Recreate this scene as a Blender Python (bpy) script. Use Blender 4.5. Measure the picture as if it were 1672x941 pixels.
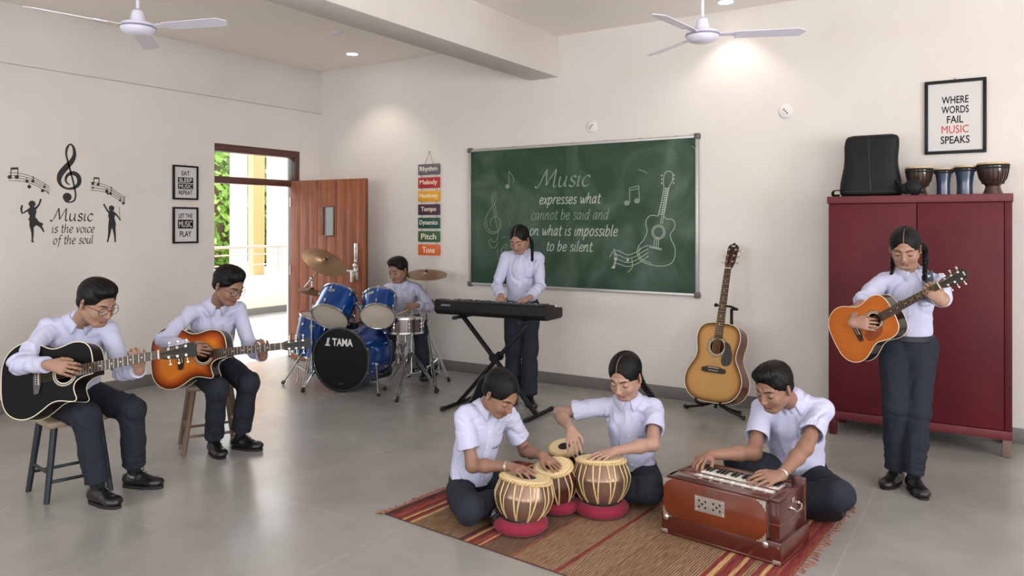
import bpy, bmesh, math, random, time
import numpy as np
from mathutils import Vector, Matrix
from mathutils.bvhtree import BVHTree
from mathutils.geometry import delaunay_2d_cdt
PI = math.pi
FINE = 1.0            # voxel scale for organic shapes (1 = full detail)
for o in list(bpy.data.objects): bpy.data.objects.remove(o)
scn = bpy.context.scene
COL = scn.collection
random.seed(7)
# ------------------------------------------------------------ camera
W, H = 1672, 941
FPX, HY, CX, CH, YAW = 1253.6, 367.0, 836.0, 1.5, math.radians(32.74)
cam = bpy.data.objects.new('camera', bpy.data.cameras.new('camera')); COL.objects.link(cam)
cam.data.sensor_width = 36.0; cam.data.lens = 36.0 * FPX / W
cam.data.shift_y = -(H / 2 - HY) / W
cam.data.clip_start = 0.05; cam.data.clip_end = 300
cam.location = (0, 0, CH); cam.rotation_euler = (PI / 2, 0, YAW)
scn.camera = cam
FW = np.array([-math.sin(YAW), math.cos(YAW), 0.0]); RT = np.array([math.cos(YAW), math.sin(YAW), 0.0]); UP = np.array([0, 0, 1.0])
CAM = np.array([0, 0, CH])
def ray(x, y): return FW + RT * (x - CX) / FPX - UP * (y - HY) / FPX
def at(x, y, d): return CAM + ray(x, y) * d                 # the point seen at a pixel, d metres in front
def floor_at(x, y, z=0.0): r = ray(x, y); return CAM + r * (z - CH) / r[2]
def on_x(x, y, X): r = ray(x, y); return CAM + r * X / r[0]
def on_y(x, y, Y): r = ray(x, y); return CAM + r * Y / r[1]
def vdir(az, pitch=0):                                       # az 0 = towards the viewer, 90 = to the right; pitch down
    a, p = math.radians(az), math.radians(pitch)
    return (RT * math.sin(a) - FW * math.cos(a)) * math.cos(p) - UP * math.sin(p)
# ------------------------------------------------------------ view and light
scn.view_settings.view_transform = 'Standard'; scn.view_settings.look = 'None'
scn.view_settings.gamma = 1.0; scn.view_settings.use_curve_mapping = False
scn.view_settings.exposure = 0.0
scn.cycles.caustics_reflective = False; scn.cycles.caustics_refractive = False; scn.cycles.sample_clamp_indirect = 6.0
XL, YB, XR, YF, ZC = -6.71, 6.30, 3.4, -2.6, 3.27            # the room
world = bpy.data.worlds.new('world'); scn.world = world; world.use_nodes = True
nt = world.node_tree; nt.nodes.clear()
bg = nt.nodes.new('ShaderNodeBackground'); ow = nt.nodes.new('ShaderNodeOutputWorld')
bg.inputs[0].default_value = (0.80, 0.90, 1.0, 1); bg.inputs[1].default_value = 4.2
nt.links.new(bg.outputs[0], ow.inputs[0])
def lamp(name, kind, loc, energy, color=(1, 1, 1), **kw):
    l = bpy.data.lights.new(name, kind); l.energy = energy; l.color = color
    for k, v in kw.items():
        if k not in ('to',): setattr(l, k, v)
    o = bpy.data.objects.new(name, l); COL.objects.link(o); o.location = loc
    if 'to' in kw: o.rotation_euler = Vector(kw['to']).to_track_quat('-Z', 'Y').to_euler()
    return o
lamp('sun', 'SUN', (-12, 2, 8), 8.0, (1.0, 0.93, 0.82), angle=math.radians(1.2), to=(0.28, 0.36, -0.82))
# daylight through the windows behind and to the right of the viewer
WINF = [(-5.2, -3.4), (-2.4, -0.6), (0.6, 2.4)]              # x-ranges of the windows in the front wall
WINR = [(-1.4, 0.6), (2.0, 4.0)]                             # y-ranges of the windows in the right wall
for x0, x1 in WINF:
    lamp('window_daylight', 'AREA', ((x0 + x1) / 2, YF - 0.02, 1.75), 72, (0.93, 0.96, 1.0), shape='RECTANGLE', size=x1 - x0 - .1, size_y=1.6, to=(0, 1, 0.75))
for y0, y1 in WINR:
    lamp('window_daylight', 'AREA', (XR + 0.02, (y0 + y1) / 2, 1.75), 150, (0.97, 0.97, 1.0), shape='RECTANGLE', size=y1 - y0 - .1, size_y=1.6, to=(-1, 0, 0.75))
# ------------------------------------------------------------ materials
def lin(c):
    c = [v / 255.0 for v in c]
    return tuple((v / 12.92 if v <= 0.04045 else ((v + 0.055) / 1.055) ** 2.4) for v in c) + (1.0,)
MATS = {}
def M(name, rgb, rough=0.5, metal=0.0, coat=0.0, var=0.0, vs=8.0, bump=0.0, bs=60.0, spec=0.5, stretch=(1, 1, 1), emis=None, sheen=0.0, rgb2=None, trans=0.0, sss=0.0, alpha=None):
    if name in MATS: return MATS[name]
    m = bpy.data.materials.new(name); m.use_nodes = True; n = m.node_tree; N = n.nodes; L = n.links
    b = N['Principled BSDF']; c = lin(rgb)
    b.inputs['Base Color'].default_value = c; b.inputs['Roughness'].default_value = rough; b.inputs['Metallic'].default_value = metal
    b.inputs['Specular IOR Level'].default_value = spec
    b.inputs['Coat Weight'].default_value = coat; b.inputs['Coat Roughness'].default_value = 0.08
    if sheen: b.inputs['Sheen Weight'].default_value = sheen
    if trans: b.inputs['Transmission Weight'].default_value = trans
    if sss:
        b.inputs['Subsurface Weight'].default_value = sss; b.inputs['Subsurface Scale'].default_value = 0.012
        b.inputs['Subsurface Radius'].default_value = (1, 0.35, 0.2)
    if alpha is not None: b.inputs['Alpha'].default_value = alpha
    if emis: b.inputs['Emission Color'].default_value = c; b.inputs['Emission Strength'].default_value = emis
    if var or bump or rgb2:
        tc = N.new('ShaderNodeTexCoord'); mp = N.new('ShaderNodeMapping'); mp.inputs['Scale'].default_value = stretch
        L.new(tc.outputs['Object'], mp.inputs[0])
    if var or rgb2:
        no = N.new('ShaderNodeTexNoise'); no.inputs['Scale'].default_value = vs; no.inputs['Detail'].default_value = 6; no.inputs['Roughness'].default_value = 0.6
        L.new(mp.outputs[0], no.inputs['Vector'])
        r = N.new('ShaderNodeValToRGB'); r.color_ramp.elements[0].position = 0.3; r.color_ramp.elements[1].position = 0.7
        if rgb2: r.color_ramp.elements[0].color = lin(rgb2); r.color_ramp.elements[1].color = c
        else:
            r.color_ramp.elements[0].color = tuple(v * (1 - var) for v in c[:3]) + (1,); r.color_ramp.elements[1].color = tuple(min(1, v * (1 + var)) for v in c[:3]) + (1,)
        L.new(no.outputs[0], r.inputs[0]); L.new(r.outputs[0], b.inputs['Base Color'])
    if bump:
        n2 = N.new('ShaderNodeTexNoise'); n2.inputs['Scale'].default_value = bs; n2.inputs['Detail'].default_value = 4
        L.new(mp.outputs[0], n2.inputs['Vector'])
        bu = N.new('ShaderNodeBump'); bu.inputs['Strength'].default_value = bump; bu.inputs['Distance'].default_value = 0.004
        L.new(n2.outputs[0], bu.inputs['Height']); L.new(bu.outputs[0], b.inputs['Normal'])
    MATS[name] = m
    return m
# ------------------------------------------------------------ objects
def V3(p): return Vector((float(p[0]), float(p[1]), float(p[2])))
def link(o, parent=None):
    COL.objects.link(o)
    if parent is not None: o.parent = parent
    return o
def tag(o, label=None, cat=None, group=None, kind=None):
    if label: o['label'] = label
    if cat: o['category'] = cat
    if group: o['group'] = group
    if kind: o['kind'] = kind
    return o
def thing(name, label, cat, loc=(0, 0, 0), rot=None, group=None, mat=None):
    o = bpy.data.objects.new(name, None); COL.objects.link(o); o.empty_display_size = 0.1
    if mat is not None: o.matrix_world = mat
    else:
        o.location = V3(loc)
        if rot is not None: o.rotation_euler = rot
    return tag(o, label, cat, group)
def new_mesh(name, v, f, mat=None, parent=None, smooth=True, ang=35, loc=None):
    me = bpy.data.meshes.new(name)
    if isinstance(v, np.ndarray) and isinstance(f, np.ndarray):
        me.vertices.add(len(v)); me.vertices.foreach_set('co', v.astype(np.float32).ravel())
        k = f.shape[1]
        me.loops.add(f.size); me.loops.foreach_set('vertex_index', f.astype(np.int32).ravel())
        me.polygons.add(len(f)); me.polygons.foreach_set('loop_start', np.arange(0, f.size, k, dtype=np.int32))
        me.update(calc_edges=True); me.validate()
    else:
        me.from_pydata([tuple(map(float, p)) for p in v], [], [tuple(int(i) for i in q) for q in f]); me.update()
    if mat is not None:
        for mm in (mat if isinstance(mat, (list, tuple)) else [mat]): me.materials.append(mm)
    if smooth:
        me.shade_smooth()
        if ang: me.set_sharp_from_angle(angle=math.radians(ang))
    o = bpy.data.objects.new(name, me)
    if loc is not None: o.location = V3(loc)
    return link(o, parent)
def frame(z, up=(0, 0, 1)):
    """3x3 with columns x,y,z; z given, y close to up"""
    z = np.array(z, float); z /= np.linalg.norm(z); up = np.array(up, float)
    x = np.cross(up, z)
    if np.linalg.norm(x) < 1e-6: x = np.cross((1, 0, 0), z) if abs(z[0]) < .9 else np.cross((0, 1, 0), z)
    x /= np.linalg.norm(x); y = np.cross(z, x)
    return np.stack([x, y, z], 1)
def mat4(R, t):
    m = Matrix.Identity(4)
    for i in range(3):
        for j in range(3): m[i][j] = float(R[i, j])
        m[i][3] = float(t[i])
    return m
def rotz(a): c, s = math.cos(a), math.sin(a); return np.array([[c, -s, 0], [s, c, 0], [0, 0, 1.0]])
def rotx(a): c, s = math.cos(a), math.sin(a); return np.array([[1, 0, 0], [0, c, -s], [0, s, c.real]])
def nrm(v): v = np.array(v, float); return v / (np.linalg.norm(v) + 1e-12)
def catmull(P, n=8, closed=False):
    P = [np.array(p, float) for p in P]
    if len(P) < 3: return [P[0] + (P[-1] - P[0]) * t for t in np.linspace(0, 1, n)] if len(P) == 2 else P
    out = []; m = len(P)
    for i in range(m if closed else m - 1):
        if closed: a, b, c, d = P[i - 1], P[i], P[(i + 1) % m], P[(i + 2) % m]
        else: a, b, c, d = P[max(i - 1, 0)], P[i], P[i + 1], P[min(i + 2, m - 1)]
        for k in range(n):
            t = k / n
            out.append(.5 * ((2 * b) + (c - a) * t + (2 * a - 5 * b + 4 * c - d) * t * t + (3 * b - a - 3 * c + d) * t ** 3))
    if not closed: out.append(P[-1])
    return out
class MB:
    def __init__(s, R=None, t=None): s.v = []; s.f = []; s.R = np.eye(3) if R is None else R; s.t = np.zeros(3) if t is None else np.array(t, float)
    def add(s, v, f):
        n = len(s.v); s.v.extend([s.R @ np.array(p, float) + s.t for p in v]); s.f.extend([[i + n for i in q] for q in f]); return s
    def box(s, c, size, R=None, b=0.0, seg=2):
        bm = bmesh.new(); bmesh.ops.create_cube(bm, size=1.0)
        for v in bm.verts: v.co = Vector((v.co.x * size[0], v.co.y * size[1], v.co.z * size[2]))
        if b > 0: bmesh.ops.bevel(bm, geom=bm.edges[:], offset=min(b, min(size) * .45), segments=seg, affect='EDGES', profile=0.5)
        bm.verts.index_update(); RR = np.eye(3) if R is None else R
        s.add([RR @ np.array(v.co) + np.array(c, float) for v in bm.verts], [[v.index for v in f.verts] for f in bm.faces]); bm.free(); return s
    def bb(s, x0, x1, y0, y1, z0, z1, b=0.0): return s.box(((x0 + x1) / 2, (y0 + y1) / 2, (z0 + z1) / 2), (abs(x1 - x0), abs(y1 - y0), abs(z1 - z0)), b=b)
    def tube(s, P, r, seg=8, closed=False, caps=True, flat=None):
        P = [np.array(p, float) for p in P]; n = len(P); rs = r if hasattr(r, '__len__') else [r] * n
        T = []
        for i in range(n):
            a = P[(i - 1) % n] if closed else P[max(i - 1, 0)]; b = P[(i + 1) % n] if closed else P[min(i + 1, n - 1)]
            T.append(nrm(b - a))
        u = frame(T[0])[:, 0]; vs = []
        for i in range(n):
            u = nrm(u - T[i] * (u @ T[i])); w = np.cross(T[i], u)
            for k in range(seg):
                a = 2 * PI * k / seg; fl = 1 if flat is None else flat
                vs.append(P[i] + rs[i] * (math.cos(a) * u + fl * math.sin(a) * w))
        fs = []
        for i in range(n if closed else n - 1):
            j = (i + 1) % n
            for k in range(seg): fs.append([i * seg + k, i * seg + (k + 1) % seg, j * seg + (k + 1) % seg, j * seg + k])
        if caps and not closed: fs.append(list(range(seg))[::-1]); fs.append([(n - 1) * seg + k for k in range(seg)])
        return s.add(vs, fs)
    def cyl(s, a, b, r1, r2=None, seg=16): return s.tube([a, b], [r1, r1 if r2 is None else r2], seg)
    def rod(s, a, b, r, seg=10): return s.tube([a, b], r, seg)
    def lathe(s, prof, o=(0, 0, 0), ax=(0, 0, 1), seg=32, close=False):
        """prof: list of (r, h) along axis"""
        F = frame(ax, (0, 1, 0) if abs(nrm(ax)[1]) < .9 else (0, 0, 1)); o = np.array(o, float); vs = []; fs = []; n = len(prof)
        for r, h in prof:
            for k in range(seg):
                a = 2 * PI * k / seg; vs.append(o + F[:, 0] * math.cos(a) * r + F[:, 1] * math.sin(a) * r + F[:, 2] * h)
        for i in range(n if close else n - 1):
            j = (i + 1) % n
            for k in range(seg): fs.append([i * seg + k, i * seg + (k + 1) % seg, j * seg + (k + 1) % seg, j * seg + k])
        if not close:
            if prof[0][0] > 1e-5: fs.append(list(range(seg))[::-1])
            if prof[-1][0] > 1e-5: fs.append([(n - 1) * seg + k for k in range(seg)])
        return s.add(vs, fs)
    def torus(s, o, ax, R, r, seg=40, rs=10, flat=1.0):
        prof = [(R + r * math.cos(2 * PI * k / rs), r * flat * math.sin(2 * PI * k / rs)) for k in range(rs)]
        return s.lathe(prof, o, ax, seg, close=True)
    def ball(s, c, r, seg=12, sc=(1, 1, 1), R=None):
        vs = []; fs = []; c = np.array(c, float); m = seg // 2; RR = np.eye(3) if R is None else R
        for i in range(1, m):
            th = PI * i / m
            for k in range(seg):
                a = 2 * PI * k / seg; vs.append(c + RR @ (r * np.array([math.sin(th) * math.cos(a) * sc[0], math.sin(th) * math.sin(a) * sc[1], math.cos(th) * sc[2]])))
        t = len(vs); vs += [c + RR @ (np.array([0, 0, r * sc[2]])), c - RR @ (np.array([0, 0, r * sc[2]]))]
        for i in range(m - 2):
            for k in range(seg): fs.append([i * seg + k, (i + 1) * seg + k, (i + 1) * seg + (k + 1) % seg, i * seg + (k + 1) % seg])
        for k in range(seg): fs.append([t, k, (k + 1) % seg]); fs.append([t + 1, (m - 2) * seg + (k + 1) % seg, (m - 2) * seg + k])
        return s.add(vs, fs)
    def prism(s, out, z0, z1, holes=()):
        """outline in xy, extruded z0..z1, with optional holes"""
        vs, fs = plate(out, holes); n = len(vs)
        v = [(p[0], p[1], z1) for p in vs] + [(p[0], p[1], z0) for p in vs]
        f = [list(q) for q in fs] + [[i + n for i in reversed(q)] for q in fs]
        b = len(v)
        for loop, sg in [(out, 1)] + [(h, -1) for h in holes]:
            m = len(loop)
            area = sum(loop[i][0] * loop[(i + 1) % m][1] - loop[(i + 1) % m][0] * loop[i][1] for i in range(m))
            v += [(p[0], p[1], z1) for p in loop] + [(p[0], p[1], z0) for p in loop]
            for i in range(m):
                j = (i + 1) % m; q = [b + i, b + m + i, b + m + j, b + j]
                f.append(q if (area > 0) == (sg > 0) else q[::-1])
            b += 2 * m
        return s.add(v, f)
    def build(s, name, mat=None, parent=None, smooth=True, ang=35, loc=None): return new_mesh(name, s.v, s.f, mat, parent, smooth, ang, loc)
def inside(pt, poly):
    x, y = pt; c = False; n = len(poly); j = n - 1
    for i in range(n):
        xi, yi = poly[i][0], poly[i][1]; xj, yj = poly[j][0], poly[j][1]
        if (yi > y) != (yj > y) and x < (xj - xi) * (y - yi) / (yj - yi) + xi: c = not c
        j = i
    return c
def plate(out, holes=(), inner=()):
    pts = [Vector((float(p[0]), float(p[1]))) for p in out]; ed = [(i, (i + 1) % len(out)) for i in range(len(out))]
    for h in holes:
        b = len(pts); pts += [Vector((float(p[0]), float(p[1]))) for p in h]; ed += [(b + i, b + (i + 1) % len(h)) for i in range(len(h))]
    pts += [Vector((float(p[0]), float(p[1]))) for p in inner]
    v, e, f, _, _, _ = delaunay_2d_cdt(pts, ed, [], 0, 1e-6)
    fs = []
    for q in f:
        cx = sum(v[i].x for i in q) / len(q); cy = sum(v[i].y for i in q) / len(q)
        if inside((cx, cy), out) and not any(inside((cx, cy), h) for h in holes):
            a = v[q[0]]; b_ = v[q[1]]; c = v[q[2]]
            if (b_.x - a.x) * (c.y - a.y) - (b_.y - a.y) * (c.x - a.x) < 0: q = list(reversed(q))
            fs.append(list(q))
    return [(p.x, p.y) for p in v], fs
def circ(cx, cy, r, n=32, ry=None): return [(cx + r * math.cos(2 * PI * i / n), cy + (ry or r) * math.sin(2 * PI * i / n)) for i in range(n)]
def text_mesh(s, size=0.1, ext=0.0008, shear=0.0, xs=1.0, bold=0.0, align='CENTER', space=1.0):
    """the outlines of a line of writing as verts, faces lying in xy (z up = extrusion)"""
    cu = bpy.data.curves.new('writing', 'FONT'); cu.body = s; cu.size = size; cu.extrude = ext; cu.shear = shear; cu.offset = bold
    cu.align_x = align; cu.align_y = 'CENTER'; cu.space_character = space; cu.resolution_u = 4
    o = bpy.data.objects.new('writing', cu); COL.objects.link(o); bpy.context.view_layer.update()
    dg = bpy.context.evaluated_depsgraph_get(); me = bpy.data.meshes.new_from_object(o.evaluated_get(dg))
    v = [(p.co.x * xs, p.co.y, p.co.z) for p in me.vertices]; f = [list(p.vertices) for p in me.polygons]
    bpy.data.objects.remove(o); bpy.data.curves.remove(cu); bpy.data.meshes.remove(me)
    return v, f
def fit_text(s, w, h, ext=0.0008, bold=0.0, shear=0.0, space=1.0):
    v, f = text_mesh(s, 1.0, 0, shear, 1.0, bold, space=space)
    xs = [p[0] for p in v]; ys = [p[1] for p in v]; sx = w / (max(xs) - min(xs)); sy = h / (max(ys) - min(ys)); cx = (max(xs) + min(xs)) / 2; cy = (max(ys) + min(ys)) / 2
    v2 = [((p[0] - cx) * sx, (p[1] - cy) * sy, 0.0) for p in v]; n = len(v2)
    return v2, f
def solid(v, f, z0, z1):
    """flat faces in xy to a thin slab"""
    n = len(v); V = [(p[0], p[1], z1) for p in v] + [(p[0], p[1], z0) for p in v]; F = [list(q) for q in f] + [[i + n for i in reversed(q)] for q in f]
    cnt = {}
    for q in f:
        for i in range(len(q)):
            a, b = q[i], q[(i + 1) % len(q)]; k = (min(a, b), max(a, b)); cnt.setdefault(k, []).append((a, b))
    for k, e in cnt.items():
        if len(e) == 1: a, b = e[0]; F.append([a, a + n, b + n, b])
    return V, F
def ribbon(P, w, z0, z1, n=8, nib=None, closed=False, smooth=True):
    """flat pen stroke through P with width(s) w, as a thin slab in xy"""
    ws = list(w) if hasattr(w, '__len__') else [w] * len(P)
    Q = [np.array([p[0], p[1], ww]) for p, ww in zip(P, ws)]
    C = catmull(Q, n, closed) if smooth and len(Q) > 2 else Q
    vs = []; m = len(C)
    for i in range(m):
        a = C[(i - 1) % m] if closed else C[max(i - 1, 0)]; b = C[(i + 1) % m] if closed else C[min(i + 1, m - 1)]
        d = nrm((b - a)[:2]); nn = np.array([-d[1], d[0]]); ww = C[i][2]
        if nib is not None: ww = ww * (0.28 + 0.72 * abs(math.sin(math.atan2(d[1], d[0]) - nib)))
        vs += [C[i][:2] + nn * ww / 2, C[i][:2] - nn * ww / 2]
    f = [[2 * i + 1, 2 * ((i + 1) % m) + 1, 2 * ((i + 1) % m), 2 * i] for i in range(m if closed else m - 1)]
    return solid(vs, f, z0, z1)
# ------------------------------------------------------------ signed distance fields, meshed as one smooth surface
class SDF:
    def __init__(s, lo, hi, h):
        s.h = h; s.lo = np.array(lo, float); s.n = np.maximum(4, np.ceil((np.array(hi) - s.lo) / h).astype(int) + 1)
        s.a = np.full(tuple(s.n), 9.0, np.float32)
        s.ax = [s.lo[i] + h * np.arange(s.n[i], dtype=np.float32) for i in range(3)]
    def sub(s, lo, hi):
        i0 = np.clip(np.floor((np.array(lo) - s.lo) / s.h).astype(int), 0, s.n); i1 = np.clip(np.ceil((np.array(hi) - s.lo) / s.h).astype(int) + 1, 0, s.n)
        sl = tuple(slice(a, b) for a, b in zip(i0, i1))
        return sl, s.ax[0][sl[0]][:, None, None], s.ax[1][sl[1]][None, :, None], s.ax[2][sl[2]][None, None, :]
    def comb(s, sl, d, k, op):
        a = s.a[sl]; d = d.astype(np.float32)
        if a.size == 0: return
        if op == 'add':
            if k > 0: hh = np.maximum(k - np.abs(a - d), 0) / k; s.a[sl] = np.minimum(a, d) - hh * hh * k * .25
            else: s.a[sl] = np.minimum(a, d)
        elif op == 'sub':
            d = -d
            if k > 0: hh = np.maximum(k - np.abs(a - d), 0) / k; s.a[sl] = np.maximum(a, d) + hh * hh * k * .25
            else: s.a[sl] = np.maximum(a, d)
        elif op == 'and': s.a[sl] = np.maximum(a, d)
    def cone(s, a, b, r1, r2, k=0.01, op='add', cut=None):
        a = np.array(a, float); b = np.array(b, float); R = max(r1, r2) + k + 3 * s.h
        sl, X, Y, Z = s.sub(np.minimum(a, b) - R, np.maximum(a, b) + R)
        ba = b - a; L2 = max(ba @ ba, 1e-9)
        t = np.clip(((X - a[0]) * ba[0] + (Y - a[1]) * ba[1] + (Z - a[2]) * ba[2]) / L2, 0, 1)
        d = np.sqrt((X - a[0] - t * ba[0]) ** 2 + (Y - a[1] - t * ba[1]) ** 2 + (Z - a[2] - t * ba[2]) ** 2) - (r1 + (r2 - r1) * t)
        if cut is not None:
            for p, n in cut: d = np.maximum(d, (X - p[0]) * n[0] + (Y - p[1]) * n[1] + (Z - p[2]) * n[2])
        s.comb(sl, d, k, op)
    def ell(s, c, R, rad, k=0.01, op='add', cut=None):
        """ellipsoid; columns of R its axes"""
        c = np.array(c, float); m = max(rad) + k + 3 * s.h; sl, X, Y, Z = s.sub(c - m, c + m)
        x, y, z = X - c[0], Y - c[1], Z - c[2]
        u = [(x * R[0, i] + y * R[1, i] + z * R[2, i]) for i in range(3)]
        k0 = np.sqrt(sum((u[i] / rad[i]) ** 2 for i in range(3))); k1 = np.sqrt(sum((u[i] / rad[i] ** 2) ** 2 for i in range(3))) + 1e-9
        d = k0 * (k0 - 1) / k1
        if cut is not None:
            for p, n in cut: d = np.maximum(d, (X - p[0]) * n[0] + (Y - p[1]) * n[1] + (Z - p[2]) * n[2])
        s.comb(sl, d, k, op)
    def loft(s, a, b, R, ra, rb, k=0.01, op='add', cut=None):
        """segment with elliptical sections: ra,rb=(half width along R[:,0], half depth along R[:,1])"""
        a = np.array(a, float); b = np.array(b, float); m = max(max(ra), max(rb)) + k + 3 * s.h
        sl, X, Y, Z = s.sub(np.minimum(a, b) - m, np.maximum(a, b) + m)
        ba = b - a; L2 = max(ba @ ba, 1e-9); w = nrm(ba); u = nrm(R[:, 0] - w * (R[:, 0] @ w)); v = np.cross(w, u)
        t = np.clip(((X - a[0]) * ba[0] + (Y - a[1]) * ba[1] + (Z - a[2]) * ba[2]) / L2, 0, 1)
        x, y, z = X - a[0] - t * ba[0], Y - a[1] - t * ba[1], Z - a[2] - t * ba[2]
        qu = x * u[0] + y * u[1] + z * u[2]; qv = x * v[0] + y * v[1] + z * v[2]; qw = x * w[0] + y * w[1] + z * w[2]
        ru = ra[0] + (rb[0] - ra[0]) * t; rv = ra[1] + (rb[1] - ra[1]) * t; rw = np.minimum(ru, rv)
        k0 = np.sqrt((qu / ru) ** 2 + (qv / rv) ** 2 + (qw / rw) ** 2); k1 = np.sqrt((qu / ru ** 2) ** 2 + (qv / rv ** 2) ** 2 + (qw / rw ** 2) ** 2) + 1e-6
        d = k0 * (k0 - 1) / k1; d = np.where(k0 < 1e-3, -np.minimum(ru, rv), d)
        if cut is not None:
            for p, n in cut: d = np.maximum(d, (X - p[0]) * n[0] + (Y - p[1]) * n[1] + (Z - p[2]) * n[2])
        s.comb(sl, d, k, op)
    def clip(s, p, n):
        p = np.array(p, float); n = nrm(n); sl, X, Y, Z = s.sub(s.lo, s.lo + s.h * s.n)
        s.a = np.maximum(s.a, ((X - p[0]) * n[0] + (Y - p[1]) * n[1] + (Z - p[2]) * n[2]).astype(np.float32))
    def mesh(s, smooth=2):
        A = s.a; A[0] = A[-1] = 9; A[:, 0] = A[:, -1] = 9; A[:, :, 0] = A[:, :, -1] = 9
        n = A.shape; ins = A < 0; st = (n[1] * n[2], n[2], 1); cells = []; pos = []; quads = []
        for ax in range(3):
            s0 = [slice(None)] * 3; s1 = [slice(None)] * 3; s0[ax] = slice(0, -1); s1[ax] = slice(1, None)
            cr = ins[tuple(s0)] != ins[tuple(s1)]; I = np.argwhere(cr)
            if len(I) == 0: continue
            J = I.copy(); J[:, ax] += 1
            a = A[I[:, 0], I[:, 1], I[:, 2]]; b = A[J[:, 0], J[:, 1], J[:, 2]]; t = a / (a - b)
            P = I.astype(np.float64); P[:, ax] += t
            o1, o2 = (ax + 1) % 3, (ax + 2) % 3; lin0 = I[:, 0] * st[0] + I[:, 1] * st[1] + I[:, 2]
            c = [lin0 - st[o1] - st[o2], lin0 - st[o2], lin0, lin0 - st[o1]]
            for q in c: cells.append(q); pos.append(P)
            q = np.stack(c, 1); fl = a > 0; q[fl] = q[fl][:, ::-1]; quads.append(q)
        cells = np.concatenate(cells); pos = np.concatenate(pos); quads = np.concatenate(quads)
        u, inv = np.unique(cells, return_inverse=True); cnt = np.bincount(inv)
        v = np.stack([np.bincount(inv, pos[:, i]) / cnt for i in range(3)], 1) * s.h + s.lo
        f = np.searchsorted(u, quads)
        for _ in range(smooth): v = lap(v, f, 0.5); 
        return v, f
def lap(v, f, w):
    a = np.concatenate([f[:, i] for i in range(4)]); b = np.concatenate([f[:, (i + 1) % 4] for i in range(4)])
    c = np.bincount(a, minlength=len(v)) + np.bincount(b, minlength=len(v)); c = np.maximum(c, 1)
    m = np.stack([(np.bincount(a, v[b, i], len(v)) + np.bincount(b, v[a, i], len(v))) / c for i in range(3)], 1)
    return v + (m - v) * w
def vnormals(v, f):
    n = np.cross(v[f[:, 2]] - v[f[:, 0]], v[f[:, 3]] - v[f[:, 1]]); out = np.zeros_like(v)
    for i in range(4):
        for k in range(3): out[:, k] += np.bincount(f[:, i], n[:, k], len(v))
    return out / (np.linalg.norm(out, axis=1, keepdims=True) + 1e-12)
def vnoise(p, seed=0):
    i = np.floor(p).astype(np.int64); f = p - i; f = f * f * (3 - 2 * f); r = 0
    for dx in (0, 1):
        for dy in (0, 1):
            for dz in (0, 1):
                h = ((i[:, 0] + dx) * 73856093) ^ ((i[:, 1] + dy) * 19349663) ^ ((i[:, 2] + dz) * 83492791) ^ (seed * 2654435761)
                h = (h ^ (h >> 13)) * 1274126177; h = (h ^ (h >> 16)) & 0xffff
                r = r + (h / 65535.0) * (f[:, 0] if dx else 1 - f[:, 0]) * (f[:, 1] if dy else 1 - f[:, 1]) * (f[:, 2] if dz else 1 - f[:, 2])
    return r
def ridge(p, seed=0): return 1 - np.abs(2 * vnoise(p, seed) - 1) * 2
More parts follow.
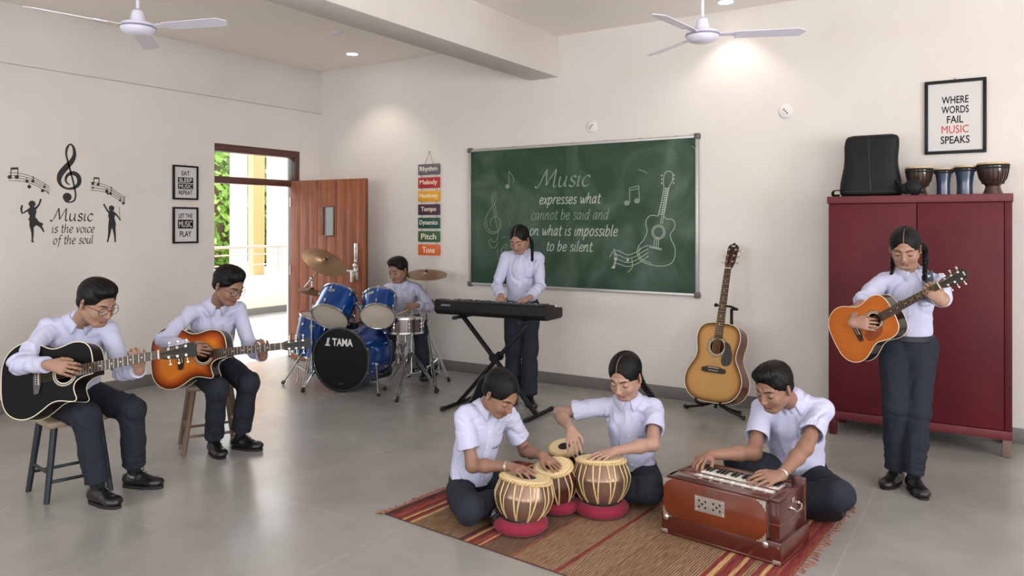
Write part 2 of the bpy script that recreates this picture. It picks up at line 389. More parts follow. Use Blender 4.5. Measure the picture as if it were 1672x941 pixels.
# ------------------------------------------------------------ room shell
plaster = M('plaster', (224, 217, 210), 0.75, bump=0.08, bs=9, spec=0.25, rgb2=(217, 209, 201), vs=1.3)
ceil_m = M('ceiling_paint', (246, 238, 230), 0.8, spec=0.2, bump=0.05, bs=8)
skirt_m = M('skirting_stone', (112, 108, 104), 0.45, var=0.12, vs=5)
def floor_material():
    m = bpy.data.materials.new('floor_stone'); m.use_nodes = True; n = m.node_tree; N = n.nodes; L = n.links; b = N['Principled BSDF']
    tc = N.new('ShaderNodeTexCoord')
    br = N.new('ShaderNodeTexBrick'); br.inputs['Scale'].default_value = 1.0; br.inputs['Mortar Size'].default_value = 0.0035; br.inputs['Brick Width'].default_value = 1.25; br.inputs['Row Height'].default_value = 0.95
    br.offset = 0.5; br.inputs['Color1'].default_value = lin((160, 157, 152)); br.inputs['Color2'].default_value = lin((153, 150, 146)); br.inputs['Mortar'].default_value = lin((168, 165, 160)); br.inputs['Mortar Smooth'].default_value = 0.3
    mp = N.new('ShaderNodeMapping'); mp.inputs['Location'].default_value = (0.35, 0.62, 0); mp.inputs['Rotation'].default_value = (0, 0, PI / 2); L.new(tc.outputs['Object'], mp.inputs[0]); L.new(mp.outputs[0], br.inputs[0])
    no = N.new('ShaderNodeTexNoise'); no.inputs['Scale'].default_value = 1.7; no.inputs['Detail'].default_value = 3; no.inputs['Roughness'].default_value = 0.62; no.inputs['Distortion'].default_value = 0.0
    L.new(tc.outputs['Object'], no.inputs['Vector'])
    r = N.new('ShaderNodeValToRGB'); r.color_ramp.elements[0].position = 0.3; r.color_ramp.elements[0].color = (0.82, 0.82, 0.82, 1); r.color_ramp.elements[1].position = 0.72; r.color_ramp.elements[1].color = (1.15, 1.15, 1.13, 1)
    L.new(no.outputs[0], r.inputs[0])
    mx = N.new('ShaderNodeMix'); mx.data_type = 'RGBA'; mx.blend_type = 'MULTIPLY'; mx.inputs[0].default_value = 0.8
    L.new(br.outputs['Color'], mx.inputs[6]); L.new(r.outputs[0], mx.inputs[7]); L.new(mx.outputs[2], b.inputs['Base Color'])
    n3 = N.new('ShaderNodeTexNoise'); n3.inputs['Scale'].default_value = 2; n3.inputs['Detail'].default_value = 1; L.new(tc.outputs['Object'], n3.inputs['Vector'])
    mr = N.new('ShaderNodeMapRange'); mr.inputs['From Min'].default_value = 0.3; mr.inputs['From Max'].default_value = 0.7; mr.inputs['To Min'].default_value = 0.22; mr.inputs['To Max'].default_value = 0.30
    L.new(n3.outputs[0], mr.inputs[0]); L.new(mr.outputs[0], b.inputs['Roughness'])
    bu = N.new('ShaderNodeBump'); bu.inputs['Strength'].default_value = 0.0; bu.inputs['Distance'].default_value = 0.004
    n4 = N.new('ShaderNodeTexNoise'); n4.inputs['Scale'].default_value = 22; n4.inputs['Detail'].default_value = 5; L.new(tc.outputs['Object'], n4.inputs['Vector']); L.new(n4.outputs[0], bu.inputs['Height'])
    b.inputs['Specular IOR Level'].default_value = 0.6
    return m
floor_m = floor_material()
def structure(name, mb, mat, **k): return tag(mb.build(name, mat, **k), kind='structure')
structure('floor', MB().bb(-12.3, XR + .3, YF - .3, 16, -0.12, 0), floor_m)
DY0, DY1, DZ = 4.888, 6.006, 2.325          # doorway in the left wall
WT = 0.22
w = MB(); w.bb(XL - WT, XL, YF - .2, DY0, 0, ZC); w.bb(XL - WT, XL, DY1, YB + .0, 0, ZC); w.bb(XL - WT, XL, DY0, DY1, DZ, ZC)
structure('wall_left', w, plaster)
structure('wall_back', MB().bb(XL - WT, XR + .2, YB, YB + .22, 0, ZC), plaster)
w = MB(); z0, z1 = 0.95, 2.55
ys = [YF] + [v for p in WINR for v in p] + [YB]
for i in range(0, len(ys), 2): w.bb(XR, XR + .2, ys[i], ys[i + 1], 0, ZC)
for a, b in WINR: w.bb(XR, XR + .2, a, b, 0, z0); w.bb(XR, XR + .2, a, b, z1, ZC)
structure('wall_right', w, plaster)
w = MB(); xs = [XL - WT] + [v for p in WINF for v in p] + [XR + .2]
for i in range(0, len(xs), 2): w.bb(xs[i], xs[i + 1], YF - .2, YF, 0, ZC)
for a, b in WINF: w.bb(a, b, YF - .2, YF, 0, z0); w.bb(a, b, YF - .2, YF, z1, ZC)
structure('wall_front', w, plaster)
structure('ceiling', MB().bb(XL - WT, XR + .2, YF - .2, YB + .2, ZC, ZC + .15), ceil_m)
# deep beam under the ceiling and the shallow beam along the left wall
structure('trim_1', MB().bb(-3.85, -3.53, YF, YB, 2.885, ZC, b=.004), plaster)
structure('trim_2', MB().bb(XL, XL + .035, YF, YB, 2.787, ZC, b=.004), plaster)
wood_dk = M('frame_wood', (86, 50, 38), 0.45, var=0.25, vs=6, stretch=(1, 1, 8), coat=.2)
fm = M('window_paint', (200, 196, 190), 0.5)
n = 1
for a, b in WINF:
    m = MB()
    for x in (a + .03, (a + b) / 2, b - .03): m.bb(x - .03, x + .03, YF - .08, YF - .03, z0, z1)
    for z in (z0 + .03, 2.1, z1 - .03): m.bb(a, b, YF - .085, YF - .035, z - .03, z + .03)
    structure('window_%d' % n, m, fm); n += 1
for a, b in WINR:
    m = MB()
    for y in (a + .03, (a + b) / 2, b - .03): m.bb(XR + .03, XR + .08, y - .03, y + .03, z0, z1)
    for z in (z0 + .03, 2.1, z1 - .03): m.bb(XR + .035, XR + .085, a, b, z - .03, z + .03)
    structure('window_%d' % n, m, fm); n += 1
structure('baseboard_back', MB().bb(XL + .012, XR, YB - .014, YB, 0, .106, b=.003), skirt_m)
structure('baseboard_left', MB().bb(XL, XL + .014, YF, DY0, 0, .106, b=.003), skirt_m)
# ------------------------------------------------------------ doorway and leaf
fr = MB(); fx0, fx1 = XL - .13, XL - .01
fr.bb(fx0, fx1, DY0, DY1, DZ - .075, DZ, b=.004); fr.bb(fx0, fx1, DY0, DY1, 1.925, 1.995, b=.004)
fr.bb(fx0 - .06, fx0, DY0, DY0 + .03, 0, DZ, b=.004); fr.bb(fx0 + .002, fx1 - .002, DY1 - .06, DY1 - .001, 0, 1.926, b=.002); fr.bb(fx0 + .002, fx1 - .002, DY1 - .06, DY1 - .001, 1.994, DZ - .074, b=.002)
structure('trim_3', fr, wood_dk)
glass = M('clear_glass', (235, 240, 240), 0.02, trans=1.0, spec=0.3)
structure('window_9', MB().bb(XL - .075, XL - .071, DY0 + .06, DY1 - .06, 1.995, DZ - .075), M('transom_glass', (245, 248, 248), 0.0, trans=1.0, spec=0.1))
hinge = np.array([XL + .02, 5.87, 0]); 
r = ray(599, 400); t_ = 8.02; fe = CAM + r * t_; dv = nrm([fe[0] - hinge[0], fe[1] - hinge[1], 0]); DLEN = float(np.hypot(fe[0] - hinge[0], fe[1] - hinge[1]))
dn = np.array([dv[1], -dv[0], 0]);                          # leaf normal, towards the room
if dn @ (CAM - fe) < 0: dn = -dn
Rd = np.stack([dv, -dn, UP], 1)
def door_wood():
    m = bpy.data.materials.new('door_planks'); m.use_nodes = True; n = m.node_tree; N = n.nodes; L = n.links; b = N['Principled BSDF']
    tc = N.new('ShaderNodeTexCoord'); mp = N.new('ShaderNodeMapping'); mp.inputs['Scale'].default_value = (9, 9, .7); L.new(tc.outputs['Object'], mp.inputs[0])
    no = N.new('ShaderNodeTexNoise'); no.inputs['Scale'].default_value = 2.5; no.inputs['Detail'].default_value = 8; no.inputs['Distortion'].default_value = .8; L.new(mp.outputs[0], no.inputs['Vector'])
    r = N.new('ShaderNodeValToRGB'); r.color_ramp.elements[0].position = .25; r.color_ramp.elements[0].color = lin((112, 60, 38)); r.color_ramp.elements[1].position = .8; r.color_ramp.elements[1].color = lin((166, 98, 66))
    L.new(no.outputs[0], r.inputs[0]); L.new(r.outputs[0], b.inputs['Base Color']); b.inputs['Roughness'].default_value = .65; b.inputs['Coat Weight'].default_value = .1; b.inputs['Specular IOR Level'].default_value = .3
    return m
dw = door_wood(); DH = 1.985
dt = thing('door_1', mat=mat4(Rd, hinge), label=None, cat=None); dt['kind'] = 'structure'
pl = MB(); nb = 8; sw = .048
def seg_box(m, x0, x1, z0_, z1_): m.bb(x0, x1, -.018, .018, z0_, z1_, b=.002)
sx0, sx1, sz0, sz1 = DLEN * .455, DLEN * .585, 1.385, 1.69
xs = np.linspace(.0, DLEN, nb + 1)
for i in range(nb):
    a, b = xs[i] + .002, xs[i + 1] - .002
    if b > sx0 and a < sx1:
        seg_box(pl, a, b, .01, sz0); seg_box(pl, a, b, sz1, DH)
        if a < sx0: seg_box(pl, a, sx0, sz0, sz1)
        if b > sx1: seg_box(pl, sx1, b, sz0, sz1)
    else: seg_box(pl, a, b, .01, DH)
pl.build('door_leaf', dw, dt)
bk = MB(); bk.bb(.0, sx0 - .012, .0, .017, .02, DH - .01); bk.bb(sx1 + .012, DLEN, 0, .017, .02, DH - .01); bk.bb(sx0 - .012, sx1 + .012, 0, .017, .02, sz0 - .012); bk.bb(sx0 - .012, sx1 + .012, 0, .017, sz1 + .012, DH - .01)
bk.build('backing_board', wood_dk, dt)
MB().bb(sx0, sx1, -.004, .004, sz0, sz1).build('vision_pane', M('frosted_pane', (205, 205, 200), .25, spec=.5, trans=.6), dt)
mm = MB()
for a, b, c, d in ((sx0 - .012, sx0, sz0 - .012, sz1 + .012), (sx1, sx1 + .012, sz0 - .012, sz1 + .012), (sx0, sx1, sz0 - .012, sz0), (sx0, sx1, sz1, sz1 + .012)): mm.bb(a, b, -.026, -.012, c, d, b=.002)
mm.build('pane_frame', wood_dk, dt)
chrome = M('chrome', (200, 200, 200), 0.18, metal=1.0); steel = M('brushed_steel', (178, 176, 172), 0.34, metal=1.0, var=.1, vs=20)
hx = DLEN * .885
m = MB(); m.box((hx, -.026, 1.205), (.05, .012, .2), b=.005); m.box((hx, -.04, 1.20), (.022, .02, .12), b=.008); m.build('tower_bolt', M('zinc', (205, 200, 192), .35, metal=.7), dt)
m = MB(); m.box((hx, -.026, 1.0), (.06, .012, .16), b=.004); m.rod((hx - .16, -.055, 1.015), (hx + .04, -.055, 1.015), .011); m.ball((hx - .16, -.055, 1.015), .017); m.rod((hx - .03, -.02, 1.015), (hx - .03, -.055, 1.015), .01); m.box((hx - .03, -.05, .955), (.035, .035, .12), b=.008)
m.ball((hx, -.045, 1.07), .028, sc=(1, .6, 1)); m.build('door_latch', M('zinc', (205, 200, 192), .35, metal=.7), dt)
m = MB()
for k in range(5): m.tube(catmull([(hx - .02 + k * .003, -.04, .96), (hx - .01 + k * .012, -.06, .85 - k * .01), (hx + .03 + k * .014, -.055, .76), (hx + .055 + k * .006, -.035, .68 - .012 * k)], 6), .0022, 5)
m.build('string_tassel', M('jute', (150, 92, 60), .9), dt)
for z in (.25, 1.0, 1.75): MB().rod((-.004, -.02, z - .05), (-.004, -.02, z + .05), .008).build('hinge', steel, dt)
# ------------------------------------------------------------ the gallery outside the door
out_w = M('outside_paint', (232, 222, 206), .8); PX = -10.5
structure('wall_gallery', MB().bb(PX - .15, PX, -1, 15, 0, .63, b=.004), out_w)
structure('baseboard_gallery', MB().bb(PX, PX + .012, -1, 15, 0, .11), skirt_m)
structure('wall_gallery_end', MB().bb(-11.4, XL - WT, 15.5, 15.7, 0, 3.3), out_w)
structure('ceiling_gallery_unseen_strip', MB().bb(-8.0, XL - WT, -1, 15.6, 3.05, 3.2), ceil_m)  # unseen roof strip, kept narrow so skylight floods the gallery while sun misses the doorway
structure('wall_outer', MB().bb(XL - WT, XL - WT + .2, YB + .22, 15.6, 0, 3.05), out_w)
tag(MB().bb(PX - 2.6, PX - .152, 2, 15, .58, .62, b=.005).build('coping_ledge', M('pale_blue_paint', (178, 205, 222), .5)), 'pale blue ledge on top of the gallery parapet outside the doorway', 'ledge')
rail = thing('railing', 'pale pink metal railing on the parapet seen through the open doorway', 'railing', (PX - .07, 8, .63))
rm = M('pink_rail_paint', (214, 172, 158), .45)
MB().rod((0, -6, .50), (0, 7, .50), .024, 10).build('handrail', rm, rail)
for z in (.37, .20): MB().rod((0, -6, z), (0, 7, z), .011, 8).build('crossbar', rm, rail)
for p in (346, 376, 407, 454): 
    y = on_x(p, 420, PX - .07)[1] - 8
    MB().rod((0, y, 0), (0, y, .5), .015, 8).build('baluster', rm, rail)
def pillar(px0, px1, X, mat, label, zt=3.05):
    a = on_x(px0, 400, X)[1]; b = on_x(px1, 400, X)[1]; m = MB(); m.bb(-.07, .07, -(b - a) / 2, (b - a) / 2, 0, zt, b=.01); m.bb(-.08, .08, -(b - a) / 2 - .02, (b - a) / 2 + .02, 0, .1, b=.01)
    tag(m.build('pillar', mat, loc=(X, (a + b) / 2, 0)), label, 'pillar')
pillar(409, 428, -11.02, M('orange_paint', (228, 158, 104), .7), 'orange painted pillar just beyond the gallery railing')
pillar(379, 400, -11.5, M('white_paint', (235, 228, 220), .7), 'white pillar left of the orange one beyond the railing', 3.6)
pillar(439, 482, -11.6, M('cream_paint', (236, 214, 190), .7), 'broad cream pillar beside the door leaf beyond the railing', 3.6)
structure('ground', MB().bb(-60, -12.3, -30, 60, -.14, -.02), M('lawn', (120, 140, 60), .9, rgb2=(80, 110, 40), vs=3))
foliage = M('foliage', (150, 175, 70), .7, rgb2=(95, 135, 45), vs=6)
def tree(c, h, R, label, seed):
    rnd = random.Random(seed); t = thing('tree', label, 'tree', c, group=None)
    m = MB(); m.tube(catmull([(0, 0, 0), (.1, .05, h * .3), (0, .1, h * .6), (.1, 0, h * .8)], 5), [.16 - .006 * i for i in range(16)], 8)
    for k in range(6):
        a = rnd.random() * 6.3; m.tube([(0, .05, h * (.25 + .08 * k)), (R * .5 * math.cos(a), R * .5 * math.sin(a), h * (.45 + .08 * k)), (R * .8 * math.cos(a), R * .8 * math.sin(a), h * (.55 + .08 * k))], [.06, .035, .015], 6)
    m.build('trunk', M('bark', (110, 88, 66), .9, var=.2), t)
    v = []; f = []
    for k in range(2600):
        th = rnd.random() * 2 * PI; u = rnd.uniform(-1, 1); rr = R * (.55 + .45 * rnd.random()) * (1 + .25 * math.sin(3 * th + seed))
        c0 = np.array([rr * math.cos(th) * math.sqrt(1 - u * u), rr * math.sin(th) * math.sqrt(1 - u * u), h * .58 + u * h * .42])
        a = nrm([rnd.gauss(0, 1) for _ in range(3)]); b = nrm(np.cross(a, [rnd.gauss(0, 1) for _ in range(3)])); s = rnd.uniform(.07, .14)
        n0 = len(v); v += [c0 - a * s, c0 + b * s * .5, c0 + a * s, c0 - b * s * .5]; f.append([n0, n0 + 1, n0 + 2, n0 + 3])
    o = new_mesh('crown', np.array(v), np.array(f), foliage, t, smooth=False)
for i, (px, X, h, R, lab) in enumerate([(350, -15.5, 3.6, 1.3, 'leafy green tree at the left of the doorway view'), (374, -20, 4.6, 1.7, 'green tree behind the white pillar outside'), (433, -16, 3.3, 1.3, 'green tree between the orange and cream pillars'), (330, -24, 5, 1.8, 'green tree farthest left beyond the gallery')]):
    p = on_x(px, 367, X); tree((p[0], p[1], -.02), h, R, lab, i + 3)
# ------------------------------------------------------------ ceiling lights, fans, electric plates
wp = M('white_enamel', (226, 222, 236), .3, coat=.4)
def downlight(x, y, label, e=26):
    t = thing('ceiling_light', label, 'ceiling light', (x, y, ZC), group=None)
    MB().lathe([(.058, -.003), (.062, -.006), (.072, -.004), (.075, 0)], seg=28).build('trim_ring', wp, t)
    MB().lathe([(.0, -.004), (.056, -.004), (.056, -.001)], seg=28).build('lens', M('lit_lens', (255, 250, 240), .3, emis=14), t)
    lp = lamp('downlight_glow', 'SPOT', (x, y, ZC - .012), e, (1, .93, .84), spot_size=math.radians(105), spot_blend=.55, shadow_soft_size=.05, to=(0, 0, -1)); lp.rotation_euler = (0, 0, 0)
p1 = floor_at(575, 88, ZC); p2 = floor_at(1185, 3, ZC)
downlight(p1[0], p1[1], 'round lit downlight in the ceiling left of the beam, near the corner', 34)
downlight(p2[0], p2[1], 'round lit downlight at the top edge above the right-hand fan', 22)
def fan(px, py, d, ang, label):
    c = at(px, py, d); t = thing('ceiling_fan', label, 'ceiling fan', (c[0], c[1], c[2]))
    MB().lathe([(0, -.05), (.05, -.048), (.085, -.036), (.1, -.018), (.106, -.004), (.106, .012), (.098, .024), (.06, .03), (0, .03)], seg=40).build('motor', wp, t)
    MB().lathe([(.107, -.006), (.109, 0), (.107, .006)], seg=40).build('trim_band', M('grey_trim', (130, 128, 150), .4), t)
    MB().lathe([(.05, .03), (.046, .05), (.036, .1), (.02, .115), (.011, .12)], seg=28).build('canopy_cup', wp, t)
    MB().rod((0, 0, .1), (0, 0, ZC - c[2]), .011, 12).build('down_rod', wp, t)
    MB().lathe([(.06, ZC - c[2]), (.055, ZC - c[2] - .05), (.02, ZC - c[2] - .07)], seg=28).build('ceiling_cup', wp, t)
    for k in range(3):
        a = math.radians(ang + 120 * k); R = rotz(a); m = MB(R=R)
        out = [(.20, -.045), (.58, -.062), (.635, -.02), (.60, .05), (.20, .05)]
        sub = MB(); sub.prism(out, -.002, .002)
        m2 = MB(R=R @ rotx(math.radians(-11))); m2.add(sub.v, sub.f); b = m2.build('blade', wp, t)
        m3 = MB(R=R @ rotx(math.radians(-11))); m3.prism([(.09, -.018), (.26, -.03), (.27, .03), (.09, .02)], .002, .006)
        for q in ((.23, -.012), (.23, .012), (.25, 0)): m3.ball((q[0], q[1], .006), .006, 8)
        m3.build('blade_arm', wp, t)
fan(225, 45, 4.85, math.degrees(YAW) - 12, 'white ceiling fan in front of the left wall')
fan(1147, 58, 4.9, math.degrees(YAW) - 8, 'white ceiling fan above the chalkboard, right of the beam')
def wall_plate(px, py, label, rot):
    p = on_y(px, py, YB); t = thing('electrical_plate', label, 'wall plate', (p[0], YB, p[2]))
    MB().lathe([(0, .012), (.046, .012), (.055, .006), (.058, 0)], ax=(0, -1, 0), seg=32).build('cover', M('white_plastic', (222, 218, 214), .4), t)
    m = MB()
    for k in (-1, 0, 1): m.lathe([(.006, .0125), (0, .0135)], o=(k * .019 * math.cos(rot), 0, k * .019 * math.sin(rot)), ax=(0, -1, 0), seg=12)
    m.build('screw_hole', M('black_plastic', (22, 22, 23), .45), t)
wall_plate(966, 207, 'round white cover plate with three holes above the chalkboard', math.radians(45))
wall_plate(1283, 182, 'round white cover plate with three holes between chalkboard and framed poster', math.radians(-50))
tag(MB().lathe([(.05, 0), (.045, -.012), (0, -.014)], o=(0, 0, 0), seg=24).build('ceiling_rose', wp, loc=tuple(floor_at(551, 53, ZC))), 'small blank white disc on the ceiling beside the left downlight', 'ceiling plate')
# ------------------------------------------------------------ handwriting strokes (x-height 1)
GL = {
'a': (.95, ['.66,.86 .42,1 .15,.75 .07,.35 .2,.02 .42,.12 .64,.6', '.68,1 .64,.4 .68,.05 .82,.06']),
'b': (.9, ['.12,1.6 .1,.8 .1,.1', '.1,.5 .3,.95 .55,.95 .68,.55 .5,.08 .25,-.02 .1,.15']),
'c': (.78, ['.65,.8 .45,1 .18,.8 .07,.4 .25,.02 .5,.02 .68,.2']),
'd': (.95, ['.66,.8 .42,1 .15,.75 .07,.35 .22,.02 .45,.1 .66,.6', '.7,1.6 .66,.4 .7,.05 .84,.08']),
'e': (.82, ['.1,.5 .45,.5 .66,.7 .48,.98 .2,.85 .07,.4 .25,.03 .5,.03 .7,.22']),
'f': (.6, ['.68,1.45 .5,1.62 .34,1.4 .28,.6 .2,-.3 .02,-.5', '.05,.95 .6,.95']),
'h': (.95, ['.12,1.6 .1,.8 .08,0', '.1,.45 .35,.92 .58,.95 .64,.6 .62,.15 .7,.02 .82,.1']),
'i': (.45, ['.14,1 .12,.4 .16,.05 .32,.08', '.16,1.34 .17,1.4']),
'l': (.45, ['.14,1.6 .11,.6 .16,.06 .32,.08']),
'm': (1.35, ['.12,1 .1,.5 .08,0', '.1,.5 .3,.92 .5,.92 .54,.5 .52,0', '.54,.5 .74,.92 .95,.92 1,.5 1,.12 1.08,.02 1.2,.1']),
'n': (.95, ['.12,1 .1,.5 .08,0', '.1,.45 .34,.92 .56,.95 .64,.6 .62,.15 .7,.02 .82,.1']),
'o': (.88, ['.4,1 .14,.78 .08,.4 .24,.02 .5,.05 .7,.4 .66,.8 .4,1']),
'p': (.92, ['.12,1 .1,.3 .06,-.6', '.1,.5 .3,.95 .55,.95 .68,.55 .5,.08 .28,-.02 .1,.2']),
'r': (.68, ['.12,1 .1,.5 .08,0', '.1,.5 .3,.92 .5,1 .62,.86']),
's': (.72, ['.58,.84 .38,1 .16,.84 .22,.6 .5,.42 .56,.16 .34,0 .08,.14']),
't': (.62, ['.24,1.4 .22,.6 .26,.08 .44,.02 .56,.14', '.02,1 .52,1']),
'u': (.95, ['.1,1 .08,.4 .2,.03 .42,.08 .62,.5', '.66,1 .64,.4 .68,.05 .82,.07']),
'v': (.8, ['.05,1 .2,.5 .32,.02 .5,.45 .68,1']),
'w': (1.2, ['.05,1 .15,.45 .28,.02 .45,.4 .56,.85 .62,.4 .76,.02 .95,.45 1.05,1']),
'x': (.82, ['.08,1 .3,.6 .5,.15 .72,.02', '.7,1 .4,.55 .06,0']),
'M': (1.85, ['-.25,.1 -.05,-.05 .15,.3 .35,1 .55,1.7', '.55,1.7 .68,.9 .8,.15', '.8,.15 1.1,1 1.42,1.7', '1.42,1.7 1.44,.8 1.48,.12 1.62,0 1.75,.15']),
'.': (.4, ['.12,.02 .15,.08']), ' ': (.55, [])}
def write(line, x0, x1, y, xh, wd, z0, z1, slant=.22, nib=None):
    """one handwritten line from x0 to x1 on baseline y, as MB pieces"""
    tot = sum(GL[c][0] for c in line); sx = (x1 - x0) / tot; cx = x0; m = MB(); k = 0
    for c in line:
        adv, st = GL[c]
        for s in st:
            P = [tuple(map(float, q.split(','))) for q in s.split()]
            P = [(cx + p[0] * sx + p[1] * xh * slant, y + p[1] * xh) for p in P]
            v, f = ribbon(P, wd, z0 + k * 1e-5, z1 + k * 1e-5, 6, nib); m.add(v, f); k += 1
        cx += adv * sx
    return m
RW = np.stack([np.array([1, 0, 0.]), np.array([0, 0, 1.]), np.array([0, -1., 0])], 1)      # back wall: local x right, y up, z out of the wall
RL = np.stack([np.array([0, 1., 0]), np.array([0, 0, 1.]), np.array([1., 0, 0])], 1)       # left wall
def on_wall(R, t): return dict(R=R, t=t)
# ------------------------------------------------------------ chalkboard
alu = M('aluminium_frame', (186, 182, 178), .4, metal=.6, var=.08, vs=30)
def board_mat():
    m = bpy.data.materials.new('chalkboard_green'); m.use_nodes = True; n = m.node_tree; N = n.nodes; L = n.links; b = N['Principled BSDF']
    tc = N.new('ShaderNodeTexCoord'); a = N.new('ShaderNodeTexNoise'); a.inputs['Scale'].default_value = 1.6; a.inputs['Detail'].default_value = 7; a.inputs['Distortion'].default_value = 1.6; L.new(tc.outputs['Object'], a.inputs['Vector'])
    r = N.new('ShaderNodeValToRGB'); r.color_ramp.elements[0].position = .42; r.color_ramp.elements[0].color = lin((33, 64, 43)); r.color_ramp.elements[1].position = .85; r.color_ramp.elements[1].color = lin((92, 110, 96)); L.new(a.outputs[0], r.inputs[0]); L.new(r.outputs[0], b.inputs['Base Color']); b.inputs['Roughness'].default_value = .5; b.inputs['Specular IOR Level'].default_value = .35
    return m
bx0, bx1, bz0, bz1 = -4.551, -2.172, .893, 2.257
cb = thing('chalkboard', 'green chalkboard with handwritten music quote and chalk drawings', 'chalkboard', ((bx0 + bx1) / 2, YB, (bz0 + bz1) / 2))
c0 = np.array([(bx0 + bx1) / 2, 0, (bz0 + bz1) / 2]); hw, hh = (bx1 - bx0) / 2, (bz1 - bz0) / 2
MB().bb(-hw + .012, hw - .012, -.022, -.004, -hh + .012, hh - .012).build('writing_surface', board_mat(), cb)
m = MB(); 
for a in ((-hw, hw, -hh, -hh + .026), (-hw, hw, hh - .026, hh), (-hw, -hw + .026, -hh + .026, hh - .026), (hw - .026, hw, -hh + .026, hh - .026)): m.bb(a[0], a[1], -.034, -.002, a[2], a[3], b=.004)
m.build('frame', alu, cb)
for sx in (-1, 1):
    for sz in (-1, 1): MB().box((sx * (hw - .012), -.019, sz * (hh - .012)), (.052, .042, .052), b=.012).build('corner_cap', M('grey_cap', (92, 90, 90), .5), cb)
m = MB()
for k in range(7): m.box((-hw + .2 + k * .33, -.018, hh - .002), (.018, .03, .014), b=.003)
m.build('clip', steel, cb)
chalk = M('chalk', (206, 208, 200), .95, rgb2=(150, 158, 148), vs=260, spec=.1); chalk2 = M('faint_chalk', (150, 162, 148), .95, rgb2=(105, 122, 106), vs=260, spec=.1)
def bp(zx, zy):
    p = on_y(750 + zx / 3.1366, 200 + zy / 3.1366, YB - .022); return (p[0] - c0[0], p[2] - c0[2])
RB = dict(R=RW, t=np.array([0, -.0222, 0]))
def chalk_line(s, x0, y0, x1, y1, xh, wd, mat, nib=None, sl=.22):
    a = bp(x0, y0); b = bp(x1, y1); p = write(s, a[0], b[0], (a[1] + b[1]) / 2, xh, wd, 0, .0006, sl, nib); m = MB(**RB); m.add(p.v, p.f); m.build('chalk_writing', mat, cb, smooth=False)
chalk_line('Music', 400, 333, 668, 325, .098, .019, chalk2, .6, .25)
chalk_line('expresses what', 408, 418, 722, 415, .062, .0085, chalk)
chalk_line('cannot be said and', 366, 498, 764, 496, .062, .0075, chalk2)
chalk_line('on what is impossible', 358, 580, 810, 580, .064, .0085, chalk)
chalk_line('to be silent.', 443, 656, 692, 664, .062, .0085, chalk)
def chalk_draw(name, strokes, wd, mat, dots=()):
    m = MB(**RB); k = 0
    for s in strokes:
        P = [bp(*p) for p in s]; v, f = ribbon(P, wd, k * 1e-5, .0005 + k * 1e-5, 6); m.add(v, f); k += 1
    for x, y, r in dots:
        c = bp(x, y); m2 = MB(); m2.prism(circ(c[0], c[1], r, 20, r * .85), 0, .0006 + k * 1e-5); m.add(m2.v, m2.f); k += 1
    m.build(name, mat, cb, smooth=False)
clefp = [(198, 612), (185, 640), (163, 640), (152, 610), (165, 598)], [(162, 604), (175, 612), (193, 600), (199, 560), (190, 520), (178, 460), (166, 400), (170, 365), (180, 356), (188, 380), (185, 410), (160, 445), (135, 490), (130, 530), (150, 562), (185, 568), (212, 540), (212, 505), (190, 484), (168, 490), (158, 515), (165, 535)], [(178, 372), (174, 400), (183, 430), (192, 480)], [(140, 500), (142, 530), (160, 556), (190, 560), (206, 535), (206, 510)]
chalk_draw('chalk_treble_clef', clefp, .0055, chalk2)
chalk_draw('chalk_note', [[(254, 248), (254, 320)], [(254, 250), (268, 268), (279, 290), (276, 306)]], .006, chalk2, [(247, 328, .026)])
chalk_draw('chalk_note', [[(872, 336), (873, 408)], [(918, 322), (923, 398)], [(872, 337), (918, 324)], [(872, 350), (918, 338)]], .008, chalk2, [(858, 413, .027), (910, 402, .027)])
gs = [[(1047, 330), (1045, 300), (1052, 262), (1072, 250), (1093, 262), (1090, 300), (1074, 328)], [(1050, 330), (1036, 400), (1018, 480)], [(1076, 326), (1062, 400), (1048, 476)], [(1060, 335), (1030, 520)], [(1068, 335), (1040, 520)],
      [(1018, 480), (985, 476), (962, 492), (955, 520), (962, 560), (945, 600), (918, 635), (912, 675), (935, 712), (985, 730), (1040, 736), (1085, 722), (1104, 685), (1104, 640), (1085, 600), (1082, 570), (1100, 545), (1103, 515), (1088, 496), (1062, 495), (1046, 478)],
      [(925, 640), (920, 672), (940, 704), (985, 722)], [(972, 632), (1000, 640), (1038, 648)], [(972, 638), (1036, 654)], [(1002, 590), (996, 636)], [(1012, 590), (1008, 640)], [(1022, 590), (1018, 642)]]
for i in range(12): t = i / 11; gs.append([(1048 - 30 * t, 340 + 130 * t), (1074 - 27 * t, 338 + 132 * t)])
gs.append([(1020 + 34 * math.cos(a), 562 + 36 * math.sin(a)) for a in np.linspace(0, 2 * PI, 14)]); gs.append([(1020 + 26 * math.cos(a), 562 + 28 * math.sin(a)) for a in np.linspace(0, 2 * PI, 14)])
for y in (268, 288, 308): gs += [[(1040, y), (1034, y + 3), (1040, y + 8)], [(1094, y - 2), (1101, y + 2), (1094, y + 7)]]
chalk_draw('chalk_guitar', gs, .0052, chalk)
st = [[(790, 652 + 22 * k), (820, 660 + 22 * k), (860, 678 + 20 * k), (900, 668 + 20 * k), (940, 640 + 22 * k), (968, 630 + 18 * k)] for k in range(4)] + [[(792, 645), (798, 690), (796, 745)], [(770, 690), (790, 660), (808, 690), (786, 740), (776, 745)], [(862, 690), (858, 712)], [(884, 700), (886, 742), (862, 768)]]
chalk_draw('chalk_staff', st, .005, chalk, [(862, 706, .012), (800, 700, .014), (790, 742, .014)])
chalk_draw('chalk_scribble', [[(216, 592), (228, 585), (240, 590)], [(212, 670), (222, 640), (240, 622), (236, 650), (218, 672), (214, 650), (234, 636)], [(196, 650), (200, 705), (216, 690)], [(262, 505), (256, 530)]], .004, chalk2)
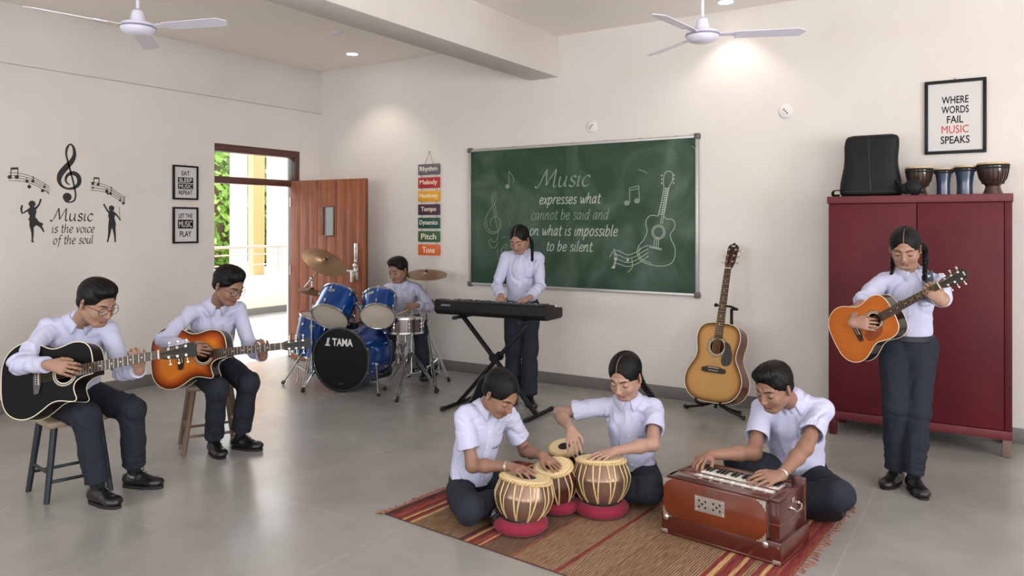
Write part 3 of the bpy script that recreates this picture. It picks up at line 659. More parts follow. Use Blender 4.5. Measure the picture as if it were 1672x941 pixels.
chalk_draw('chalk_smudge', [[(1192, 120), (1206, 136), (1212, 156)], [(915, 240), (945, 250), (962, 262)]], .006, chalk2)
# ------------------------------------------------------------ hanging word sign
sg = thing('hanging_sign', 'seven coloured word plaques strung together on the wall beside the door', 'wall sign', (-5.075, YB, 1.66))
pc = [((104, 96, 104), 'Rhythm'), ((176, 42, 44), 'Melody'), ((226, 160, 30), 'Harmony'), ((74, 42, 60), 'Tempo'), ((28, 74, 66), 'Dynamics'), ((58, 92, 56), 'Pitch'), ((220, 104, 44), 'Tone')]
top = on_y(702, 268, YB)[2]; bot = on_y(702, 417, YB)[2]; pitch = (top - bot + .028) / 7; ph = pitch - .028; pw = .285
for i, (c, wd) in enumerate(pc):
    zc = top - ph / 2 - i * pitch - 1.66
    p = MB().box((0, -.012, zc), (pw, .018, ph), b=.004).build('plaque', M('paint_' + wd.lower(), c, .45, var=.08, vs=30), sg)
    v, f = fit_text(wd, min(.24, .036 * len(wd) + .02), .062 if wd[0] in 'RMHTDP' else .06, bold=.012); v, f = solid(v, f, 0, .0012)
    mb = MB(R=RW, t=(0, -.0212, zc)); mb.add(v, f); mb.build('lettering', M('cream_letter', (238, 228, 206), .6), p, smooth=False)
m = MB()
for i in range(6):
    for sx in (-.1, .1): z = top - (i + 1) * pitch - 1.66; m.rod((sx, -.012, z - .002), (sx, -.012, z + .03), .0025, 6)
z = top - 1.66; m.tube([(-.055, -.012, z), (0, -.008, z + .125), (.055, -.012, z)], .0022, 6)
m.build('string', M('jute_string', (170, 130, 96), .9), sg); MB().ball((0, -.008, z + .13), .008, 8).build('nail', steel, sg)
# ------------------------------------------------------------ framed posters
black_fr = M('black_frame', (10, 10, 10), .5, spec=.3); paper = M('poster_paper', (208, 204, 200), .7); ink = M('black_ink', (10, 10, 11), .7, spec=.2); redink = M('red_ink', (190, 38, 36), .6)
def poster(R, c, w_, h_, lines, label, fw=.022):
    t = thing('framed_poster', label, 'framed poster', mat=mat4(R, c))
    m = MB()
    for a in ((-w_ / 2, w_ / 2, -h_ / 2, -h_ / 2 + fw), (-w_ / 2, w_ / 2, h_ / 2 - fw, h_ / 2), (-w_ / 2, -w_ / 2 + fw, -h_ / 2 + fw, h_ / 2 - fw), (w_ / 2 - fw, w_ / 2, -h_ / 2 + fw, h_ / 2 - fw)): m.bb(a[0], a[1], a[2], a[3], .001, .024, b=.003)
    m.build('frame', black_fr, t); MB().bb(-w_ / 2 + .01, w_ / 2 - .01, -h_ / 2 + .01, h_ / 2 - .01, .001, .012).build('print', paper, t)
    MB().lathe([(.006, .01), (.004, .012), (0, .013)], o=(0, h_ / 2 + .008, 0), seg=10).build('hanger', steel, t)
    for s, y, lw, lh, mt, blk in lines:
        if blk:
            v, f = solid([(-lw / 2 - .012, y - lh * .72), (lw / 2 + .012, y - lh * .72), (lw / 2 + .012, y + lh * .72), (-lw / 2 - .012, y + lh * .72)], [[0, 1, 2, 3]], .0121, .0126)
            mb = MB(); mb.add(v, f); mb.build('black_band', ink, t, smooth=False)
        v, f = fit_text(s, lw, lh, bold=(.014 if 'M' not in s else 0.0)); v, f = solid([(q[0], q[1] + y) for q in v], f, .0127, .0132); mb = MB(); mb.add(v, f); mb.build('lettering', mt, t, smooth=False)
pa = on_y(1510, 135, YB); pb = on_y(1611, 250, YB); ptop = (on_y(1510, 135, YB)[2] + on_y(1611, 126, YB)[2]) / 2; pbot = (on_y(1510, 254, YB)[2] + on_y(1611, 248, YB)[2]) / 2
W5 = pb[0] - pa[0]; sc = W5 / 400.0 * (1341 / 342.) * 342 / 1341    # drawing scale of the poster
ph = ptop - pbot; k = ph / 475.
poster(RW, ((pa[0] + pb[0]) / 2, YB, (ptop + pbot) / 2), W5, ph, [('WHERE', .105 * ph / .5 * 1.09, .165 * W5 / .38, .05 * ph / .5, ink, 0), ('WORDS', .055 * ph / .5 * .88, .168 * W5 / .38, .05 * ph / .5, ink, 0), ('FAIL', -.018 * ph / .5, .10 * W5 / .38, .05 * ph / .5, ink, 0), ('MUSIC', -.085 * ph / .5, .166 * W5 / .38, .052 * ph / .5, redink, 0), ('SPEAKS', -.156 * ph / .5, .178 * W5 / .38, .052 * ph / .5, ink, 0)], 'large black framed poster with WHERE WORDS FAIL MUSIC SPEAKS lettering', .022)
whitei = M('white_ink', (222, 220, 216), .6)
a = on_x(281, 269, XL); b = on_x(322, 327, XL); wq = b[1] - a[1]; hq = a[2] - b[2] + .0
poster(RL, (XL, (a[1] + b[1]) / 2, (a[2] + b[2]) / 2), wq, hq, [('EAT', hq * .27, wq * .32, hq * .13, ink, 0), ('SLEEP', hq * .07, wq * .52, hq * .11, whitei, 1), ('MUSIC', -hq * .11, wq * .52, hq * .11, whitei, 1), ('REPEAT', -hq * .29, wq * .54, hq * .12, ink, 0)], 'small framed poster reading EAT and REPEAT, upper of two left of the doorway', .017)
a = on_x(281, 338, XL); b = on_x(322, 397, XL); wq = b[1] - a[1]; hq = a[2] - b[2]
poster(RL, (XL, (a[1] + b[1]) / 2, (a[2] + b[2]) / 2), wq, hq, [('LET THE', hq * .26, wq * .55, hq * .12, ink, 0), ('MUSIC', hq * .03, wq * .52, hq * .17, whitei, 1), ('PLAY', -hq * .24, wq * .46, hq * .15, ink, 0)], 'small framed poster reading LET THE MUSIC PLAY, lower of two left of the doorway', .017)
# ------------------------------------------------------------ vinyl stickers on the left wall
vinyl = M('black_vinyl', (38, 37, 37), .45)
def lp(zx, zy): p = on_x(zx / 3.9214, 200 + zy / 3.9214, XL); return (p[1], p[2])
KZ = 6.6 / FPX / 3.9214 * 1.18         # metres per drawing pixel along the wall
def decal(name, strokes, label, cat, dots=(), polys=()):
    pts = [lp(*p[:2]) for s, w in strokes for p in s] or [lp(*p) for p in polys[0]]; cy = sum(p[0] for p in pts) / len(pts); cz = sum(p[1] for p in pts) / len(pts)
    m = MB(R=RL, t=(0, 0, 0)); k = 0
    for s, w_ in strokes:
        P = [(lp(*p[:2])[0] - cy, lp(*p[:2])[1] - cz) for p in s]; ws = [x * KZ for x in w_] if hasattr(w_, '__len__') else w_ * KZ
        v, f = ribbon(P, ws, .0002, .0014 + k * 2e-5, 7); m.add(v, f); k += 1
    for x, y, r in dots:
        c = lp(x, y); q = MB(); q.prism(circ(c[0] - cy, c[1] - cz, r * KZ, 20), .0002, .0014 + k * 2e-5); m.add(q.v, q.f); k += 1
    for P in polys:
        q = MB(); q.prism([(lp(*p)[0] - cy, lp(*p)[1] - cz) for p in P], .0002, .0014 + k * 2e-5); m.add(q.v, q.f); k += 1
    tag(m.build(name, vinyl, smooth=False, loc=(XL, cy, cz)), label, cat)
cl = [(412, 478, 10), (420, 504, 9), (450, 511, 8), (474, 500, 9), (484, 470, 9), (478, 425, 9), (466, 370, 9), (450, 310, 9), (434, 250, 9), (424, 205, 10), (430, 162, 12), (452, 140, 8), (472, 165, 14), (476, 210, 20), (458, 250, 26), (420, 290, 30), (388, 330, 30), (378, 370, 22), (394, 405, 14), (432, 424, 11), (476, 418, 16), (505, 390, 22), (502, 348, 24), (470, 325, 22), (434, 336, 16), (420, 366, 11), (430, 390, 8), (446, 398, 5)]
decal('treble_clef_sticker', [([(a, b) for a, b, c in cl], [c for a, b, c in cl])], 'large black treble clef sticker at the top of the wall lettering', 'wall sticker', [(430, 478, 23)])
def staff(x0, y0, dx, dy, n, amp):
    out = []
    for k in range(n): out.append(([(x0 + dx * t, y0 + dy * t + k * 17 * (1 - .2 * t) - amp * math.sin(t * PI * 1.1)) for t in np.linspace(0, 1, 7)], 2.6))
    return out
decal('music_staff_sticker', staff(54, 322, 262, 82, 4, 22) + [([(70, 292), (70, 350)], 4), ([(114, 290), (114, 350)], 4), ([(68, 296), (116, 294)], 11), ([(213, 344), (213, 375)], 4), ([(288, 392), (286, 420)], 3), ([(170, 352), (172, 376)], 3), ([(186, 396), (190, 412)], 3), ([(276, 436), (300, 444), (312, 462)], 3)], 'curved black music staff sticker left of the treble clef', 'wall sticker', [(62, 350, 10), (107, 350, 10), (172, 377, 8), (210, 377, 8), (187, 412, 9), (272, 438, 8), (284, 412, 6)])
decal('music_staff_sticker', staff(580, 384, 218, 92, 4, 22) + [([(602, 352), (600, 390)], 4), ([(634, 354), (633, 398)], 4), ([(600, 356), (636, 358)], 9), ([(714, 410), (710, 455)], 4), ([(684, 420), (684, 440)], 3), ([(797, 470), (795, 518)], 4), ([(775, 475), (768, 500)], 3)], 'curved black music staff sticker right of the treble clef', 'wall sticker', [(594, 390, 8), (628, 398, 8), (594, 418, 6), (684, 440, 9), (690, 456, 6), (707, 456, 8), (768, 500, 6), (790, 518, 8)])
decal('dancer_sticker', [([(208, 540), (206, 570), (208, 600), (206, 628)], [22, 42, 28, 40]), ([(198, 552), (172, 566), (146, 582)], [14, 9, 6]), ([(142, 530), (136, 556), (142, 586)], [8, 10, 6]), ([(222, 556), (248, 528), (262, 490)], [14, 9, 9]), ([(202, 660), (208, 710), (206, 762)], [20, 12, 7]), ([(200, 764), (218, 763)], 7), ([(250, 655), (270, 680), (280, 702)], [14, 10, 7])], 'black sticker of a dancing figure kicking one leg back, left of the lettering', 'wall sticker', [(205, 522, 17)], [[(188, 612), (226, 605), (250, 636), (277, 648), (264, 676), (232, 658), (222, 668), (188, 670)]])
decal('dancer_sticker', [([(714, 566), (714, 596), (714, 620)], [22, 38, 28]), ([(702, 580), (682, 556), (664, 522)], [12, 9, 9]), ([(726, 576), (750, 598), (772, 628)], [13, 9, 7]), ([(704, 670), (698, 720), (688, 768)], [20, 12, 7]), ([(728, 670), (735, 720), (738, 768)], [20, 12, 7]), ([(762, 540), (768, 610)], 2)], 'black sticker of a standing figure with legs apart, right of the lettering', 'wall sticker', [(714, 550, 16)], [[(698, 612), (732, 612), (742, 650), (738, 680), (692, 680), (694, 648)]])
def wall_words(s, x0, y0, x1, y1, xh, wd, label):
    a = lp(x0, y0); b = lp(x1, y1); p = write(s, 0, b[0] - a[0], 0, xh, wd, .0002, .0014, .12, .9); m = MB(R=RL); m.add(p.v, p.f)
    tag(m.build('lettering_sticker', vinyl, smooth=False, loc=(XL, a[0], (a[1] + b[1]) / 2)), label, 'wall sticker')
wall_words('Music', 335, 630, 597, 630, .062, .0135, 'word Music in large black italic lettering on the left wall')
wall_words('is the voice', 330, 706, 605, 706, .048, .009, 'words is the voice in black lettering on the left wall')
wall_words('of the soul', 338, 779, 597, 777, .048, .009, 'words of the soul in the lowest line of wall lettering')
# ------------------------------------------------------------ maroon cupboard
maroon = M('maroon_paint', (84, 18, 27), .55, spec=.3, var=.22, vs=2.2, coat=.0, bump=.04, bs=6); maroon2 = M('maroon_trim', (98, 28, 35), .55, var=.15, vs=3)
CY = 5.86; ca = on_y(1352, 500, CY)[0]; cbx = on_y(1653, 500, CY)[0]; cw = cbx - ca; cz1 = on_y(1352, 321, CY)[2]
cz1 = (cz1 + on_y(1653, 316, CY)[2]) / 2; cz0 = .16
cup = thing('cupboard', 'tall maroon two-door metal cupboard against the back wall, drums and a bag on top', 'cupboard', ((ca + cbx) / 2, (CY + YB - .02) / 2, 0)); cdp = (YB - .02 - CY) / 2; hw2 = cw / 2
m = MB(); m.bb(-hw2, hw2, -cdp + .02, cdp, cz0, cz1 - .05, b=.004); m.build('body', maroon, cup)
MB().bb(-hw2 - .006, hw2 + .006, -cdp - .012, cdp, cz1 - .052, cz1, b=.006).build('top_panel', maroon2, cup)
MB().bb(-hw2, hw2, -cdp - .004, -cdp + .03, cz0 - .045, cz0 + .012, b=.004).build('bottom_rail', maroon2, cup)
spl = on_y(1497, 500, CY)[0] - (ca + cbx) / 2
for a, b in ((-hw2 + .004, spl - .003), (spl + .003, hw2 - .045)):
    m = MB(); m.bb(a, b, -cdp - .003, -cdp + .02, cz0 + .016, cz1 - .056, b=.004); d = m.build('door', maroon, cup)
MB().bb(hw2 - .042, hw2, -cdp - .002, -cdp + .02, cz0 + .014, cz1 - .054, b=.003).build('stile', maroon, cup)
m = MB(); m.box((spl + .05, -cdp - .014, .92), (.022, .02, .13), b=.006); m.build('handle', chrome, cup)
for x in (-hw2 + .03, hw2 - .03):
    for y in (-cdp + .03, cdp - .03): MB().bb(x - .025, x + .025, y - .025, y + .025, 0, cz0 - .04, b=.006).build('leg', M('worn_leg', (116, 96, 86), .6, var=.2) if x > 0 else maroon, cup)
# ------------------------------------------------------------ bag and hand drums on the cupboard
bagm = M('black_bag_fabric', (15, 15, 16), .6, bump=.12, bs=260, spec=.3)
def bag():
    Y = CY + .16; a = on_y(1372, 300, Y); b = on_y(1474, 300, Y); w_ = b[0] - a[0]; h_ = on_y(1430, 220, Y)[2] - cz1
    nv, nh = 44, 64; v = []; f = []
    for j in range(nv + 1):
        t = j / nv; z = h_ * t; hw = w_ * (.485 - .085 * t ** 1.3) * (1 + .03 * math.sin(t * 9)); th = .10 - .045 * t; cxo = w_ * .02 * t; top = max(0, (t - .93) / .07); bot = max(0, (.05 - t) / .05)
        k = math.sqrt(max(0, 1 - top ** 2.2)) * .25 + .75 if top > 0 else 1 - .08 * bot * bot; kd = math.sqrt(max(0, 1 - top ** 2)) if top > 0 else 1 - .25 * bot * bot
        for i in range(nh):
            q = 2 * PI * i / nh; c, s_ = math.cos(q), math.sin(q); x = math.copysign(abs(c) ** .42, c) * hw * k; y = math.copysign(abs(s_) ** .62, s_) * th * kd
            y -= .018 * math.exp(-((t - .45) / .35) ** 2) * (s_ < 0) * (1 - (x / w_ * 2) ** 2)
            v.append((x + cxo, y, z))
    f = [[j * nh + i, j * nh + (i + 1) % nh, (j + 1) * nh + (i + 1) % nh, (j + 1) * nh + i] for j in range(nv) for i in range(nh)]
    v = np.array(v); n = vnormals(v, np.array(f)); v += n * (.007 * (ridge(v * np.array([6, 6, 4.]), 3) - .3) * np.clip(v[:, 2:3].ravel() / .05, 0, 1) * np.clip((h_ - v[:, 2]) / .05, 0, 1))[:, None]; v = v.tolist()
    f += [list(range(nh))[::-1], [nv * nh + i for i in range(nh)]]
    t = thing('backpack', 'black backpack standing upright on the left end of the maroon cupboard', 'bag', ((a[0] + b[0]) / 2, Y, cz1))
    body = new_mesh('body', v, f, bagm, t, ang=50); bvh = BVHTree.FromPolygons([tuple(p) for p in v], [tuple(q) for q in f])
    def pj(x, z): h = bvh.ray_cast(Vector((x, -1, z)), Vector((0, 1, 0))); return np.array(h[0]) if h[0] else np.array([x, -.08, z])
    MB().tube([pj(w_ * .03 - .02 * q / 10, h_ * (.10 + .85 * q / 10)) - np.array([0, .000, 0]) for q in range(11)], .0022, 6).build('zip', M('zip_black', (46, 46, 46), .4), t)
    MB().tube([pj(w_ * (-.42 + .84 * q / 14), h_ * .075) - np.array([0, .001, 0]) for q in range(15)], .004, 6).build('piping', M('zip_black', (46, 46, 46), .4), t)
    m = MB(); m.tube(catmull([(-w_ * .40, -.05, .03), (-w_ * .48, -.09, .045), (-w_ * .58, -.08, .04), (-w_ * .60, -.03, .012), (-w_ * .5, -.02, .012)], 6), .011, 8, flat=.35); m.build('side_strap', bagm, t)
    m = MB(); m.tube(catmull([(w_ * .40, -.06, .12), (w_ * .52, -.12, .07), (w_ * .62, -.15, .035), (w_ * .74, -.15, .02), (w_ * .85, -.14, .018)], 6), .014, 8, flat=.4); m.build('shoulder_strap', bagm, t)
    m = MB(); m.ball((w_ * .70, -.17, .055), .058, 14, (1, .6, .95)); m.ball((w_ * .60, -.16, .045), .045, 12, (1, .6, .9)); m.build('strap_pad', bagm, t)
bag()
djwood = M('djembe_wood', (62, 36, 24), .28, var=.5, vs=3, stretch=(6, 6, 1), coat=.6); djblue = M('djembe_blue', (34, 48, 72), .3, var=.2, vs=5, coat=.5); skin_h = M('goat_skin', (206, 176, 132), .6, var=.1, vs=14); rope_b = M('black_rope', (24, 22, 22), .8); rope_c = M('cream_rope', (196, 176, 140), .85, var=.12, vs=90)
def djembe(px0, px1, ptop, kind, label):
    Y = CY + .17; a = on_y(px0, 300, Y); b = on_y(px1, 300, Y); R = (b[0] - a[0]) / 2; h = on_y((px0 + px1) / 2, ptop, Y)[2] - cz1
    t = thing('djembe', label, 'drum', ((a[0] + b[0]) / 2, Y, cz1))
    if kind == 'w':
        prof = [(R * .62, 0), (R * .6, h * .05), (R * .50, h * .17), (R * .46, h * .26), (R * .62, h * .36), (R * .82, h * .52), (R * .92, h * .72), (R * .95, h * .92)]
        MB().lathe(prof, seg=40).build('shell', djwood, t)
        for k in range(20):
            q = 2 * PI * k / 20; c = lambda r, z, o=0: (r * math.cos(q + o), r * math.sin(q + o), z)
            MB().tube([c(R * .96, h * .93), c(R * .935, h * .72, .04), c(R * .84, h * .52, .08), c(R * .64, h * .37, .1)], .0028, 5).build('tension_rope', rope_b, t)
        MB().torus((0, 0, h * .36), (0, 0, 1), R * .64, .006).build('lower_ring', rope_b, t)
    else:
        prof = [(R * .74, 0), (R * .73, h * .1), (R * .72, h * .35), (R * .78, h * .6), (R * .90, h * .82), (R * .93, h * .93)]
        MB().lathe(prof, seg=40).build('shell', djblue, t)
        for k in range(8):
            q = 2 * PI * k / 8 + .2; MB().tube([(R * .95 * math.cos(q), R * .95 * math.sin(q), h * .93), (R * .92 * math.cos(q + .1), R * .92 * math.sin(q + .1), h * .83)], .003, 5).build('tension_rope', rope_b, t)
    for z in (.83, .915): MB().torus((0, 0, h * z), (0, 0, 1), R * .97, .006).build('ring', rope_b, t)
    MB().lathe([(R * .975, h * .90), (R * .985, h * .985), (R * .94, h), (0, h * 1.0)], seg=40).build('drum_head', skin_h, t)
djembe(1478, 1524, 273, 'w', 'dark wooden djembe just right of the backpack')
djembe(1525, 1556, 275, 'b', 'narrow blue djembe, left of the two blue ones on the cupboard')
djembe(1557, 1594, 271, 'b', 'wider blue djembe beside the large wooden one')
djembe(1594, 1649, 266, 'w', 'largest dark wooden djembe at the right end of the cupboard')
# ------------------------------------------------------------ rug
def rug():
    c = [np.array(p) for p in ((-2.70, 2.985), (-.80, 2.80), (-.70, 4.42), (-2.60, 4.10))]
    nx, ny = 190, 60; v = []; f = []; cols = []
    rnd = random.Random(5); stripes = []; u = 0
    base = [(150, 122, 94), (142, 112, 86), (134, 106, 84)]; reds = [(142, 70, 66), (152, 88, 70), (134, 58, 62)]; cream = (204, 168, 120); dark = (92, 62, 58)
    bands = [(0, .035, 'd'), (.035, .10, 'r'), (.10, .118, 'c'), (.118, .15, 'r'), (.15, .42, 'n'), (.42, .435, 'd'), (.435, .45, 'c'), (.45, .465, 'r'), (.465, .475, 'c'), (.475, .52, 'r'), (.52, .53, 'c'), (.53, .545, 'r'), (.545, .70, 'n2'), (.70, .71, 'r'), (.71, .725, 'c'), (.725, .74, 'r'), (.74, .86, 'n2'), (.86, .875, 'r'), (.875, .89, 'c'), (.89, .91, 'r'), (.91, .92, 'c'), (.92, .96, 'r'), (.96, .97, 'c'), (.97, 1.01, 'r')]
    bands = [(0, .02, 'd'), (.02, .065, 'r'), (.065, .075, 'c'), (.075, .095, 'r'), (.095, .105, 'c'), (.105, .27, 'n'), (.27, .28, 'd'), (.28, .286, 'r'), (.286, .296, 'c'), (.296, .33, 'r'), (.33, .338, 'c'), (.338, .348, 'r'), (.348, .43, 'n3'), (.43, .438, 'r'), (.438, .56, 'n2'), (.56, .568, 'r'), (.568, .66, 'n2'), (.66, .76, 'n'), (.76, .83, 'n2'), (.83, .845, 'r'), (.845, .855, 'c'), (.855, .885, 'r'), (.885, .895, 'c'), (.895, .905, 'r'), (.905, .925, 'n2'), (.925, .94, 'r'), (.94, .95, 'c'), (.95, 1.01, 'r')]
    def col(u, i):
        for a, b, k in bands:
            if a <= u < b:
                if k == 'd': return dark
                if k == 'r': return reds[(i // 3) % 3]
                if k == 'c': return cream
                if k == 'n': return base[i % 3]
                if k == 'n3': return (120, 96, 80) if i % 2 else (112, 88, 74)
                return ((172, 142, 112) if i % 2 else (120, 92, 76))
        return base[0]
    N = 320; me_v = []; vcol = []
    for i in range(N + 1):
        for j in range(21):
            s_ = i / N; t = j / 20; p = (c[0] * (1 - s_) + c[1] * s_) * (1 - t) + (c[3] * (1 - s_) + c[2] * s_) * t
            me_v.append((p[0], p[1], .006 + .0006 * math.sin(s_ * 40 + t * 7)))
    fs = [[i * 21 + j, (i + 1) * 21 + j, (i + 1) * 21 + j + 1, i * 21 + j + 1] for i in range(N) for j in range(20)]
    cen = sum(c) / 4
    t = thing('rug', 'flat woven striped rug in brown and red under the seated players', 'rug', (cen[0], cen[1], 0))
    nv = len(me_v); vb = [(a, b, .0005) for a, b, z in me_v]; edge = []
    def ij(i, j): return i * 21 + j
    for i in range(N): edge += [[ij(i, 0) + nv, ij(i + 1, 0) + nv, ij(i + 1, 0), ij(i, 0)], [ij(i, 20), ij(i + 1, 20), ij(i + 1, 20) + nv, ij(i, 20) + nv]]
    for j in range(20): edge += [[ij(0, j + 1) + nv, ij(0, j) + nv, ij(0, j), ij(0, j + 1)], [ij(N, j) + nv, ij(N, j + 1) + nv, ij(N, j + 1), ij(N, j)]]
    V = [(a - cen[0], b - cen[1], z) for a, b, z in me_v + vb]
    m = bpy.data.materials.new('woven_stripes'); m.use_nodes = True; n = m.node_tree; b = n.nodes['Principled BSDF']; b.inputs['Roughness'].default_value = .95; b.inputs['Specular IOR Level'].default_value = .1
    at_ = n.nodes.new('ShaderNodeAttribute'); at_.attribute_name = 'weave'; tc = n.nodes.new('ShaderNodeTexCoord'); no = n.nodes.new('ShaderNodeTexNoise'); no.inputs['Scale'].default_value = 1.0; mp = n.nodes.new('ShaderNodeMapping'); mp.inputs['Scale'].default_value = (160, 12, 1)
    n.links.new(tc.outputs['Object'], mp.inputs[0]); n.links.new(mp.outputs[0], no.inputs['Vector']); mx = n.nodes.new('ShaderNodeMix'); mx.data_type = 'RGBA'; mx.blend_type = 'MULTIPLY'; mx.inputs[0].default_value = .75
    rr = n.nodes.new('ShaderNodeValToRGB'); rr.color_ramp.elements[0].position = .35; rr.color_ramp.elements[0].color = (.45, .42, .42, 1); rr.color_ramp.elements[1].position = .65; rr.color_ramp.elements[1].color = (1.1, 1.1, 1.05, 1)
    n.links.new(no.outputs[0], rr.inputs[0]); n.links.new(at_.outputs['Color'], mx.inputs[6]); n.links.new(rr.outputs[0], mx.inputs[7]); n.links.new(mx.outputs[2], b.inputs['Base Color'])
    wv = n.nodes.new('ShaderNodeTexWave'); wv.inputs['Scale'].default_value = 60; wv.bands_direction = 'Y'; n.links.new(tc.outputs['Object'], wv.inputs['Vector']); bu = n.nodes.new('ShaderNodeBump'); bu.inputs['Strength'].default_value = .5; bu.inputs['Distance'].default_value = .002; n.links.new(wv.outputs['Color'], bu.inputs['Height']); n.links.new(bu.outputs[0], b.inputs['Normal'])
    o = new_mesh('weave', V, fs + edge, m, t, smooth=True)
    at2 = o.data.color_attributes.new('weave', 'FLOAT_COLOR', 'CORNER')
    fi = 0; data = []
    for p in o.data.polygons:
        k = p.index
        if k < len(fs): i = k // 20; cc = lin(col((i + .5) / N, i))
        else: cc = lin(dark)
        data += list(cc) * len(p.vertices)
    at2.data.foreach_set('color', data)
    rnd = random.Random(9); jm = M('fringe', (158, 96, 76), .95)
    for a, b_ in ((c[1], c[2]), (c[0], c[3])):
        m2 = MB(); out = nrm(np.array([(a + b_)[0] / 2 - cen[0], 0, 0])); n_ = 46
        for k in range(n_):
            q = a + (b_ - a) * (k + .5) / n_; L = rnd.uniform(.02, .05)
            p0 = np.array([q[0] - cen[0], q[1] - cen[1], .005]); m2.tube([p0, p0 + out * L * .5 + np.array([0, rnd.uniform(-.01, .01), .001]), p0 + out * L + np.array([0, rnd.uniform(-.02, .02), -.002])], [.003, .0025, .004], 5)
        o2 = m2.build('fringe', jm, t); o2['kind'] = 'stuff'
    m2 = MB(); q = c[0] - cen[:2] if len(cen) > 2 else c[0] - cen
    for k in range(9): a_ = PI + rnd.uniform(-.7, .7); m2.tube([(q[0], q[1], .008), (q[0] + .025 * math.cos(a_), q[1] + .02 * math.sin(a_), .012), (q[0] + .05 * math.cos(a_), q[1] + .05 * math.sin(a_), .004)], .003, 5)
    o2 = m2.build('tassel', M('jute_tassel', (150, 116, 84), .95), t); o2['kind'] = 'stuff'
rug()
# ------------------------------------------------------------ tablas
ringm = M('magenta_cloth', (132, 20, 48), .85, bump=.6, bs=220, sheen=.1); straps = M('leather_strap', (206, 178, 128), .6, var=.12, vs=30); syahi = M('black_paste', (30, 28, 28), .6); thead = M('tabla_skin', (216, 190, 142), .5, var=.06, vs=10)
copper = M('tabla_shell', (138, 112, 96), .28, metal=.6, var=.4, vs=3.5); darkw = M('tabla_dark_wood', (70, 34, 24), .3, coat=.5, var=.3, vs=6)
def tabla(px, pbase, dist, topc, Rmax, Rtop, label, glabel, tilt, name='tabla', shell=None, n=22, tk='az'):
    """px,pbase: pixel of the ring's centre on the rug; topc: (px,py,d) of the head centre"""
    b = at(px, pbase, dist); b[2] = .006; T = at(*topc); ax = T - (b + UP * .03); h = np.linalg.norm(ax); ax = ax / h; o = b + UP * .03
    rg = thing('cushion_ring', glabel, 'drum cushion', b); rR = Rmax * .72
    MB().torus((0, 0, .033), (0, 0, 1), rR, .034, 48, 14, flat=.95).build('ring', ringm, rg)
    Fm = frame(ax, FW); t = thing(name, label, 'drum', mat=mat4(Fm, o))
    prof = [(.0, .0), (Rmax * .42, .002), (Rmax * .62, h * .12), (Rmax * .86, h * .32), (Rmax * .985, h * .55), (Rmax * .99, h * .66), (Rtop * 1.0, h * .93), (Rtop * .98, h * .98)]
    prof = [tuple(p) for p in catmull([np.array(p) for p in prof], 4)]
    MB().lathe(prof, seg=48).build('shell', shell or copper, t)
    def rad(z):
        for (r0, z0_), (r1, z1_) in zip(prof, prof[1:]):
            if z0_ <= z <= z1_: return r0 + (r1 - r0) * (z - z0_) / max(z1_ - z0_, 1e-6)
        return prof[-1][0]
    # woven rim, head, black spot, lower ring and tension straps
    m = MB()
    for s_ in (0, PI):
        P = []
        for k in range(144): a = 2 * PI * k / 144; q = a * 24 + s_; P.append(((Rtop + .004 + .005 * math.cos(q)) * math.cos(a), (Rtop + .004 + .005 * math.cos(q)) * math.sin(a), h * .955 + .006 * math.sin(q)))
        m.tube(P, .0048, 6, closed=True)
    m.build('plaited_rim', straps, t)
    MB().lathe([(Rtop * 1.0, h * .965), (Rtop * .99, h * .99), (Rtop * .93, h), (0, h)], seg=48).build('drum_head', thead, t)
    MB().lathe([(Rtop * .985, h * .992), (Rtop * .98, h + .0022), (Rtop * .80, h + .0022), (Rtop * .79, h + .0005)], seg=48).build('outer_skin', M('outer_skin', (228, 204, 158), .55, var=.05), t)
    off = Rtop * .12; MB().lathe([(Rtop * .42, h + .0003), (Rtop * .40, h + .0016), (0, h + .0026)], o=(0, 0, 0), seg=32).build('black_spot', syahi, t)
    zl = h * .13; MB().torus((0, 0, zl), (0, 0, 1), rad(zl) + .003, .0055).build('lower_ring', M('dark_ring', (40, 36, 30), .7), t)
    for k in range(n):
        a0 = 2 * PI * k / n; a1 = a0 + (PI / n if k % 2 else -PI / n) * .9; P = []
        for q in range(9): u = q / 8; z = h * .94 + (zl - h * .94) * u; a = a0 + (a1 - a0) * u; r = rad(z) + .0035; P.append((r * math.cos(a), r * math.sin(a), z))
        MB().tube(P, .0042, 6, flat=.6).build('tension_strap', straps, t)
tabla(850, 862, 3.77, (859, 778.5, 3.79), .142, .121, 'copper-shelled tabla drum in front of the girl on the left', 'magenta cushion ring under the front left tabla', 0)
tabla(911, 836, 4.02, (903, 761, 3.98), .112, .094, 'tilted tabla drum with dark shell between the two large ones', 'magenta cushion ring under the small tilted middle tabla', 0, shell=darkw, n=18)
tabla(982, 835, 3.99, (981, 748, 4.02), .150, .122, 'large metal-shelled tabla drum in front of the girl with the braid', 'magenta cushion ring under the right-hand tabla', 0)
tabla(930, 795, 4.36, (921, 729, 4.30), .095, .082, 'small tabla drum farthest back of the four', 'magenta cushion ring under the rearmost tabla', 0, shell=darkw, n=18)
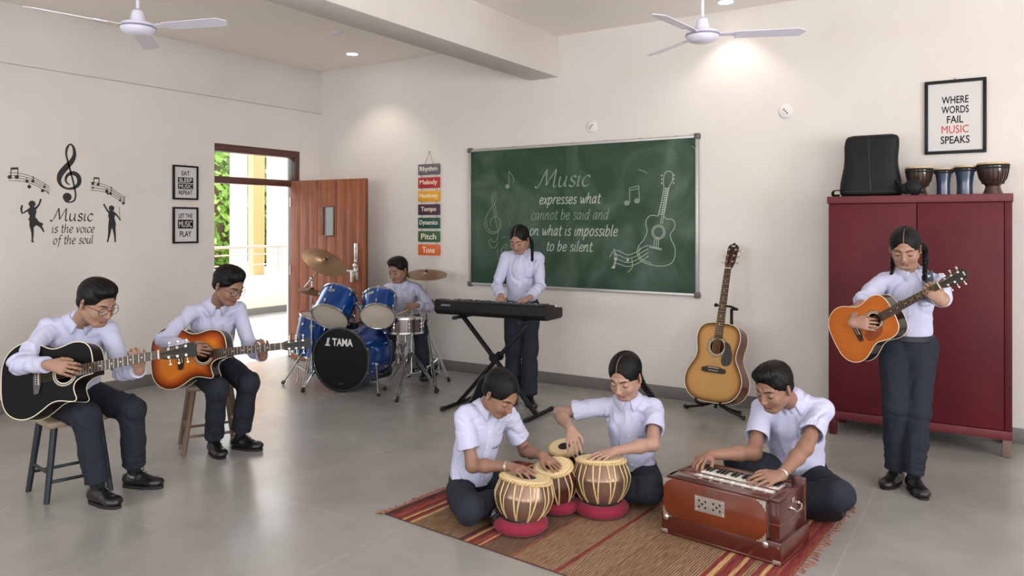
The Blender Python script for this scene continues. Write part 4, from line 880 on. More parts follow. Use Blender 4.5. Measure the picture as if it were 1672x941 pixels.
# ------------------------------------------------------------ harmonium
def harmonium():
    fl = floor_at(1080, 868, .008); frr = floor_at(1275, 926, .008); rr_ = floor_at(1321, 886, .008)
    ux = nrm(frr - fl); uy = nrm(np.cross(UP, ux)); Wd = np.linalg.norm(frr - fl); D = abs((rr_ - frr) @ uy); R = np.stack([ux, uy, UP], 1)
    t = thing('harmonium', 'reddish-brown wooden harmonium with nickel fittings on the rug', 'harmonium', mat=mat4(R, fl + np.array([0, 0, .0])))
    hw_ = M('harmonium_wood', (118, 52, 24), .3, coat=.4, rgb2=(88, 36, 18), vs=2.2, stretch=(1, 8, 8)); hw2_ = M('harmonium_dark_wood', (84, 30, 20), .26, coat=.7, rgb2=(66, 22, 16), vs=3, stretch=(1, 6, 6))
    nick = M('nickel', (196, 190, 184), .3, metal=.85, var=.06, vs=30)
    m = MB(); m.bb(0, Wd, 0, D, 0, .098, b=.004); m.bb(-.003, Wd + .003, -.003, D + .003, 0, .012, b=.003); m.build('base', hw2_, t)
    zt = .275; x0, x1 = .02, Wd - .012
    MB().bb(x1 - .055, x1, .018, D - .02, .098, zt + .005, b=.003).build('end_block', hw2_, t)
    MB().bb(x0, x0 + .018, .03, D - .02, .098, zt, b=.002).build('end_panel', hw2_, t)
    MB().bb(x0 + .018, x1 - .055, .10, D - .02, .098, zt - .022, b=.002).build('wind_chest', hw2_, t)
    m = MB(); m.bb(x1 - .062, x1 + .002, D - .03, D - .008, .098, zt + .03, b=.003); m.build('rear_rail', hw2_, t)
    m = MB(); m.bb(x0 + .0, x1 - .0, .018, .10, zt - .012, zt, b=.002); m.build('top_board', hw2_, t)
    # bellows: flap in front, pleats between flap and chest
    zb = .085; MB().bb(.012, Wd - .066, -.002, .016, zb, zt - .006, b=.004).build('bellows_flap', hw_, t)
    m = MB()
    for k in range(5): m.bb(.03, Wd - .052 - .004 * (k % 2), .018 + .014 * k, .030 + .014 * k, .10, zt - .016, b=.004)
    m.build('bellows', M('bellows_cloth', (96, 84, 78), .8), t)
    # grille plate with holes
    gx, gz, gw, gh = .255, .185, .15, .072; holes = []
    for cx in (-.037, .035):
        for a, b in ((0, 0), (-.016, .014), (.016, .014), (-.016, -.014), (.016, -.014)): holes.append(circ(cx + a, b, .0056, 12))
    q = MB(R=np.stack([np.array([1., 0, 0]), UP, np.array([0, -1., 0])], 1), t=(gx, -.002, gz)); q.prism([(-gw / 2, -gh / 2), (gw / 2, -gh / 2), (gw / 2, gh / 2), (-gw / 2, gh / 2)], .0005, .003, holes); q.build('grille_plate', nick, t)
    MB().bb(gx - gw / 2 + .01, gx + gw / 2 - .01, -.0032, -.0022, gz - .025, gz + .025).build('grille_cloth', M('grille_black', (14, 12, 12), .9), t)
    for a in (-1, 1):
        for b in (-1, 1): MB().ball((gx + a * (gw / 2 - .009), -.005, gz + b * (gh / 2 - .009)), .004, 8).build('screw', nick, t)
    q = MB()
    for k in range(4): q.torus((gx - .012 + k * .013, -.0028, zt - .028), (0, 1, 0), .0075, .0012, 20, 6)
    q.build('emblem', M('emblem_grey', (126, 112, 104), .4, metal=.6), t)
    fx1 = Wd - .066
    for (cx, cz, sx, sz) in ((.012, zt - .006, 1, -1), (.012, zb + .0, 1, 1), (fx1, zt - .006, -1, -1), (fx1, zb, -1, 1)):
        out = [(0, 0), (.046, 0), (.040, .006), (.030, .007), (.028, .014), (.016, .018), (.014, .028), (.007, .030), (.005, .040), (0, .046)]
        if sx * sz < 0: out = [(a * sx, b * sz) for a, b in out][::-1]
        else: out = [(a * sx, b * sz) for a, b in out]
        q = MB(R=np.stack([np.array([1., 0, 0]), UP, np.array([0, -1., 0])], 1), t=(cx, -.002, cz)); q.prism(out, .0003, .0022); q.build('corner_bracket', nick, t)
    for cx in (.028, fx1 - .002): MB(R=np.stack([np.array([1., 0, 0]), UP, np.array([0, -1., 0])], 1), t=(cx, -.0026, zb - .006)).lathe([(.014, 0), (.014, .003), (.010, .006), (0, .007)], seg=20).build('catch', nick, t)
    for cx in (.018, Wd - .018): MB().box((cx, -.003, .012), (.036, .003, .018), b=.001).build('foot_plate', nick, t)
    for cx in (.012, Wd - .014): MB().ball((cx, -.002, .075), .006, 8, (1, .6, 1)).build('stud', M('copper_stud', (170, 100, 70), .3, metal=1), t)
    # keyboard
    kx0, kx1 = .115, x1 - .07; nk = 21; kw = (kx1 - kx0) / nk; ivory = M('ivory_key', (226, 220, 212), .35, coat=.3); blk = M('ebony_key', (20, 18, 18), .3, coat=.3)
    for k in range(nk): MB().box((kx0 + kw * (k + .5), .215, zt - .010), (kw - .0012, .105, .014), b=.001).build('white_key', ivory, t)
    for k in range(nk):
        if k % 7 in (0, 1, 3, 4, 5): MB().box((kx0 + kw * (k + 1), .238, zt + .002), (kw * .58, .06, .012), b=.002).build('black_key', blk, t)
    MB().bb(kx0 - .002, kx1, .115, .150, zt - .02, zt - .002, b=.002).build('dial_strip', M('strip_mother_of_pearl', (208, 202, 198), .3, var=.25, vs=60), t)
    for k in range(7): MB().rod((kx0 + .03 + k * .055, .135, zt - .002), (kx0 + .03 + k * .055, .105, zt + .004), .004, 8).build('stop_knob', ivory, t)
    MB().bb(x0 + .018, x1 - .055, .150, .163, zt - .02, zt + .0, b=.002).build('key_slip', hw2_, t)
    MB().bb(x0 + .018, x1 - .055, .272, D - .02, zt - .03, zt + .004, b=.002).build('back_board', hw2_, t)
    MB().bb(x0 + .018, kx0 - .003, .10, .272, zt - .03, zt - .004, b=.002).build('left_deck', M('deck_mottled', (112, 66, 60), .3, var=.5, vs=60, coat=.4), t)
    # side handle and clasp
    m = MB(); yy = D * .55; m.tube(catmull([(x1, yy - .045, .215), (x1 + .016, yy - .043, .212), (x1 + .020, yy - .03, .200), (x1 + .020, yy, .196), (x1 + .020, yy + .03, .200), (x1 + .016, yy + .043, .212), (x1, yy + .045, .215)], 5), .0036, 8)
    m.ball((x1 + .002, yy - .045, .215), .008, 8); m.ball((x1 + .002, yy + .045, .215), .008, 8); m.build('side_handle', nick, t)
    MB().box((x1 + .002, D * .5, .245), (.004, .03, .022), b=.001).build('clasp', nick, t)
    MB().bb(x1 - .055, x1 + .002, .016, D - .018, .168, .171).build('seam_strip', M('seam', (120, 70, 50), .3, coat=.5), t)
    return t, R, fl, Wd, D, zt
HARM = harmonium()
# ------------------------------------------------------------ guitars
def burst_mat(name, mid, inner, edge, gloss=.18, w=.05):
    m = bpy.data.materials.new(name); m.use_nodes = True; n = m.node_tree; b = n.nodes['Principled BSDF']; at_ = n.nodes.new('ShaderNodeAttribute'); at_.attribute_name = 'edge'
    r = n.nodes.new('ShaderNodeValToRGB'); e = r.color_ramp.elements; e[0].position = .0; e[0].color = lin(edge); e[1].position = 1; e[1].color = lin(mid)
    if inner: q = e.new(.45); q.color = lin(inner)
    no = n.nodes.new('ShaderNodeTexNoise'); tc = n.nodes.new('ShaderNodeTexCoord'); mp = n.nodes.new('ShaderNodeMapping'); mp.inputs['Scale'].default_value = (140, 3, 3); n.links.new(tc.outputs['Object'], mp.inputs[0]); n.links.new(mp.outputs[0], no.inputs['Vector'])
    mx = n.nodes.new('ShaderNodeMix'); mx.data_type = 'RGBA'; mx.blend_type = 'MULTIPLY'; mx.inputs[0].default_value = .22
    n.links.new(at_.outputs['Fac'], r.inputs[0]); n.links.new(r.outputs[0], mx.inputs[6]); n.links.new(no.outputs[0], mx.inputs[7]); n.links.new(mx.outputs[2], b.inputs['Base Color']); b.inputs['Roughness'].default_value = gloss; b.inputs['Coat Weight'].default_value = 0; b.inputs['Specular IOR Level'].default_value = .12
    return m
HALF = [(0, .0), (.045, .001), (.10, .008), (.150, .032), (.184, .075), (.198, .125), (.192, .175), (.168, .225), (.145, .265), (.136, .300), (.140, .340), (.150, .385), (.150, .425), (.136, .465), (.105, .492), (.06, .503), (.028, .505)]
CUT = [(0, .0), (.045, .001), (.10, .008), (.150, .032), (.184, .075), (.198, .125), (.192, .175), (.168, .225), (.145, .265), (.136, .300), (.140, .335), (.150, .375), (.153, .402), (.140, .412), (.115, .404), (.085, .398), (.058, .408), (.040, .435), (.032, .47), (.030, .505)]
def guitar(name, label, R, o, S, top, side, cut=False, pick=None, bind=(226, 214, 186), head=(48, 26, 18), hstyle=0, pegs=(205, 200, 190), mark=None):
    """o: the tail end of the front face; R columns: x (treble side), y (towards headstock), z out of the face"""
    M4 = mat4(R * S, o); t = thing(name, label, 'guitar', mat=M4)
    rt_ = [tuple(p) for p in catmull([np.array(p) for p in (CUT if cut else HALF)], 4)]; lf = [(-a, b) for a, b in [tuple(p) for p in catmull([np.array(p) for p in HALF], 4)]][::-1]
    out = rt_ + lf[:-1]
    cc = []; 
    for p in out:
        if not cc or math.hypot(p[0] - cc[-1][0], p[1] - cc[-1][1]) > 1e-4: cc.append(p)
    out = cc; A = np.array(out); SH = (0, .352)
    hole = circ(SH[0], SH[1], .049, 36)
    inner = []
    for i in range(-16, 17):
        for j in range(0, 42):
            p = (i * .0125, j * .0125)
            if math.hypot(p[0], p[1] - SH[1]) < .055 or not inside(p, out): continue
            if np.min(np.hypot(A[:, 0] - p[0], A[:, 1] - p[1])) < .006: continue
            inner.append(p)
    vs, fs = plate(out, [hole], inner); m = MB(); m.add([(p[0], p[1], 0) for p in vs], fs); ob = m.build('top', top, t)
    at_ = ob.data.attributes.new('edge', 'FLOAT', 'POINT'); at_.data.foreach_set('value', [float(min(1, np.min(np.hypot(A[:, 0] - p[0], A[:, 1] - p[1])) / .075)) for p in vs])
    # back and sides as one shell
    n = len(out); m = MB(); V = [(p[0], p[1], -.0005) for p in out] + [(p[0], p[1], -.10 - .012 * (1 - p[1] / .5)) for p in out]; m.add(V, [[i, i + n, (i + 1) % n + n, (i + 1) % n] for i in range(n)])
    v2, f2 = plate(out, [], [q for k, q in enumerate(inner) if k % 3 == 0]); m.add([(p[0], p[1], -.10 - .012 * (1 - p[1] / .5) - .008 * min(1, float(np.min(np.hypot(A[:, 0] - p[0], A[:, 1] - p[1]))) / .08)) for p in v2], [q[::-1] for q in f2]); m.build('back_and_sides', side, t)
    bm_ = M('binding_%d_%d' % (bind[0], bind[2]), bind, .4)
    MB().tube([(p[0] * 1.0, p[1], -.001) for p in out], .0028, 6, closed=True).build('binding', bm_, t); MB().tube([(p[0], p[1], -.10 - .012 * (1 - p[1] / .5)) for p in out], .0026, 6, closed=True).build('back_binding', bm_, t)
    for k, (r, c) in enumerate(((.053, (222, 212, 190)), (.0585, (70, 50, 36)), (.064, (206, 196, 172)), (.068, (52, 42, 36)))): MB().lathe([(r - .0024, 0), (r - .0024, .0006), (r + .0024, .0006), (r + .0024, 0)], o=(SH[0], SH[1], 0), seg=44, close=True).build('rosette', M('rosette%d' % k, c, .4), t)
    if pick:
        P = [(.052, .385), (.085, .372), (.105, .33), (.112, .28), (.10, .245), (.062, .235), (.040, .262), (.045, .30), (.056, .33)]; P = [tuple(p) for p in catmull([np.array(p) for p in P], 4, True)]
        MB().prism(P, .0002, .0016).build('pickguard', M('pickguard%d' % pick[0], pick, .2, coat=.6), t)
    dk = M('rosewood', (46, 30, 24), .4, var=.25, vs=20)
    br = MB(); br.prism([(-.082, .188), (-.05, .184), (.05, .184), (.082, .188), (.082, .212), (.035, .224), (-.035, .224), (-.082, .212)], .0002, .009); b_ = br.build('bridge', dk, t)
    MB().box((0, .2145, .011), (.076, .003, .006), b=.001).build('saddle', M('bone', (232, 226, 210), .4), b_)
    for k in range(6): MB().ball(((k - 2.5) * .0115, .198, .0105), .0032, 8).build('bridge_pin', M('bone', (232, 226, 210), .4), b_)
    NUT = .8635; nk = MB()
    nw = lambda y: .0215 + (NUT - y) / .46 * .0065
    vs = []; K = 10
    for y, dp in ((.495, .05), (.53, .026), (.60, .021), (.75, .019), (.86, .018), (.885, .016)):
        for k in range(K + 1): a = PI * k / K; vs.append((nw(min(y, NUT)) * math.cos(a), y, .001 - dp * math.sin(a)))
    f = [[i * (K + 1) + k, i * (K + 1) + k + 1, (i + 1) * (K + 1) + k + 1, (i + 1) * (K + 1) + k] for i in range(5) for k in range(K)] + [[i * (K + 1), (i + 1) * (K + 1), (i + 1) * (K + 1) + K, i * (K + 1) + K] for i in range(5)] + [list(range(K + 1)), [5 * (K + 1) + k for k in range(K, -1, -1)]]
    nk.add(vs, f); nk.build('neck', side if name != 'x' else side, t)
    fb = MB(); fb.prism([(-nw(.402), .402), (nw(.402), .402), (nw(NUT), NUT), (-nw(NUT), NUT)], .0005, .0065); fbo = fb.build('fretboard', dk, t)
    sc = .648
    for k in range(1, 20):
        y = NUT - sc * (1 - 2 ** (-k / 12))
        if y > .405: MB().box((0, y, .0068), (2 * nw(y), .0022, .0016)).build('fret', steel, fbo)
    for k in (3, 5, 7, 9, 12, 15):
        y = NUT - sc * (1 - 2 ** (-(k - .5) / 12)); MB().lathe([(.004, .0066), (.004, .0071), (0, .0071)], o=(0, y, 0), seg=12).build('inlay', M('bone', (232, 226, 210), .4), fbo)
    MB().box((0, NUT + .003, .005), (.045, .006, .011), b=.001).build('nut', M('bone', (232, 226, 210), .4), t)
    # headstock tilts back
    tl = math.radians(12); Rh = rotx(-tl); hs = MB(R=Rh, t=(0, NUT + .006, 0.002))
    ho = [(-.021, 0), (.021, 0), (.030, .03), (.037, .17), (.022, .183), (0, .178), (-.022, .183), (-.037, .17), (-.030, .03)] if hstyle == 0 else [(-.021, 0), (.021, 0), (.032, .035), (.036, .15), (.028, .165), (.012, .172), (0, .185), (-.012, .172), (-.028, .165), (-.036, .15), (-.032, .035)]
    hs.prism(ho, -.014, .0); hso = hs.build('headstock', M('head_%d' % head[0], tuple(int(q * .6) for q in head), .4, coat=.1, spec=.3), t)
    pm = M('peg_%d' % pegs[0], pegs, .25, metal=.8)
    for sx in (-1, 1):
        for k in range(3):
            y = .045 + .043 * k; x = sx * (.021 + .0012 * k); q = MB(R=Rh, t=(0, NUT + .006, .002)); q.rod((x, y, -.002), (x, y, .012), .0032, 8); q.lathe([(.007, 0), (.007, .002), (0, .003)], o=(x, y, 0), seg=12); q.rod((x, y, -.018), (sx * .050, y, -.018), .0028, 6); q.ball((sx * .056, y, -.018), .009, 10, (1, .8, .55)); q.box((x, y, -.018), (.016, .02, .009), b=.003); q.build('tuning_peg', pm, t)
    if mark: 
        v, f = fit_text(mark, .026, .010, bold=.02); v, f = solid(v, f, .0002, .0008); q = MB(R=Rh, t=(0, NUT + .006, .002)); q2 = [(p[0], p[1] + .158, p[2]) for p in v]; q.add(q2, f); q.build('head_logo', M('bone', (232, 226, 210), .4), hso, smooth=False)
    for k in range(6):
        u = (k - 2.5); sx = -1 if k < 3 else 1; j = k if k < 3 else 5 - k; yy = .045 + .043 * (2 - (2 - j)); x = sx * (.021 + .0012 * j)
        pe = Rh @ np.array([x, .045 + .043 * j, .010]) + np.array([0, NUT + .006, .002])
        MB().tube([(u * .0105, .216, .0125), (u * .0072, NUT + .003, .0108), tuple(pe)], .0007 if k > 2 else .001, 5).build('string', M('bronze_string', (176, 150, 110), .35, metal=1), t)
    return t
def guitar_frame(bridge, nut, nrmal):
    """world points of bridge (y=.204) and nut (y=.8635)"""
    y = nut - bridge; L = np.linalg.norm(y); S = L / (.8635 - .204); y = y / L; z = nrmal - y * (nrmal @ y); z = nrm(z); x = np.cross(y, z); R = np.stack([x, y, z], 1)
    return R, bridge - y * .204 * S, S
blk_top = burst_mat('black_lacquer', (4, 4, 5), None, (4, 4, 4), .5); blk_side = M('black_lacquer_side', (6, 6, 6), .35, spec=.2)
sun_top = burst_mat('sunburst', (222, 128, 44), (170, 74, 26), (22, 12, 12), .36); sun_side = M('dark_mahogany', (34, 18, 15), .3, coat=.2)
tob_top = burst_mat('tobacco_burst', (206, 158, 98), (200, 148, 88), (52, 26, 16), .36); tob_side = M('mahogany_side', (104, 54, 36), .22, coat=.6, var=.2, vs=4)
nat_top = burst_mat('orange_spruce', (196, 110, 46), None, (186, 98, 40), .34); nat_side = M('dark_gloss_side', (26, 10, 10), .15, coat=.5)
G = {}
G['a'] = guitar_frame(at(62, 618, 4.02), at(259, 579.5, 3.98), vdir(2, -16))
guitar('acoustic_guitar', 'black cutaway acoustic guitar played by the boy at the far left', *G['a'], blk_top, blk_side, cut=True, head=(20, 18, 18))
G['b'] = guitar_frame(at(296, 583, 4.93), at(458.8, 565.5, 4.88), vdir(4, -10))
guitar('acoustic_guitar', 'orange and black sunburst cutaway guitar played by the seated boy beside the doorway', *G['b'], sun_top, sun_side, cut=True, head=(24, 20, 20))
G['c'] = guitar_frame(at(1165.6, 604, 5.92), at(1188.7, 439, 6.08), vdir(-44, -14))
guitar('acoustic_guitar', 'unplayed sunburst guitar resting on a floor stand by the back wall', *G['c'], tob_top, tob_side, pick=(20, 20, 20), head=(84, 44, 30), hstyle=1, mark='ooo')
G['d'] = guitar_frame(at(1399.5, 539, 4.22), at(1533, 466.6, 3.84), vdir(-40, -12))
guitar('acoustic_guitar', 'orange-topped acoustic guitar with dark glossy sides, held by the standing girl', *G['d'], nat_top, nat_side, pick=(142, 70, 38), head=(38, 22, 18), hstyle=1, mark='ooo')
# guitar stand
def gstand():
    R, o, S = G['c']; blk = M('black_metal', (12, 12, 13), .5, spec=.3); rub = M('black_rubber', (30, 30, 31), .8)
    tail = o.copy(); base = np.array([tail[0] + .01, tail[1] + .02, 0]); base = o + R @ np.array([0, .0, -.10]) * 1.0; base[2] = 0
    t = thing('guitar_stand', 'black tubular tripod stand holding the sunburst guitar by the back wall', 'guitar stand', base)
    nk = o + R @ np.array([0, .60, -.03]) * S - base; top = o + R @ np.array([0, .62, -.12]) * S - base
    for p in (floor_at(1120, 667), floor_at(1215, 686), np.array([base[0] + .12, base[1] + .22, 0])):
        q = p - base; q[2] = .015; m = MB(); m.tube([(0, 0, .13), q * .45 + np.array([0, 0, .06]), q], .011, 8); m.build('leg', blk, t); MB().tube([q * .93 + np.array([0, 0, .002]), q * 1.04], .016, 8).build('rubber_foot', rub, t)
    MB().tube([(0, 0, .08), (0, 0, .3), top * np.array([1, 1, .85]), top], .012, 10).build('post', blk, t)
    x = R[:, 0]; z = R[:, 2]
    m = MB(); m.tube(catmull([top, top + x * .05, top + x * .055 + z * .05, top + x * .05 + z * .12], 4), .009, 8); m.tube([top + x * .05 + z * .12, top - x * .062 + z * .135], .008, 8); m.ball(top - x * .065 + z * .135, .016, 10); m.build('neck_yoke', blk, t)
    lo = o + R @ np.array([0, -.004, -.1]) * S - base
    m = MB()
    for sx in (-1, 1): e = o + R @ np.array([sx * .085, -.012, .01]) * S - base; m.tube(catmull([(0, 0, .13), o + R @ np.array([sx * .085, -.018, -.09]) * S - base, e, e + z * .012 + R[:, 1] * .03], 4), .010, 8)
    m.build('cradle', blk, t)
gstand()
# ------------------------------------------------------------ stools
def stool(name, label, feet, zs, mat_leg, mat_seat, half, bevel=.012, th=.036):
    c = sum(feet) / 4; t = thing(name, label, 'stool', c); ex = nrm(feet[1] - feet[0]); ey = nrm(np.cross(UP, ex)); R = np.stack([ex, ey, UP], 1)
    MB(R=R).box((0, 0, zs - th / 2), (half * 2, half * 2, th), b=bevel).build('seat', mat_seat, t)
    tops = []
    for f in feet:
        q = f - c; tp = q * (half - .035) / max(abs((R.T @ q)[:2])); tp = R @ np.array([math.copysign(half - .04, (R.T @ q)[0]), math.copysign(half - .04, (R.T @ q)[1]), zs - th]); tops.append((q, tp))
        m = MB(); m.tube([q, tp], [.015, .019], 12); m.build('leg', mat_leg, t)
    for a, b, h in ((0, 1, .17), (1, 2, .12), (2, 3, .17), (3, 0, .12)):
        pa_ = tops[a][0] * (1 - h / zs) + tops[a][1] * (h / zs); pb_ = tops[b][0] * (1 - h / zs) + tops[b][1] * (h / zs); MB().rod(pa_, pb_, .009, 10).build('stretcher', mat_leg, t)
    return t
st_wood = M('stool_seat_wood', (150, 128, 106), .5, var=.2, vs=5, stretch=(8, 1, 1))
stool('stool', 'square wood-topped stool with dark metal legs under the far left guitarist', [np.array([-4.62, 2.16, 0]), np.array([-4.33, 2.115, 0]), np.array([-4.25, 2.42, 0]), np.array([-4.55, 2.47, 0])], .435, M('dark_steel_leg', (50, 54, 60), .4, metal=.5), st_wood, .155)
stool('stool', 'brown wooden stool under the guitarist beside the doorway', [np.array([-4.75, 3.19, 0]), np.array([-4.50, 3.05, 0]), np.array([-4.33, 3.36, 0]), np.array([-4.60, 3.50, 0])], .44, M('brown_leg', (116, 94, 76), .5, var=.2, vs=8, stretch=(1, 1, .2)), M('worn_wood', (142, 118, 96), .5, var=.2, vs=6), .155, bevel=.016)
# ------------------------------------------------------------ drum kit
blue = M('blue_lacquer', (12, 82, 165), .25, metal=.5, coat=.6, rgb2=(8, 56, 130), vs=2.5); rubber = M('black_rubber', (30, 30, 31), .8); blkm = M('black_metal', (12, 12, 13), .5, spec=.3)
clear_head = M('tom_head', (196, 184, 168), .45, var=.08, vs=9); blk_head = M('black_head', (7, 7, 8), .5, spec=.25)
def drum(name, label, c, ax, r, h, shell, heads, lugs=6, hoop=None, hoopm=None, hr=.006, split=False, up=(0, 0, 1), badge=None):
    """c: centre; ax: from the resonant head to the batter head"""
    F = frame(ax, up); t = thing(name, label, 'drum', mat=mat4(F, c)); hm = hoopm or chrome
    MB().lathe([(r, -h / 2), (r, h / 2), (r - .008, h / 2), (r - .008, -h / 2)], seg=56, close=True).build('shell', shell, t)
    for s_, hd in ((-1, heads[0]), (1, heads[1])):
        MB().lathe([(r + .002, s_ * h / 2 - s_ * .004), (r + .002, s_ * (h / 2 + .004)), (r - .012, s_ * (h / 2 + .005)), (0, s_ * (h / 2 + .005))] if s_ > 0 else [(0, -h / 2 - .005), (r - .012, -h / 2 - .005), (r + .002, -h / 2 - .004), (r + .002, -h / 2 + .004)], seg=56).build('head', hd, t)
        MB().lathe([(r + .003, s_ * (h / 2 - .006)), (r + .003 + hr, s_ * (h / 2 - .006)), (r + .003 + hr, s_ * (h / 2 + .012)), (r + .001, s_ * (h / 2 + .014)), (r - .003, s_ * (h / 2 + .010))], seg=56, close=True).build('hoop', hoop or hm, t)
    for k in range(lugs):
        a = 2 * PI * (k + .5) / lugs; cx, cy = math.cos(a), math.sin(a); Rk = np.stack([np.array([cx, cy, 0]), np.array([-cy, cx, 0]), UP], 1)
        for s_ in ((-1, 1) if split else (-1, 1)):
            z = s_ * h * (.30 if h > .16 else .12); m = MB(R=Rk, t=(cx * r, cy * r, z)); m.ball((.008, 0, 0), .011, 10, (1, .9, 1.9)); m.rod((.011, 0, s_ * .012), (.011, 0, s_ * (h / 2 + .010) - z), .0028, 6)
            m.box((.011, 0, s_ * (h / 2 + .004) - z), (.016, .016, .014), b=.003); m.build('lug', hm, t)
    if badge:
        a = badge[0]; Rk = np.stack([np.array([-math.sin(a), math.cos(a), 0]), UP, np.array([math.cos(a), math.sin(a), 0])], 1); m = MB(R=Rk, t=(math.cos(a) * (r + .001), math.sin(a) * (r + .001), h * badge[1])); m.box((0, 0, 0), (.05, .026, .003), b=.004); b_ = m.build('badge', M('badge_silver', (196, 186, 172), .4, metal=.5), t)
        v, f = fit_text('TAMA', .036, .010, bold=.02); v, f = solid(v, f, .0016, .0022); m = MB(R=Rk, t=(math.cos(a) * (r + .001), math.sin(a) * (r + .001), h * badge[1])); m.add(v, f); m.build('lettering', blkm, b_, smooth=False)
    return t, F
bc = at(557, 590, 6.86); hv = nrm(np.array([-(ray(557, 590))[0], -(ray(557, 590))[1], 0])); left = np.cross(UP, -hv)   # towards viewer; image-left
left = nrm(np.cross(hv, UP)); 
if left @ RT > 0: left = -left
fa = nrm(hv * math.cos(math.radians(30)) + left * math.sin(math.radians(30)))   # the front head faces here
BR = .272; bc[2] = BR + .022; Bd = .46
bt, BF = drum('bass_drum', 'large blue bass drum with black front head and white lettering', bc - fa * Bd / 2, -fa, BR, Bd, blue, (blk_head, clear_head), 8, hoop=M('black_hoop', (18, 18, 20), .3, coat=.5), hr=.014, badge=None)
# lettering on the front head
Rf = np.stack([nrm(np.cross(UP, fa)), UP, fa], 1); o_ = BF.T @ (bc + fa * .0065 - (bc - fa * Bd / 2)); Rl = BF.T @ Rf
v, f = fit_text('TAMA', .205, .068, bold=.025); v, f = solid(v, f, 0, .001); m = MB(R=Rl, t=o_); m.add([(p[0] + .018, p[1] + .155, p[2]) for p in v], f)
for s_ in (0, .014): m.prism([(-.150 + s_, .119), (-.141 + s_, .119), (-.125 + s_, .190), (-.134 + s_, .190)], 0, .001 + s_ * .001)
m.prism([(-.160, .119), (-.108, .119), (-.106, .128), (-.158, .128)], 0, .0012); m.build('head_lettering', M('white_print', (226, 226, 222), .5), bt, smooth=False)
v, f = fit_text('TAMA', .05, .007, bold=.01); v, f = solid(v, f, 0, .001); m = MB(R=Rl, t=o_); m.add([(p[0], p[1] - .215, p[2]) for p in v], f); m.build('small_lettering', M('grey_print', (110, 110, 110), .5), bt, smooth=False)
def w2l(t_c, F, p): return F.T @ (np.array(p) - t_c)
bcc = bc - fa * Bd / 2
for px, py, d, sx in ((494, 640, None, 1), (618, 648, None, 1)):
    q = floor_at(px, py); sd_ = nrm(np.cross(fa, UP)); sd_ = sd_ * (1 if sd_ @ RT > 0 else -1) * (1 if px > 560 else -1); st = bcc + fa * .10 + sd_ * (BR + .012) * .98 + UP * -.05
    m = MB(); m.tube([w2l(bcc, BF, st), w2l(bcc, BF, q + UP * .02)], [.009, .007], 10); m.build('spur', chrome, bt); m = MB(); m.tube([w2l(bcc, BF, q + UP * .03), w2l(bcc, BF, q + UP * .004)], [.012, .016], 10); m.build('spur_foot', rubber, bt)
    m = MB(); m.ball(w2l(bcc, BF, st), .024, 10); m.build('spur_bracket', chrome, bt)
# toms
def tom(label, pb, pt, r, h, bd, up=(0, 0, 1)):
    """pb, pt: pixel+distance of bottom-head centre and top-head centre"""
    B = at(*pb); T = at(*pt); ax = nrm(T - B); return drum('tom_drum', label, (B + T) / 2, ax, r, h, blue, (clear_head, clear_head), 6, badge=bd), (B + T) / 2, ax
def az_of(F, v): l = F.T @ v; return math.atan2(l[1], l[0])
T1 = tom('left blue tom drum tilted sideways above the bass drum', (537.5, 521, 6.86), (556.5, 482, 7.06), .168, .245, None)
T2 = tom('right blue tom drum above the bass drum, nearer the drummer', (616, 520, 6.80), (621, 486, 7.00), .152, .205, None)
for (tt, F), c_, ax_ in (T1, T2):
    a = az_of(F, -FW - RT * .25); r_ = .168 if tt is T1[0][0] else .152; Rk = np.stack([np.array([-math.sin(a), math.cos(a), 0]), UP, np.array([math.cos(a), math.sin(a), 0])], 1)
    m = MB(R=Rk, t=(math.cos(a) * (r_ + .001), math.sin(a) * (r_ + .001), .05)); m.box((0, 0, 0), (.052, .028, .003), b=.004); b_ = m.build('badge', M('badge_silver', (196, 186, 172), .4, metal=.5), tt)
    v, f = fit_text('TAMA', .036, .010, bold=.02); v, f = solid(v, f, .0016, .0022); m = MB(R=Rk, t=(math.cos(a) * (r_ + .001), math.sin(a) * (r_ + .001), .05)); m.add(v, f); m.build('lettering', blkm, b_, smooth=False)
# tom holder rising from the bass drum: its posts are part of the drum
top_b = bcc + fa * .05 + UP * BR
m = MB(); m.box(w2l(bcc, BF, top_b + UP * .012), (.12, .05, .07), b=.008); m.build('tom_mount', blkm, bt)
sd = nrm(np.cross(fa, UP)); sd = sd if sd @ RT > 0 else -sd
for k, ((tt, F), c_, ax_) in enumerate((T1, T2)):
    s_ = -1 if k == 0 else 1; p0 = top_b + sd * s_ * .035 + UP * .01; p1 = p0 + UP * .20 + sd * s_ * .015; r_ = .168 if k == 0 else .152
    tw = c_ + nrm((p1 - c_) - ax_ * ((p1 - c_) @ ax_)) * (r_ + .01)
    m = MB(); m.tube([w2l(bcc, BF, p0), w2l(bcc, BF, p1)], .011, 10); m.ball(w2l(bcc, BF, p1), .022, 10); m.tube([w2l(bcc, BF, p1), w2l(bcc, BF, tw)], .010, 10)
    m.ball(w2l(bcc, BF, tw), .024, 10); m.rod(w2l(bcc, BF, p1 - sd * .04), w2l(bcc, BF, p1 + sd * .04), .006); m.build('tom_holder', chrome, bt)
# floor tom
fc = at(519, 548, 7.42); fax = nrm(UP * 1.0 + RT * .22 - FW * .02)
ft, FF = drum('floor_tom', 'large blue floor tom half hidden behind the bass drum, below the left tom', fc, fax, .205, .36, blue, (clear_head, clear_head), 6)
for k in range(3):
    a = 2 * PI * k / 3 + .5; q = fc + np.array([math.cos(a), math.sin(a), 0]) * .225; top = q + UP * .05; lo = q.copy(); lo[2] = .0; m = MB(); m.tube([w2l(fc, FF, top), w2l(fc, FF, lo + UP * .03 + (q - fc) * .12), w2l(fc, FF, lo + UP * .008 + (q - fc) * .2)], .006, 8); m.build('leg', chrome, ft)
